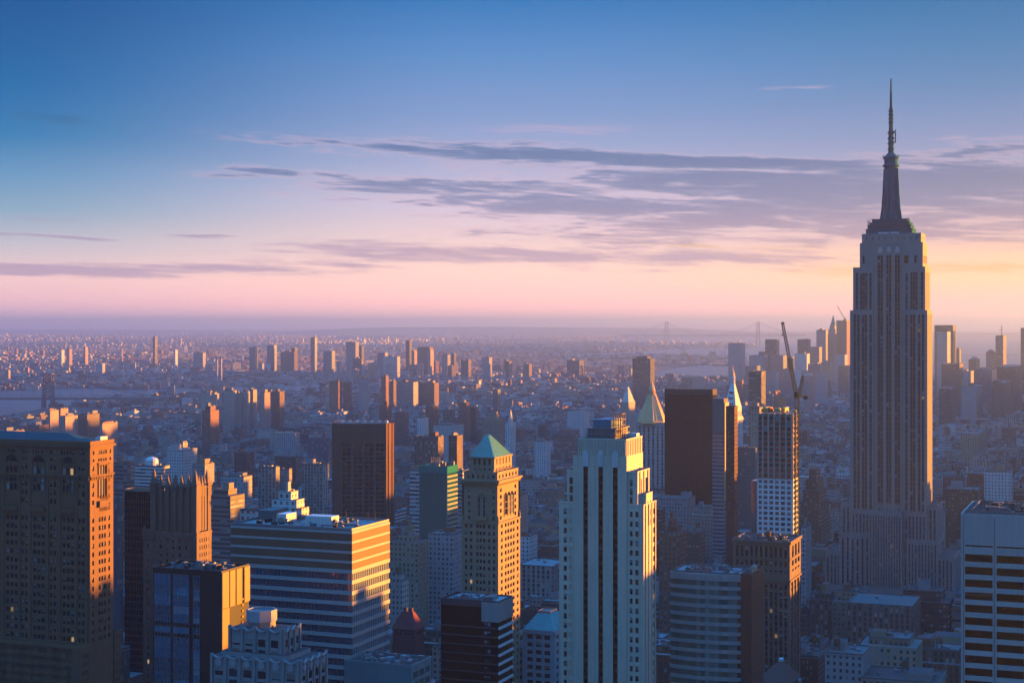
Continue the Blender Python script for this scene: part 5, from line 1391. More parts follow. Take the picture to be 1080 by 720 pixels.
def mansard_block():
    s = Site(551, 585, 592, 930); X, Z, Yy, w = s.x, s.z, s.y, s.w; L = 30.0
    t = s.thing('mansard_tower', 'pale stone block under a steep teal copper mansard roof', 'tower')
    mb = MB(); P = []; zt = Z(667)
    tier(mb, P, -w, 0, 0, L, 0, zt, reg(-w + 2, -2, 3, .66), rows(40, zt - 1, 4.4, 2.6), reg(2, L - 2, 4, .6), None, .8, 0, 1, .8)
    mb.rim(-w - .6, .6, -.6, L + .6, zt - 1.4, 1.1, .7)
    x0 = X(546); tier(mb, P, x0 - 4, -w - .01, 3, L, 0, Z(688), reg(x0 - 3, -w - 1, 2, .5), rows(40, Z(690), 4.4, 2.4), None, None, .6, 0, 1, .8)
    mb.build('wall', [pbr('cream_stone', (.40, .39, .40)), TAR], t); windows(s, t, P, G_DARK)
    r = MB(); q = .30; cx, cy_ = -w / 2, L / 2; za = Z(643.5, cx, cy_)
    r.prism([(-w + .4, .4), (-.4, .4), (-.4, L - .4), (-w + .4, L - .4)], zt + .9, za, 0, 1, top=[(cx - w * q * .6, cy_ - L * q * .6), (cx + w * q * .6, cy_ - L * q * .6), (cx + w * q * .6, cy_ + L * q * .6), (cx - w * q * .6, cy_ + L * q * .6)])
    r.rim(cx - w * q * .66, cx + w * q * .66, cy_ - L * q * .66, cy_ + L * q * .66, za - .3, 1.0, .5, 1)
    r.build('roof', [pbr('teal_copper', (.02, .32, .32), .6, var=.2, streak=.3), STEEL], t)
    claim(s, x0 - 4, 1, 0, L); LANDMARK['the teal mansard block'] = (570, 680)
    # red roofed pavilion building
    s = Site(414, 438, 447, 980); X, Z, Yy, L, w = s.x, s.z, s.y, s.L, s.w
    t = s.thing('red_roof_building', 'dark building with a wine red hipped roof and end chimneys', 'building')
    mb = MB(); P = []; zt = Z(664); tier(mb, P, -w, 0, 0, L, 0, zt, reg(-w + 1, -1, 6, .4), rows(60, zt - .6, 3.8, 2), reg(1, L - 1, 5, .4), None, .4, 0, 1, 0); mb.build('wall', [pbr('wine_brick', (.12, .045, .045)), TAR], t); windows(s, t, P, G_DARK)
    r = MB(); r.prism([(-w - .6, -.6), (.6, -.6), (.6, L + .6), (-w - .6, L + .6)], zt, Z(647), 0, top=[(-w + 4, L * .4), (-4, L * .4), (-4, L * .6), (-w + 4, L * .6)]); o = r.build('roof', REDT, t)
    for x in (-w + 5, -6.5): c = MB(); c.box(x, x + 2, L * .4, L * .4 + 2, Z(650), Z(643), 0, 0); c.build('chimney', MATS['wine_brick'], o)
    claim(s, -w, 1, 0, L); LANDMARK['the wine red roof'] = (428, 660)
    # small building with dark pitched roof at the foot of the arcaded block
    s = Site(798, 832, 846, 880); X, Z, Yy, w = s.x, s.z, s.y, s.w; L = 26.0
    t = s.thing('pitched_roof_building', 'small building with dark pyramid roof and ridge light below the arcaded brown block', 'building')
    mb = MB(); mb.box(-w, 0, 0, L, 0, Z(722), 0, 0); mb.build('wall', [DARKB], t)
    r = MB(); za = Z(695.5, -w * .4, L / 2); r.prism([(-w - 1, -1), (1, -1), (1, L + 1), (-w - 1, L + 1)], Z(722), za, 0, top=[(-w * .42, L * .46), (-w * .36, L * .46), (-w * .36, L * .54), (-w * .42, L * .54)]); r.build('roof', pbr('slate_red', (.13, .055, .045)), t)
    r = MB(); r.box(-w * .45, -w * .33, L * .44, L * .56, za - .6, za + 1, 0, 0); r.build('ridge_light', WHITEP, t)
    for i in range(3): g = MB(); f0 = .3 + .16 * i; g.poly([(1 - 11 * f0 + .3 , L * .3, Z(722) + (za - Z(722)) * f0 + .25), (1 - 11 * f0 + .3, L * .6, Z(722) + (za - Z(722)) * f0 + .25), (1 - 11 * f0 - .8, L * .6, Z(722) + (za - Z(722)) * (f0 + .07) + .35), (1 - 11 * f0 - .8, L * .3, Z(722) + (za - Z(722)) * (f0 + .07) + .35)]); g.build('skylight', G_BLUE, t)
    claim(s, -w, 1, 0, L)
mansard_block()
# ------------------------------------------------------------------ smaller buildings, each placed from its corner
FS = {
 'tan': facade('fac_tan', (.34, .26, .18)), 'red': facade('fac_red', (.24, .10, .07), wx=3.0), 'brown': facade('fac_brown', (.17, .11, .08)),
 'grey': facade('fac_grey', (.34, .34, .34)), 'white': facade('fac_white', (.62, .61, .59), wx=3.4), 'lime': facade('fac_lime', (.42, .38, .33)),
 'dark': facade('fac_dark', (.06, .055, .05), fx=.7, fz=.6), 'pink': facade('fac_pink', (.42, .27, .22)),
 'blue': facade('fac_blue_glass', (.10, .15, .19), (.012, .035, .055), 1.8, 3.7, .84, .78, .5, 2.3, .12),
 'band': facade('fac_band', (.52, .51, .49), wx=6, wz=3.6, fz=.52, band=True), 'dband': facade('fac_dark_band', (.20, .17, .15), wx=6, wz=3.7, fz=.5, band=True),
 'pier': facade('fac_pier', (.40, .36, .31), wx=4.2, wz=3.6, fx=.55, fz=.8), 'bpier': facade('fac_brown_pier', (.20, .13, .10), wx=3.4, wz=3.7, fx=.5, fz=.82),
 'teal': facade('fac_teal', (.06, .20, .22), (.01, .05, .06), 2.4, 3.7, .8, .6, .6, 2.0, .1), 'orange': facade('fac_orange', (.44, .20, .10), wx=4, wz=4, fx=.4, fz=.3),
}
ROOFS = [TAR, ROOFG, ROOFP]
PAINT = []       # (distance, left, right, top row, individual?) of everything placed by hand
RG = random.Random(77)
def roof_parts(st, t, x0, x1, y0, y1, zt, rg, bulk=True, tank=False, far=False, rmat=None, bmat=None):
    r = MB(); h = .9
    r.rim(x0 - .1, x1 + .1, y0 - .1, y1 + .1, zt + .003, h, .45, 0)
    r.poly([(x0 + .3, y0 + .3, zt + .05), (x1 - .3, y0 + .3, zt + .05), (x1 - .3, y1 - .3, zt + .05), (x0 + .3, y1 - .3, zt + .05)], 1)
    if not far:
        for i in range(rg.randint(3, 8)):
            w_, d_ = rg.uniform(.8, 3), rg.uniform(.8, 3)
            x = rg.uniform(x0 + .6, max(x0 + .7, x1 - w_ - .6)); y = rg.uniform(y0 + .6, max(y0 + .7, y1 - d_ - .6))
            r.box(x, min(x + w_, x1 - .5), y, min(y + d_, y1 - .5), zt + .06, zt + rg.uniform(.7, 2.2), 2, 2)
    r.build('roof', [bmat or ROOFG, rmat or rg.choice(ROOFS), STEEL], t)
    w, d = x1 - x0, y1 - y0
    if bulk:
        b = MB(); bw, bd = w * rg.uniform(.22, .5), d * rg.uniform(.3, .6); bx = rg.uniform(x0 + .8, x1 - bw - .8); by = rg.uniform(y0 + .8, y1 - bd - .8); bh = rg.uniform(3.2, 7)
        b.box(bx, bx + bw, by, by + bd, zt + .06, zt + bh, 0, 1)
        b.build('rooftop_bulkhead', [bmat or rg.choice((TAN, LIME, ROOFP, BROWNB)), TAR], t)
    if tank: water_tank(t, rg.uniform(x0 + 3, x1 - 3), rg.uniform(y0 + 3, max(y0 + 3.1, y1 - 3)), zt + .06)

def tower(name, cat, label, uL, uC, uR, v, Y, sty, steps=(), bulk=True, tank=False, L=None, bmat=None, rmat=None, group=None, extra=None, short=None, crown=None):
    s = Site(uL, uC, uR, Y, L); L = s.L
    t = s.thing(name, label, cat, group)
    rg = random.Random(int(uL * 31 + v * 7 + Y)); w = s.w
    zt = s.z(v); far = Y > 3600
    b = MB(); b.box(-w, 0, 0, L, 0, zt, 0, 1)
    x0, x1, y0, y1, z = -w, 0, 0, L, zt
    for (v2, ix, iy) in steps:        # setbacks: top row, inset across, inset in depth
        z2 = s.z(v2); x0 += ix * w; x1 -= ix * w; y0 += iy * L; y1 -= iy * L
        b.box(x0, x1, y0, y1, z + .004, z2, 0, 1); z = z2
    b.build('wall', [FS[sty], TAR], t)
    if crown is None: roof_parts(s, t, x0, x1, y0, y1, z, rg, bulk, tank, far, rmat, bmat)
    else: crown(s, t, x0, x1, y0, y1, z)
    claim(s, -w, 0, 0, L, 1.0)
    PAINT.append((Y, min(uL, s.px(-w, L, 0)[0]), max(uC, s.px(0, L, 0)[0]), min(v, *(q[0] for q in steps)) if steps else v))
    if short: LANDMARK[short] = ((uL + uC) / 2, v + 15)
    return s, t

def pyr(mat, h, base=0.96, tip=.04):
    def f(s, t, x0, x1, y0, y1, z):
        b = MB(); cx, cy_, hx, hy = (x0 + x1) / 2, (y0 + y1) / 2, (x1 - x0) / 2, (y1 - y0) / 2
        fp = lambda k: [(cx - hx * k, cy_ - hy * k), (cx + hx * k, cy_ - hy * k), (cx + hx * k, cy_ + hy * k), (cx - hx * k, cy_ + hy * k)]
        b.prism(fp(base), z, z + h, 0, top=fp(tip)); b.build('roof', mat, t)
    return f
def dome(mat):
    def f(s, t, x0, x1, y0, y1, z):
        b = MB(); r = min(x1 - x0, y1 - y0) * .46
        b.ring([(r * math.cos(a), z + r * .8 * math.sin(a)) for a in np.linspace(0, math.pi / 2, 6)], 14, (x0 + x1) / 2, (y0 + y1) / 2, 0, cap=False); b.build('roof', mat, t)
    return f
T = tower
# east side, in the middle distance
T('apartment_tower', 'tower', 'grey white apartment slab with a taller orange lit lift tower on its roof', 176, 193, 208, 475, 1900, 'white', short='the orange topped white slab', bmat=LIMEP)
T('apartment_tower', 'tower', 'narrow orange lit tower top rising over the grey white apartment slab', 190, 193, 198, 467, 1935, 'lime', bulk=False)
T('apartment_building', 'apartment block', 'grey apartment block with an orange lit end below the white slab', 203, 216, 226, 490, 1650, 'grey', bmat=TAN)
T('brick_building', 'building', 'low orange lit brick block between the gothic tower and the ribbon office', 219, 222, 230, 511, 1500, 'pink', bulk=False)
T('hospital_building', 'building', 'blue white banded modern building with a round drum on its roof', 142, 170, 179, 492, 1700, 'band', bulk=False, short='the banded building with the roof drum', extra=1)
T('apartment_tower', 'tower', 'pink banded apartment tower with an orange chimney like bulkhead behind the copper hip roof', 118, 134, 142, 488, 1500, 'dband', bmat=pbr('orange_brick', (.4, .18, .1)))
T('glass_slab', 'office block', 'tall pale blue window slab just behind the end wall of the copper hip roofed tower', 118, 127, 130, 527, 950, 'blue', bulk=False)
T('brick_tower', 'tower', 'red brick tower with white floor lines and orange lit end, alone over low roofs', 247, 260, 268, 478, 1950, 'red', short='the lone red brick tower', bmat=pbr('red_bulk', (.3, .12, .08)))
T('apartment_tower', 'tower', 'dim slab with a tall pale lit bulkhead beyond the ribbon windowed office', 290, 311, 316, 457, 2350, 'grey', bmat=LIMEP)
T('apartment_tower', 'tower', 'brown slab with a small lit roof box below the dim slab with pale bulkhead', 290, 312, 318, 482, 2000, 'brown')
T('office_building', 'office block', 'grey flat topped block with three dark window piers beyond the ribbon windowed office', 272, 291, 295, 493, 1600, 'pier', bulk=False)
T('office_building', 'office block', 'narrow grey block joined to the flat topped block with dark window piers', 294, 305, 308, 495, 1620, 'lime', bulk=False)
T('office_building', 'office block', 'dark block with fine white vertical fins beside the fluted brown tower', 324, 346, 350, 463, 2200, 'blue', bulk=False)
T('office_building', 'office block', 'tan block with wide piers, between the fluted brown tower and the flat topped grey block', 318, 341, 347, 490, 1750, 'pier')
T('loft_building', 'loft building', 'dark loft with a broad orange lit end before the lone red brick tower', 217, 243, 258, 523, 1300, 'dband', steps=((518, .2, .2),), short='the loft with the broad orange end', bmat=TAN)
T('apartment_building', 'apartment block', 'grey apartment block with orange lit edge, just under the lone red brick tower', 233, 257, 266, 503, 1550, 'grey')
T('apartment_building', 'apartment block', 'white stepped block with bright orange lit penthouses over the ribbon office roof', 282, 312, 326, 537, 900, 'white', steps=((528, .12, .1), (521, .16, .14)), tank=False, short='the white stepped penthouse block', bmat=LIMEP)
T('office_building', 'office block', 'plain pale blue box behind the roof of the ribbon windowed office', 253, 272, 279, 539, 860, 'white', bulk=False)
T('office_building', 'office block', 'narrow building with a copper orange glazed side close to the gothic crowned tower', 203.5, 205, 218, 513, 960, 'orange', bulk=False)
# housing towers far left
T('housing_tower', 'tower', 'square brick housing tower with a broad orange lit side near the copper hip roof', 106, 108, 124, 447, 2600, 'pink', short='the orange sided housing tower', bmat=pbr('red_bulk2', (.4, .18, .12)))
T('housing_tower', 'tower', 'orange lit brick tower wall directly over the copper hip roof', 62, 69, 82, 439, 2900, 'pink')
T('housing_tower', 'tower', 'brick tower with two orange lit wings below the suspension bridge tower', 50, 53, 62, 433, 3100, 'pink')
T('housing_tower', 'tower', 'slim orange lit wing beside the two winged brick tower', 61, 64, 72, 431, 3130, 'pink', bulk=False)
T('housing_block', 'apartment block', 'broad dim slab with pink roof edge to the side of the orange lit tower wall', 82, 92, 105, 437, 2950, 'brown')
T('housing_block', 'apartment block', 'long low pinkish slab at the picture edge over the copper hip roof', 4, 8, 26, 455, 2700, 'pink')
T('housing_tower', 'tower', 'dusky brick tower with a pink end standing alone on low tenement roofs', 213, 222, 231, 433, 2700, 'red', short='the dusky lone brick tower', steps=((429, .2, .2),))
T('housing_tower', 'tower', 'pale slab with an angular roof piece, first of the pale riverside slabs', 212, 222, 229, 414, 3450, 'lime')
for i, (a, b, c, v, lab) in enumerate(((235, 246, 250, 412, 'pale riverside slab, broadest of the close set four'), (248, 253, 256, 415, 'pale riverside slab, lowest and thinnest of the close set four'), (255, 261, 264, 413, 'pale riverside slab, third of the close set four from the angular roofed one'), (263, 267, 271, 411, 'pale riverside slab with the brightest lit edge of the close set four'))):
    T('housing_tower', 'tower', lab, a, b, c, v, 3500 + i * 12, 'lime', group='pale slabs by the river')
T('housing_tower', 'tower', 'pinkish riverside slab next to the close set pale four', 274, 279, 285, 414, 3480, 'pink')
T('housing_tower', 'tower', 'wide dusky riverside slab with ribbed walls beyond the pinkish one', 286, 295, 300, 413, 3520, 'brown')
for i, (a, b, c, v, Y, st, lab) in enumerate((
  (347, 356, 361, 402, 4300, 'red', 'dusky red housing slab, farthest from the steel suspension bridge of its riverside row'), (362, 368, 371, 403, 4320, 'brown', 'dark brown housing slab beside the dusky red one in the riverside row'),
  (378, 386, 389, 399, 4300, 'grey', 'tall grey housing slab in the riverside row, under the pale square hall'), (402, 407, 410, 397, 4350, 'red', 'slender red housing slab with a lit tip, tallest of the riverside row'),
  (411, 415, 418, 402, 4400, 'brown', 'thin brown housing slab close to the slender red one'), (419, 436, 441, 403, 4450, 'grey', 'widest grey housing block of the riverside row under the bridge tower'), (442, 458, 463, 404, 4500, 'brown', 'wide brown housing block of the riverside row just past the bridge tower'),
  (400, 408, 413, 427, 3100, 'red', 'squat red housing tower with a pink lit edge above the fluted brown tower'), (416, 427, 431, 435, 3050, 'red', 'low wide red housing tower next to the squat pink edged one'),
  (449, 457, 463, 428, 3000, 'red', 'red housing tower with the broadest pink lit side, above the green office slab'), (467, 476, 480, 433, 2980, 'brown', 'dull brown housing tower above the green pyramid tower'),
  (484, 492, 496, 425, 3150, 'red', 'thin red housing tower, highest of the group above the green pyramid tower'), (495.5, 502, 505, 430, 3180, 'brown', 'thin brown housing tower at the end of the group above the green pyramid tower'),
  (440, 444, 452, 441, 2700, 'white', 'small white stepped apartment block below the red housing towers'), (457, 478, 489, 449, 2500, 'white', 'long white banded building on the roofs behind the green office slab'))):
    T('housing_tower' if st in ('red', 'brown', 'grey') else 'apartment_building', 'tower' if st != 'white' else 'apartment block', lab, a, b, c, v, Y, st)
T('office_building', 'office block', 'brown block with tall grey piers behind the green office slab', 437, 462, 468, 461, 1900, 'bpier', short='the piered brown block')
T('apartment_tower', 'tower', 'narrow dark tower with a saw toothed orange lit edge behind the green office slab', 473, 482, 488, 460, 1750, 'brown', short='the saw toothed tower')
T('office_building', 'office block', 'pale blue panelled block between the green office slab and the green pyramid tower', 476, 488, 494, 497, 1450, 'band', bulk=False)
T('office_building', 'office block', 'light blue low block on the shaded side of the green office slab', 432, 444, 448, 497, 1420, 'band')
T('apartment_building', 'apartment block', 'tall grey brick block with a stepped orange lit penthouse beside the ribbon office end', 411, 441, 452, 572, 1150, 'tan', steps=((566, .26, .2), (556, .14, .1), (549, .14, .1)), short='the block with the stepped orange penthouse', bulk=False)
T('apartment_building', 'apartment block', 'blue grey tower with a pink lit side, beside the shaft of the green pyramid tower', 452, 477, 488, 564, 1180, 'grey', short='the blue grey tower')
T('apartment_building', 'apartment block', 'pale narrow stepped block in shade between the ribbon office and the wine red roof', 409, 424, 431, 612, 1080, 'lime', steps=((606, .2, .2),), tank=False)
T('library_building', 'building', 'low grey palace with a colonnade of tall windows behind the teal mansard', 545, 583, 600, 598, 1280, 'pier', L=40, bulk=False, rmat=ROOFP)
T('loft_building', 'loft building', 'wide reddish loft with a pale cornice above the colonnaded palace', 540, 586, 602, 573, 1480, 'red', L=30)
T('office_building', 'office block', 'white windowed block with a pale roof above the wide reddish loft', 553, 578, 596, 546, 1800, 'white', L=26)
T('apartment_tower', 'tower', 'orange lit brick tower close behind the green pyramid tower', 541, 545, 557, 523, 1500, 'pink')
T('loft_building', 'loft building', 'small flat building with an orange lit end behind the green pyramid shaft', 546, 558, 567, 566, 1400, 'white')
# around the gilded pyramid
T('apartment_tower', 'tower', 'pale pointed tower with a pink lit side behind the gilded pyramid', 654.5, 663, 670, 424, 2600, 'lime', crown=pyr(LIMEP, 24, .9, .1), short='the pale pointed tower')
T('apartment_tower', 'tower', 'small white tower with a pointed lit top amid low roofs, above the green pyramid', 533, 539, 544, 446, 2450, 'white', crown=pyr(LIMEP, 20, .6, .06), short='the small white pointed tower')
T('office_tower', 'tower', 'narrow blue tower standing among low roofs above the green pyramid', 519.5, 525, 528, 411, 3700, 'blue', bulk=False, short='the narrow blue tower')
T('office_building', 'office block', 'dark square block in mid distance between the green pyramid and the three channel tower', 584, 606, 610, 458, 2600, 'dband', bulk=False)
T('apartment_building', 'apartment block', 'white windowed block beside the dark square block in mid distance', 564, 576, 581, 466, 2400, 'white')
T('warehouse', 'building', 'long white low building on the roofs far behind the three channel tower', 598, 616, 622, 434, 3300, 'white', bulk=False)
T('apartment_building', 'apartment block', 'pink lit stepped pair of blocks above the green pyramid', 509, 526, 532, 442, 2600, 'tan', steps=((438, .2, .2),))
T('office_building', 'office block', 'grey mid height block with pale roof at the foot of the gilded pyramid tower', 690, 724, 741, 527, 1600, 'grey', L=34)
T('apartment_building', 'apartment block', 'dark red stepped brick building above the curved green office', 695, 716, 724, 562, 1180, 'red', steps=((556, .2, .2), (549, .14, .14)), short='the dark red stepped building', tank=False)
T('loft_building', 'loft building', 'brown loft between the dark red stepped building and the slim dark towers', 722, 737, 744, 562, 1300, 'brown', tank=True)
T('loft_building', 'loft building', 'small dark building with orange lit end at the foot of the gilded tower', 684, 697, 702, 538, 1500, 'dark')
T('office_building', 'office block', 'tall teal glass building between the slim red tower and the unfinished tower', 776, 797, 800, 473, 1700, 'teal', bulk=False, short='the teal glass building')
# beyond the construction site
T('office_tower', 'tower', 'banded tower with a dark notched upper half behind the unfinished tower', 789.5, 803, 807.5, 392, 2500, 'dband', bulk=False, short='the banded notched tower')
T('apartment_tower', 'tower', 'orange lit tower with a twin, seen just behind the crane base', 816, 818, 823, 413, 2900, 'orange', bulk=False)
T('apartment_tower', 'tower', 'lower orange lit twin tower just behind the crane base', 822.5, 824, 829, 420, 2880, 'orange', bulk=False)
T('office_building', 'office block', 'grey block filling the space between the notched tower and the orange twins', 807, 815, 818, 416, 2950, 'grey')
T('apartment_building', 'apartment block', 'yellowish low tower top in front of the banded notched tower', 792, 801, 804.5, 430, 1900, 'tan', rmat=ROOFP)
T('round_tower', 'tower', 'pinkish tower with a domed top behind the crane', 847, 856, 860, 397, 4300, 'pink', crown=dome(pbr('dome_pink', (.4, .26, .24))))
T('hotel_building', 'building', 'brown ziggurat hotel stepping down with orange lit ledges beside the masted skyscraper', 842, 866, 876, 548, 1500, 'brown', steps=((530, .06, .06), (518, .08, .06), (507, .1, .08), (497, .1, .08)), short='the brown ziggurat')
T('loft_building', 'loft building', 'blue grey windowed wall in deep shade beside the brown ziggurat', 845, 850, 856, 556, 1250, 'grey')
T('loft_building', 'loft building', 'broad pale roofed department store block in front of the masted skyscraper', 893, 962, 970, 640, 1120, 'bpier', L=46, bulk=False, rmat=pbr('roof_teal', (.10, .15, .155), .85), short='the broad pale roofed store')
T('loft_building', 'loft building', 'long brown block with a dark cornice beside the masted skyscraper', 997, 1031, 1040, 517, 1550, 'brown', L=30, short='the long brown block')
T('office_building', 'office block', 'white windowed block with heavy cornice above the white grid office', 1038, 1066, 1078, 498, 1750, 'white', L=30, short='the white corniced block')
T('loft_building', 'loft building', 'brown block with orange end between the long brown block and the white corniced one', 1020, 1040, 1047, 500, 1900, 'red')
T('apartment_building', 'apartment block', 'dull tan block with flat roof, farther out above the long brown block', 1013, 1032, 1041, 458, 2500, 'tan')
# ------------------------------------------------------------------ far towers
FT = [
 # dusky single towers across the river
 (161, 163.5, 166, 355, 9000, 'dark', 'thin dark spire like tower far across the river'), (183, 185, 187.5, 369, 8200, 'white', 'thin pale lit tower far across the river'),
 (263, 269, 272, 366, 7900, 'blue', 'dark blue tower far off, first of the pair beyond the pale slabs'), (281.5, 289, 292, 364, 7900, 'blue', 'broader dark blue tower far off, second of the pair beyond the pale slabs'),
 (296, 310, 314, 371, 7800, 'brown', 'wide dim far block beside the broad dark blue tower'), (307, 311, 314, 367, 7900, 'dark', 'small dim tower behind the wide dim far block'),
 (327.5, 332, 334.5, 356, 7800, 'blue', 'tallest thin blue tower of the far downtown'), (341, 350, 353.5, 370, 7600, 'blue', 'squat stepped tower in the far downtown'),
 (365, 375, 378.5, 361, 7700, 'grey', 'broad flat topped tower of the far downtown'), (378, 381.5, 384, 365, 7800, 'dark', 'dark narrow tower touching the broad far one'),
 (372, 379, 382, 378, 7000, 'dark', 'dark low tower before the broad far downtown tower'), (398, 406, 409, 372, 7500, 'grey', 'dim stepped far tower by the pale square hall'),
 (404, 419, 422, 376, 7000, 'white', 'pale square hall on the far shore by the steel bridge'), (428, 432, 434.5, 359, 7600, 'dark', 'slender dark tower over the steel bridge'),
 (434, 437, 440, 370, 7300, 'pink', 'small pinkish block beside the slender dark tower'), (440, 453, 457, 366, 7400, 'red', 'broad reddish block over the steel bridge tower'),
 (451, 454, 457.5, 369, 7200, 'pink', 'pink lit end block beside the broad reddish block'), (466, 472, 475, 374, 7300, 'grey', 'dim twin far block past the steel bridge'), (476, 479, 481, 373, 7400, 'dark', 'thin dark block of the twin far blocks past the steel bridge'),
 (486, 494, 497, 380, 7000, 'brown', 'low dim block past the twin far blocks'), (598, 611, 616, 380, 7000, 'dark', 'dark wide block with a pink end on the far shore'), (533, 537, 540, 381, 6900, 'brown', 'dim low block on the far shore above the small white pointed tower'),
 (552, 558, 561, 384, 6800, 'brown', 'brownish far shore block nearer the dark wide one'), (508, 516, 519, 377, 7200, 'grey', 'greyish far shore block above the second bridge tower'),
 (101, 108, 111, 383, 7600, 'white', 'pale low block on the far shore, near the thin dark spire'), (70, 73, 76, 368, 9000, 'pink', 'pink lit small far tower above the suspension bridge'), (88, 90, 93, 366, 9000, 'pink', 'taller pink lit small far tower above the suspension bridge'),
 (62, 65, 68, 369, 9100, 'white', 'pale small far tower in the row above the suspension bridge'), (204, 214, 217, 372, 8600, 'grey', 'pale hazy slab far beyond the chimneys'), (5, 9, 11, 390, 6600, 'tan', 'dim tan tower on the far shore at the picture edge'),
 # dark square tower
 (667, 686, 690.5, 378, 4500, 'dark', 'broad dark windowless tower with a notched top by the bay'),
 # downtown by the bay
 (768, 781, 786, 362, 6200, 'grey', 'tall slab with a lit end, standing alone before the bay'), (790, 806, 810, 375, 6000, 'grey', 'wide grey flat block of the bay side cluster'), (800, 806, 809, 371, 6300, 'blue', 'low stepped block behind the wide grey flat one'),
 (807, 819, 822, 358, 6300, 'dark', 'dark tower with a little bright roof tip in the bay side cluster'), (813, 826, 830, 375, 6000, 'blue', 'blue flat block below the bright tipped tower'), (829, 837, 840, 378, 6100, 'dark', 'dim low block behind the crane jib'),
 (841, 852, 855, 358, 6300, 'dark', 'dark tapering tower with a lit edge past the crane jib'), (838, 851, 854, 373, 5900, 'white', 'pale block in front of the dark tapering tower'), (854, 864, 867, 366, 6200, 'blue', 'blue square tower next to the dark tapering tower'),
 (861, 871, 874, 348, 6400, 'grey', 'high grey slab shouldering the spired tower'), (882, 893, 897, 338, 6300, 'red', 'reddish half built high tower next to the masted skyscraper'),
 (866, 875, 879, 382, 5500, 'tan', 'block with a lit round corner below the spired tower'), (880, 891, 894, 374, 5800, 'grey', 'grey block under the reddish half built tower'), (852, 865, 869, 384, 5600, 'blue', 'broad blue block below the blue square tower'),
 (884, 894, 898, 386, 5300, 'brown', 'dim brown block against the masted skyscraper shaft'), (860, 870, 873, 394, 5000, 'grey', 'lower grey block in front of the bay side cluster'), (822, 834, 838, 390, 5200, 'blue', 'dim blue block behind the crane gantry'),
 (786, 798, 802, 386, 5300, 'blue', 'dim block under the wide grey flat block'), (806, 818, 822, 392, 5000, 'grey', 'dim grey block seen past the banded notched tower'),
 # beyond the masted skyscraper
 (985.5, 1005, 1008.5, 343, 5400, 'dark', 'big dark flat tower past the sunlit edge of the masted skyscraper'), (988, 999, 1002.5, 350, 5100, 'grey', 'lighter slab in front of the big dark flat tower'), (1008, 1012, 1014, 368, 5600, 'tan', 'thin tan block beside the big dark flat tower'),
 (1040, 1047, 1050, 371, 5700, 'blue', 'blue tower with a rounded top near the half built tower with mast'), (1021.5, 1030, 1033.5, 379, 5300, 'dark', 'small dark tower with a rounded top'), (1076.5, 1090, 1095, 346, 5300, 'dark', 'dark flat tower cut by the picture edge'),
 (993, 1012, 1016, 384, 4300, 'brown', 'brown block in the dusk below the big dark flat tower'), (1030, 1046, 1051, 390, 4500, 'blue', 'wide dim blue block below the rounded blue tower'), (1052, 1072, 1078, 387, 4300, 'red', 'broad reddish block below the half built tower with mast'),
 (1012, 1022, 1027, 392, 4600, 'grey', 'dim grey block between the brown block and the wide blue one'), (1046, 1060, 1066, 404, 3900, 'brown', 'low brown block in front of the broad reddish one'), (1014, 1030, 1036, 408, 3900, 'grey', 'low grey block in front of the dim blue one'), (990, 1003, 1008, 410, 3700, 'dark', 'low dark block near the sunlit edge of the masted skyscraper'),
]
for (a, b, c, v, Y, st, lab) in FT:
    opts = {}
    if 'rounded top' in lab: opts['crown'] = dome(pbr('dome_grey', (.2, .22, .25)))
    if 'notched top' in lab: opts['steps'] = ((376, .2, .1),)
    T('distant_tower' if 'block' not in lab else 'distant_block', 'tower' if 'block' not in lab else 'building', lab, a, b, c, v, Y, st, bulk=(RG.random() < .6 and not opts), **opts)
s, t = T('spired_tower', 'tower', 'tall grey tower tapering to a spire in the bay side cluster', 871.5, 882, 886, 352, 6450, 'lime', steps=((347, .1, .1), (343, .14, .14)), crown=pyr(COPPERD, 42, .8, .03), short='the spired tower')
s, t = T('half_built_tower', 'tower', 'half built dark tower with a crane mast on its top, over the bay', 1050, 1058, 1061.5, 354, 5700, 'dband', bulk=False, short='the half built tower with mast')
b = MB(); b.bar((-6, 15, s.z(354)), (-6, 15, s.z(343)), 2.2); b.bar((-6, 15, s.z(347)), (-16, 15, s.z(349)), 1.2); b.build('roof_crane', BLACKM, t)
tt = empty('tower_crane', (X0(893) * 6300, 6320, 0), 0, 'thin derrick crane leaning over the reddish half built high tower', 'crane')
k = 6300 / F
b = MB(); b.bar((0, 0, 0), (0, 0, H - (335 - V0) * k), 2.5); b.build('mast', BLACKM, tt); b = MB(); b.bar((0, 0, H - (338 - V0) * k), (-9 * k, 0, H - (322 - V0) * k), 2.2); b.build('jib', BLACKM, tt)
# drum on the banded building
for o in [o for o in COL.objects if o.get('label', '').startswith('blue white banded')]:
    b = MB(); st = Site(142, 170, 179, 1700); b.ring([(7, st.z(492)), (7, st.z(486)), (5.5, st.z(484)), (1, st.z(482.5))], 16, st.x(160, 8), 8, 0); b.build('roof_drum', WHITEP, o)

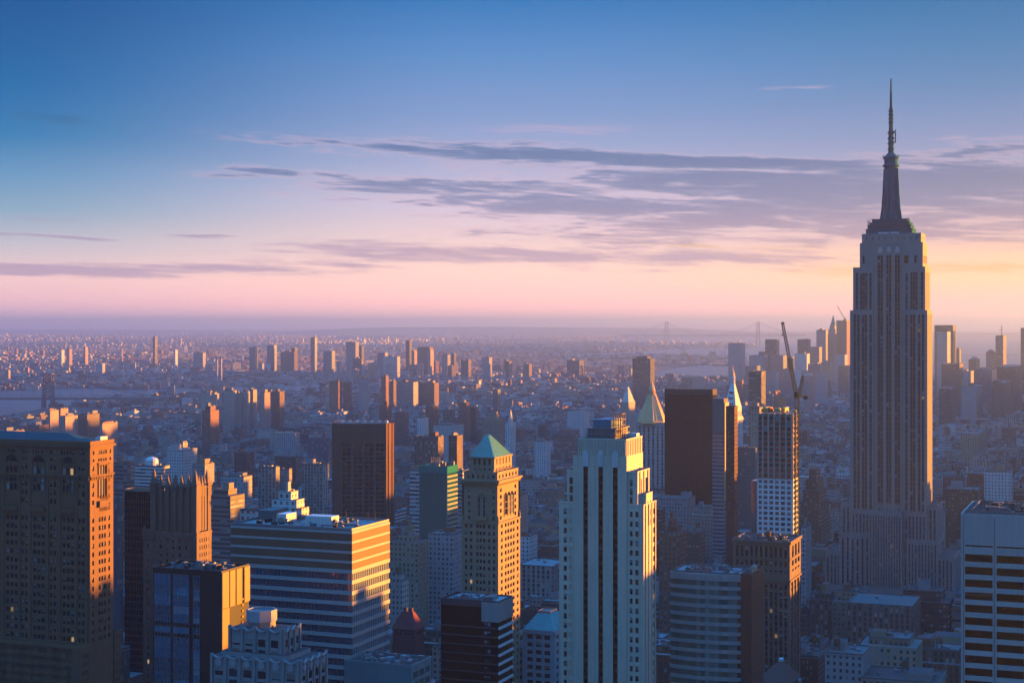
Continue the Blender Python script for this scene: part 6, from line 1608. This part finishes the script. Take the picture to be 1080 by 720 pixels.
# ------------------------------------------------------------------ bridges and chimneys
def susp(name, label, group, Y, dv, tu, tv, u0, u1, tw, mat, cross=3, dth=6.0, tilt=0.0, cable=1.2):
    k = Y / F; z_ = lambda v: H - (v - V0) * k
    t = empty(name, (X0(tu[0]) * Y, Y, 0), tilt, label, 'bridge', group)
    ox = X0(tu[0]) * Y; x = lambda u: X0(u) * Y - ox
    zd = z_(dv)
    d = MB(); d.box(x(u0), x(u1), -12, 12, zd - dth, zd, 0, 0, True)
    n = int((x(u1) - x(u0)) / 28)
    for i in range(n + 1):
        xx = x(u0) + (x(u1) - x(u0)) * i / n
        if i < n: d.bar((xx, -12.2, zd), (xx + (x(u1) - x(u0)) / n / 2, -12.2, zd + dth), .7); d.bar((xx + (x(u1) - x(u0)) / n / 2, -12.2, zd + dth), (xx + (x(u1) - x(u0)) / n, -12.2, zd), .7)
    d.box(x(u0), x(u1), -12.4, -11.8, zd + dth - .4, zd + dth + .4, 0, 0, True)
    d.build('deck', mat, t)
    tops = []
    for u in tu:
        b = MB(); xx = x(u); zt = z_(tv)
        for sx in (-1, 1):
            for sy in (-1, 1): b.bar((xx + sx * tw * .5, sy * 14, 0), (xx + sx * tw * .34, sy * 12, zt), tw * .22, 0, tw * .16)
        for i in range(cross + 1):
            z = zd + (zt - zd) * i / cross; zb = zd + (zt - zd) * (i + 1) / cross
            b.box(xx - tw * .5, xx + tw * .5, -13, 13, z - 1.5, z + 1.5, 0, 0, True)
            if i < cross: b.bar((xx - tw * .42, -12.5, z), (xx + tw * .42, -12.5, zb), tw * .08); b.bar((xx + tw * .42, -12.5, z), (xx - tw * .42, -12.5, zb), tw * .08)
        b.build('bridge_tower', mat, t); tops.append((xx, zt))
    c = MB()
    for sy in (-12, 12):
        for (xa, za), (xb, zb) in zip(tops, tops[1:]):
            p = None
            for f in np.linspace(0, 1, 25):
                zz_ = zd + 4 + (za - zd - 4) * (2 * f - 1) ** 2; q = (xa + (xb - xa) * f, sy, zz_)
                if p: c.bar(p, q, cable)
                c.bar(q, (q[0], sy, zd), cable * .35); p = q
        for (xx, zt), xe in ((tops[0], x(u0)), (tops[-1], x(u1))):
            p = None
            for f in np.linspace(0, 1, 13):
                q = (xx + (xe - xx) * f, sy, zd + (zt - zd) * (1 - f) ** 1.6)
                if p: c.bar(p, q, cable)
                c.bar(q, (q[0], sy, zd), cable * .35); p = q
    c.build('cable', mat, t)
BST = pbr('bridge_steel', (.16, .13, .14), .6); BGR = pbr('bridge_grey', (.25, .27, .3), .6)
susp('suspension_bridge', 'dark steel suspension bridge with a lattice tower over the near river', None, 4800, 419, (51,), 394, -120, 190, 28, BST, 4, 7)
susp('suspension_bridge', 'steel suspension bridge with swooping cables before the far downtown', None, 6050, 398, (443, 514), 384, 395, 560, 24, BGR, 3, 5)
susp('suspension_bridge', 'low bridge deck with small towers far behind the three channel tower', None, 6500, 398, (612, 655), 386, 585, 690, 22, BST, 2, 4)
susp('suspension_bridge', 'hazy great suspension bridge on the horizon with two tall towers', None, 18000, 353.5, (703, 799.5), 339.5, 655, 850, 40, BGR, 2, 8, 0, 3.2)
def chimney(u, v, Y, label, r=3.2):
    k = Y / F; t = empty('chimney_stack', (X0(u) * Y, Y, 0), 0, label, 'chimney', 'chimneys on the far shore')
    b = MB(); b.ring([(r * 1.3, 0), (r, H - (v - V0) * k)], 12, 0, 0, 0); b.build('flue', pbr('pale_chimney', (.55, .50, .46)), t)
    b = MB(); b.ring([(r * 1.12, H - (v - V0) * k - 8), (r * 1.12, H - (v - V0) * k + .3)], 12, 0, 0, 0); b.build('rim_band', BROWNB, t)
chimney(131, 380, 7000, 'pale chimney of the nearer far shore pair, close to the suspension bridge', 3.6); chimney(135.5, 380, 7010, 'pale chimney of the same far shore pair, farther from the suspension bridge', 3.6)
chimney(229, 377, 6600, 'pink lit shorter chimney of the pair behind the pale riverside slabs'); chimney(233, 376, 6610, 'taller chimney of the pair behind the pale riverside slabs', 4.2)
for i, (u, Y) in enumerate(((722, 11800), (752, 11500), (763, 11600))):     # dock cranes
    t = empty('dock_crane', (X0(u) * Y, Y, 0), 0, ('quay crane far out on the pier, alone', 'quay crane with a raised boom on the far pier, beside its twin', 'quay crane nearest the lone slab on the far pier')[i], 'crane', 'cranes on the far pier')
    b = MB()
    for sx in (-12, 12): b.bar((sx, 0, 0), (sx * .8, 0, 58), 4)
    b.bar((-12, 0, 40), (12, 0, 40), 4); b.build('gantry', BST, t)
    b = MB(); b.bar((8, 0, 55), (26 if i else -26, 0, 112), 3.2); b.bar((-8, 0, 55), (-34, 0, 58), 3.2); b.build('boom', BST, t)
# ------------------------------------------------------------------ ground, water, hills
def G(u, v, z=0.0):
    Y = F * (H - z) / (v - V0); return (X0(u) * Y, Y, z)
def sheet(name, pts, z, mat, kind='structure'):
    b = MB(); b.poly([(p[0], p[1], z) for p in pts], 0); o = b.build(name, mat); return tag(o, kind=kind)
def ground_mat():
    m = bpy.data.materials.new('city_ground'); m.use_nodes = True; t = NT(m.node_tree); b = t.N['Principled BSDF']
    tc = t.new('ShaderNodeTexCoord'); n = t.noise(tc.outputs['Object'], .004, 6, .7); n2 = t.noise(tc.outputs['Object'], .05, 4, .6)
    t.L.new(t.ramp(t.m('ADD', t.m('MULTIPLY', n, .5), t.m('MULTIPLY', n2, .5)), [(.35, (.035, .036, .038, 1)), (.5, (.06, .06, .062, 1)), (.62, (.05, .055, .04, 1))]), b.inputs['Base Color'])
    b.inputs['Roughness'].default_value = .9; return m
def water_mat():
    m = bpy.data.materials.new('water'); m.use_nodes = True; t = NT(m.node_tree); b = t.N['Principled BSDF']
    b.inputs['Base Color'].default_value = (.02, .045, .06, 1); b.inputs['Roughness'].default_value = .3; b.inputs['IOR'].default_value = 1.33
    tc = t.new('ShaderNodeTexCoord'); n = t.noise(tc.outputs['Object'], .02, 5, .6); bp = t.new('ShaderNodeBump'); bp.inputs['Strength'].default_value = .7; bp.inputs['Distance'].default_value = 3.0
    t.L.new(n, bp.inputs['Height']); t.L.new(bp.outputs[0], b.inputs['Normal']); return m
FAR = 70000.0
sheet('ground', [(-FAR, -3000), (FAR, -3000), (FAR, FAR), (-FAR, FAR)], 0.0, ground_mat())
WM = water_mat()
RIV = [(-90, 446), (0, 440), (40, 432), (75, 427), (110, 424), (150, 421), (250, 416), (420, 408.5), (560, 402.5), (655, 399.5), (655, 395), (560, 397.5), (420, 402.5), (260, 408), (150, 411), (100, 410), (60, 409.5), (25, 412), (-90, 413)]
BAYA = [(655, 399), (690, 398), (770, 398), (880, 402), (1300, 401), (1300, 372), (900, 376), (800, 383), (770, 386.5), (740, 385), (715, 388), (690, 392)]
BAYB = [(560, 377.6), (640, 375.6), (720, 373.8), (800, 376), (900, 375.5), (1300, 371.5), (1300, 356.6), (800, 356.6), (600, 358.8), (600, 360.2), (700, 361.2), (790, 362.6), (800, 366), (720, 368), (640, 372.4), (560, 376)]
for nm, P_ in (('river', RIV), ('bay', BAYA), ('bay', BAYB)):
    sheet(nm, [G(*p)[:2] for p in P_], 0.5, WM)
def inside(poly, u, v):
    c = False; n = len(poly)
    for i in range(n):
        (x0, y0), (x1, y1) = poly[i], poly[i - 1]
        if (y0 > v) != (y1 > v) and u < (x1 - x0) * (v - y0) / (y1 - y0) + x0: c = not c
    return c
def wet(u, v): return inside(RIV, u, v) or inside(BAYA, u, v) or inside(BAYB, u, v)
hm = pbr('far_hills', (.06, .07, .05), .95)
def hills(u0, u1, Y, prof):
    b = MB(); n = len(prof); xs_ = [X0(u0 + (u1 - u0) * i / (n - 1)) * Y for i in range(n)]
    zz_ = [max(2, H - (v - V0) / F * Y) for v in prof]
    for i in range(n - 1):
        b.poly([(xs_[i], Y - 2500, 0), (xs_[i + 1], Y - 2500, 0), (xs_[i + 1], Y, zz_[i + 1]), (xs_[i], Y, zz_[i])]); b.poly([(xs_[i], Y, zz_[i]), (xs_[i + 1], Y, zz_[i + 1]), (xs_[i + 1], Y + 3000, 0), (xs_[i], Y + 3000, 0)])
    tag(b.build('hills', hm), kind='structure')
hills(300, 800, 34000, [350, 347.5, 346, 345, 344.8, 344.6, 344.5, 345, 345.2, 345.6, 346, 346.5, 348, 350])
hills(700, 1250, 30000, [354, 351.5, 350.5, 350, 349.8, 350.2, 350.5, 351, 351, 352, 354])
hills(-120, 320, 40000, [348.2, 347.8, 348, 347.6, 347.8, 348, 348.4, 349])

# ------------------------------------------------------------------ the street grid's many buildings
rng = random.Random(20)
CAND = []
def free(p0, p1, q0, q1):
    for a, b, c, d in FOOT:
        if p0 < b and p1 > a and q0 < d and q1 > c: return False
    return True
def cap_v(Y, u):
    for ym, vm in ((1150, 674), (1300, 630), (1550, 562), (1900, 530), (2400, 495), (3000, 468), (3700, 446), (4300, 430), (9e9, 415)):
        if Y < ym: return vm
def hmean(Y, p):
    if Y < 1500: return 42
    if Y < 2300: return 34
    if Y < 3200: return 20
    return 15
blocks = []
for a in range(-14, 22):
    p0 = a * 190.0 + 20; p1 = p0 + 164
    for c in range(-24, 66):
        q0 = c * 80.0 + 3; q1 = q0 + 62
        pm, qm = (p0 + p1) / 2, (q0 + q1) / 2
        x, y = pm * CA + qm * SA, -pm * SA + qm * CA
        if y < -1000 or y > 4700: continue
        u = 540 + F * x / max(y, 60)
        if y > 760 and (u < -420 or u > 1700): continue
        if y <= 760 and abs(x) > 1300: continue
        blocks.append((p0, p1, q0, q1))
        for row in (0, 1):
            p = p0
            while p < p1 - 8:
                wl = min(rng.choice((8, 12, 15, 18, 24, 30)) * (1.3 if y < 2200 else 1.0) * (1.5 if y > 3600 else 1), p1 - p)
                if wl < 7: break
                d = 28 + rng.uniform(-4, 2)
                qa = q0 if row == 0 else q1 - d
                if y <= 760:        # near blocks lie below the frame; unseen taller right ones added for shade
                    hh = rng.uniform(24, 68) if x < 420 else rng.uniform(90, 128) if y < 620 else rng.uniform(160, 176)
                    if math.hypot(x, y) > 130 and free(p, p + wl * 1.6, qa, qa + d): CAND.append([p, p + wl * 1.6, qa, qa + d, hh, (p + wl * 1.6) * CA + qa * SA, -(p + wl * 1.6) * SA + qa * CA, 5000.0])
                    p += wl * 1.6 + .05; continue
                hh = hmean(y, p) * math.exp(rng.gauss(-.1, .4))
                if rng.random() < .05: hh *= 1.8
                px0, py0 = p * CA + qa * SA, -p * SA + qa * CA
                if 540 + F * px0 / py0 > 1130 and y < 4700: hh = (rng.uniform(138, 158) if py0 < 1000 and px0 > 400 else rng.uniform(66, 92) if py0 < 1350 else rng.uniform(95, 130) if py0 < 2300 else rng.uniform(125, 150))  # unseen blocks right of the frame, heights shaped to cast shade on the towers
                px_, py_ = (p + wl) * CA + qa * SA, -(p + wl) * SA + qa * CA
                uu = 540 + F * px_ / py_
                if y > 3900 and wet(uu, V0 + F * H / py_): p += wl; continue
                vm = cap_v(py_, uu) + rng.uniform(0, 14)
                if uu < 1120: hh = min(hh, H - (vm - V0) * py_ / F)
                if hh > 6 and free(p, p + wl, qa, qa + d): CAND.append([p, p + wl, qa, qa + d, hh, px_, py_, uu])
                p += wl + (rng.uniform(0, 3) if rng.random() < .15 else .05)
# which of them show: paint everything from far to near into a coarse picture
HR = [(1272, 887, 992, 275), (765, -60, 125, 462), (720, 588, 692, 465), (900, 487, 549, 460), (640, 244, 410, 548), (600, 161, 263, 595), (560, 221, 325, 660), (840, 150, 218, 500), (1450, 348, 412, 447), (1250, 442, 482, 490),
      (2050, 670, 722, 440), (2100, 762, 783, 400), (1650, 701, 756, 410), (1500, 751, 768, 421), (1420, 765, 778, 430), (1150, 792, 842, 433), (1000, 773, 845, 573), (760, 706, 805, 603), (600, 1013, 1112, 545), (700, 465, 540, 633), (620, 363, 455, 700), (930, 131, 176, 516), (930, 546, 592, 645), (980, 414, 447, 648), (880, 798, 846, 697)]
buf = np.full((360, 540), -1, np.int32)
allr = [(Y, a, b, v, -2) for Y, a, b, v in HR] + [(Y, a, b, v, -2) for Y, a, b, v in PAINT]
for i, c in enumerate(CAND):
    if c[6] < 500: continue
    p0, p1, q0, q1, hh, px_, py_, uu = c
    def pr(p, q): 
        X_, Y_ = p * CA + q * SA, -p * SA + q * CA; return 540 + F * X_ / Y_
    us = [pr(p0, q0), pr(p1, q0), pr(p1, q1)]
    allr.append((py_, min(us), max(us), V0 + F * (H - hh) / (py_ + 8), i))
allr.sort(key=lambda r: -r[0])
for Y, a, b, v, i in allr:
    vb = V0 + F * H / Y
    x0, x1, y0, y1 = max(0, int(a / 2)), min(540, int(math.ceil(b / 2))), max(0, int(v / 2)), min(360, int(vb / 2) + 1)
    if x1 > x0 and y1 > y0: buf[y0:y1, x0:x1] = i
ids, cnt = np.unique(buf[buf >= 0], return_counts=True)
seen = dict(zip(ids.tolist(), cnt.tolist()))
N_IND = 150
rank = sorted(seen, key=lambda i: -seen[i])
IND = set(rank[:N_IND])
ys_, xs_ = np.where(buf >= 0)
cen = {}
for i in IND:
    m_ = buf == i; yy, xx = np.where(m_); cen[i] = (xx.mean() * 2 + 1, yy.mean() * 2 + 1)

STY = [('tan', 'tan brick'), ('red', 'red brick'), ('brown', 'brown brick'), ('grey', 'grey'), ('lime', 'buff stone'), ('white', 'white'), ('band', 'pale banded'), ('dband', 'dim banded'), ('pier', 'stone piered'), ('bpier', 'brown piered'), ('dark', 'dark'), ('pink', 'pinkish')]
WTS = [16, 16, 16, 12, 14, 8, 5, 6, 8, 6, 5, 4]
KW = {'tower': ('tower', 'tower', 'city_tower'), 'loft': ('loft', 'loft building', 'city_loft'), 'house': ('low building', 'building', 'town_building')}
def look(i):
    """what candidate i is: style, roof, tank, setback, kind and the words for its roof"""
    p0, p1, q0, q1, hh, px_, py_, uu = CAND[i]; rg = random.Random(i * 13 + 5); w = p1 - p0
    si = rg.choices(range(len(STY)), WTS if py_ > 1500 else [10, 18, 26, 6, 5, 1, 1, 14, 3, 14, 10, 2])[0]
    rm = rg.choices((0, 1, 2), (5, 4, 3))[0]
    tank = hh > 22 and rg.random() < .4 and w > 9
    step = hh > 30 and rg.random() < .45 and w > 12
    kind = 'tower' if hh > 62 else 'loft' if hh > 26 else 'house'
    feat = 'with a roof tank' if tank else 'with stepped top' if step else 'with pale roof' if rm == 2 else 'with flat roof'
    return si, rm, tank, step, kind, feat, rg
LOOK = {i: look(i) for i in IND}
LABEL = {}
fam = {}
for i in sorted(IND): fam.setdefault((LOOK[i][0], LOOK[i][4], LOOK[i][5]), []).append(i)
for (si, kind, feat), mem in fam.items():
    opts = []
    for nm, (lu, lv) in LANDMARK.items():
        d = sorted((math.hypot(cen[i][0] - lu, cen[i][1] - lv), i) for i in mem)
        for r_, (dd, i) in enumerate(d): opts.append((r_, dd, i, nm))
    opts.sort(); taken = set()
    for r_, dd, i, nm in opts:
        if i in LABEL or (r_, nm) in taken: continue
        taken.add((r_, nm))
        LABEL[i] = '%s %s %s, %sclosest such to %s' % (STY[si][1], KW[kind][0], feat, ('', 'second ', 'third ', 'fourth ', 'fifth ')[min(r_, 4)], nm)

P0 = (CA, -SA)
mass = MB(); MASSM = [FS[k] for k, _ in STY] + ROOFS + [WOOD, STEEL]; RO = len(STY)
for i, (p0, p1, q0, q1, hh, px_, py_, uu) in enumerate(CAND):
    si, rm, tank, step, kind, feat, rg = look(i)
    w, d = p1 - p0, q1 - q0
    if i in IND:
        t = empty(KW[kind][2], (px_, py_, 0), -AL, LABEL[i], KW[kind][1], 'buildings of the street grid')
        b = MB(); b.box(-w, 0, 0, d, 0, hh, 0, 1); x0, x1, y0, y1, z = -w, 0, 0, d, hh
        if step:
            x0 += w * .14; x1 -= w * .14; y0 += d * .14; y1 -= d * .1; z = hh + rg.choice((3.6, 7.2)); b.box(x0, x1, y0, y1, hh + .004, z, 0, 1)
        else:
            b.rim(-w - .25, .25, -.25, d + .1, hh - 1.2, .5, .3, 2)
        b.build('wall', [FS[STY[si][0]], ROOFS[rm], LIME], t)
        roof_parts(None, t, x0, x1, y0, y1, z, rg, True, tank, False, ROOFS[rm])
        continue
    # the rest of the grid, one mass: rotate into the world
    b = MB(); b.box(-w, 0, 0, d, 0, hh, si, RO + rm)
    seen_far = py_ < 3600 and i in seen
    if step: b.box(-w * .86, -w * .14, d * .14, d * .9, hh + .004, hh + rg.choice((3.4, 6.8)), si, RO + rm)
    elif seen_far: b.rim(-w - .1, .1, -.1, d + .1, hh + .003, .8, .4, si)
    bx = rg.uniform(-w + .5, -w * .45); by = rg.uniform(d * .2, d * .6); b.box(bx, bx + w * rg.uniform(.2, .4), by, by + d * .3, hh + .01, hh + rg.uniform(2.5, 6.5), rg.choice((0, 1, 4, 5, 11)), RO + 1)
    if seen_far:
        for _ in range(rg.randint(1, 3)):
            x = rg.uniform(-w + .5, -2.5); y = rg.uniform(1, d - 3); b.box(x, x + rg.uniform(.8, 2), y, y + rg.uniform(.8, 2), hh + .02, hh + rg.uniform(.8, 2.2), RO + 4, RO + 2)
        if tank:
            x, y = rg.uniform(-w + 3, -3), rg.uniform(4, d - 4); b.ring([(1.8, hh + 2.5), (1.8, hh + 6)], 8, x, y, RO + 3, cap=False); b.ring([(1.9, hh + 6), (.02, hh + 7.5)], 8, x, y, RO + 4, cap=False)
            for sx in (-1.2, 1.2): b.bar((x + sx, y, hh), (x + sx, y, hh + 2.6), .3, RO + 4)
    n = len(mass.v)
    mass.v += [(px_ + x * CA + y * SA, py_ - x * SA + y * CA, z) for x, y, z in b.v]
    mass.f += [tuple(k + n for k in f) for f in b.f]; mass.m += b.m; mass.uv += b.uv
tag(mass.build('city_buildings', MASSM), 'close packed lower roofs of the street grid, plus unseen taller blocks added for shade', 'buildings', kind='stuff')
pv = MB()
for p0, p1, q0, q1 in blocks:
    f = [(p * CA + q * SA, -p * SA + q * CA) for p, q in ((p0 - 3, q0 - 3), (p1 + 3, q0 - 3), (p1 + 3, q1 + 3), (p0 - 3, q1 + 3))]
    pv.prism(f, 0, .14, 0)
tag(pv.build('pavement', pbr('pavement_concrete', (.2, .2, .2))), kind='structure')

# ------------------------------------------------------------------ the far districts across the river and down to the bay: one mass
far = MB(); rg = random.Random(99)
def farbox(X_, Y_, w, d, h, rot, si, rm, bulk=True):
    ca, sa = math.cos(rot), math.sin(rot)
    b = MB(); b.box(-w / 2, w / 2, -d / 2, d / 2, 0, h, si, RO + rm)
    if bulk and rg.random() < .5: b.box(-w * .2, w * .2, -d * .2, d * .2, h + .02, h + rg.uniform(2, 4.5), rg.choice((4, 5, 11, 1)), RO + 1)
    n = len(far.v); far.v += [(X_ + x * ca - y * sa, Y_ + x * sa + y * ca, z) for x, y, z in b.v]; far.f += [tuple(k + n for k in f) for f in b.f]; far.m += b.m; far.uv += b.uv
made = 0
while made < 25000:
    u = rg.uniform(-60, 1180); v = V0 + 11.5 * math.exp(rg.uniform(0, 1) * math.log(88 / 11.5))
    if v > 432 or wet(u, v): continue
    if u > 690 and v < 400 and not (v > 376 and v < 386 and u < 775) and not (v > 361 and v < 368 and u < 800): continue
    X_, Y_, _ = G(u, v)
    if Y_ < 4650: continue
    sc = 1.0 + max(0, (Y_ - 5000)) / 9000.0
    w, d = rg.uniform(9, 30) * sc, rg.uniform(9, 22) * sc
    h = rg.choice((8, 10, 12, 13, 15, 18)) * rg.uniform(.8, 1.3) * (1 + .3 * (sc - 1))
    if rg.random() < .025: h *= rg.uniform(1.6, 2.6); w *= .8
    dist = math.floor(X_ / 1500 + math.floor(Y_ / 2600) * 3.7)
    rot = (math.sin(dist * 12.9898) * 43758.5453 % 1.0) * 1.2 - .6
    ca_, sa_ = math.cos(rot), math.sin(rot)      # rows of houses along the streets of each district
    la, lb = X_ * ca_ + Y_ * sa_, -X_ * sa_ + Y_ * ca_
    la = round(la / 14.0) * 14.0; lb = round(lb / 62.0) * 62.0 + rg.choice((-13, 13)); w = rg.choice((14, 14, 28, 42)) * (1 if h < 30 else .8) * min(sc, 1.4); d = min(d, 22)
    X_, Y_ = la * ca_ - lb * sa_, la * sa_ + lb * ca_
    si = rg.choices(range(len(STY)), [10, 18, 16, 10, 12, 12, 2, 2, 2, 2, 3, 8])[0]
    farbox(X_, Y_, w, d, h, rot, si, rg.choices((0, 1, 2), (4, 4, 4))[0], Y_ < 9000); made += 1
for _ in range(150):     # riverside housing slabs and downtown hump, dusky
    zone = rg.random()
    if zone < .5: u, Y_ = rg.uniform(-20, 520), rg.uniform(4650, 5600); h = rg.uniform(24, 46)
    elif zone < .75: u, Y_ = rg.gauss(420, 70), rg.uniform(6700, 8200); h = rg.uniform(25, 75)
    else: u, Y_ = rg.uniform(700, 1100), rg.uniform(4700, 5900); h = rg.uniform(30, 90)
    v = V0 + F * H / Y_
    if wet(u, v) or (u < 160 and Y_ > 4650 and Y_ < 6600): continue
    farbox(X0(u) * Y_, Y_, rg.uniform(18, 45), rg.uniform(14, 24), h, -AL + rg.choice((0, .3, -.4)), rg.choices(range(len(STY)), [6, 16, 16, 10, 8, 4, 2, 4, 4, 6, 6, 6])[0], rg.choice((0, 1, 2)))
for _ in range(260):     # piers and sheds by the water
    u = rg.uniform(560, 780); v = rg.choice((rg.uniform(376, 386), rg.uniform(361.5, 368)))
    if wet(u, v): continue
    X_, Y_, _z = G(u, v); farbox(X_, Y_, rg.uniform(60, 220), rg.uniform(30, 60), rg.uniform(8, 16), rg.uniform(-.2, .2), rg.choice((5, 5, 11, 3, 1)), rg.choice((1, 2, 2)), False)
tag(far.build('far_districts', MASSM), 'hazy low districts across the river', 'buildings', kind='stuff')

# ------------------------------------------------------------------ bare parks: many small crowns
def park():
    lm = pbr('park_foliage', (.05, .055, .035), .95, var=.4, scale=.02); b = MB(); rg = random.Random(51)
    def clump(u0, u1, v0, v1, n):
        for _ in range(n):
            u, v = rg.uniform(u0, u1), rg.uniform(v0, v1); X_, Y_, _z = G(u, v)
            p, q = X_ * CA - Y_ * SA, X_ * SA + Y_ * CA
            h = rg.uniform(8, 15); r = h * .36
            b.bar((X_, Y_, 0), (X_, Y_, h * .6), .7, 0, .35)
            for _k in range(26):
                a, e, rr = rg.uniform(0, 6.283), rg.uniform(-1, 1), r * rg.uniform(.5, 1.05)
                c = Vector((X_ + rr * math.cos(a) * math.sqrt(1 - e * e), Y_ + rr * math.sin(a) * math.sqrt(1 - e * e), h * .66 + rr * e * .9))
                s_ = rg.uniform(.8, 1.8); v1_ = Vector((rg.gauss(0, 1), rg.gauss(0, 1), rg.gauss(0, 1))).normalized() * s_; v2_ = v1_.cross(Vector((rg.gauss(0, 1), rg.gauss(0, 1), rg.gauss(0, 1)))).normalized() * s_
                b.poly([c - v1_ - v2_ * .6, c + v1_ - v2_, c + v1_ * .7 + v2_, c - v1_ + v2_ * .8])
    clump(120, 340, 447, 462, 700); clump(235, 330, 440, 452, 260); clump(590, 680, 404, 420, 200); clump(100, 240, 424, 432, 250); clump(560, 600, 440, 450, 90)
    tag(b.build('park_trees', lm), 'bare dark park trees among low roofs', 'trees', kind='stuff')
park()

# ------------------------------------------------------------------ the evening air
hz = MB(); hz.box(-90000, 90000, -9000, 95000, -1.0, 470.0, 0, 0, True)
hmat = bpy.data.materials.new('haze_air'); hmat.use_nodes = True
nt = hmat.node_tree; nt.nodes.clear()
out = nt.nodes.new('ShaderNodeOutputMaterial'); pv_ = nt.nodes.new('ShaderNodeVolumePrincipled')
pv_.inputs['Density'].default_value = HAZE_DENSITY; pv_.inputs['Color'].default_value = (*HAZE_COLOR, 1); pv_.inputs['Anisotropy'].default_value = 0.5
nt.links.new(pv_.outputs[0], out.inputs['Volume'])
tag(hz.build('haze', hmat), kind='stuff')
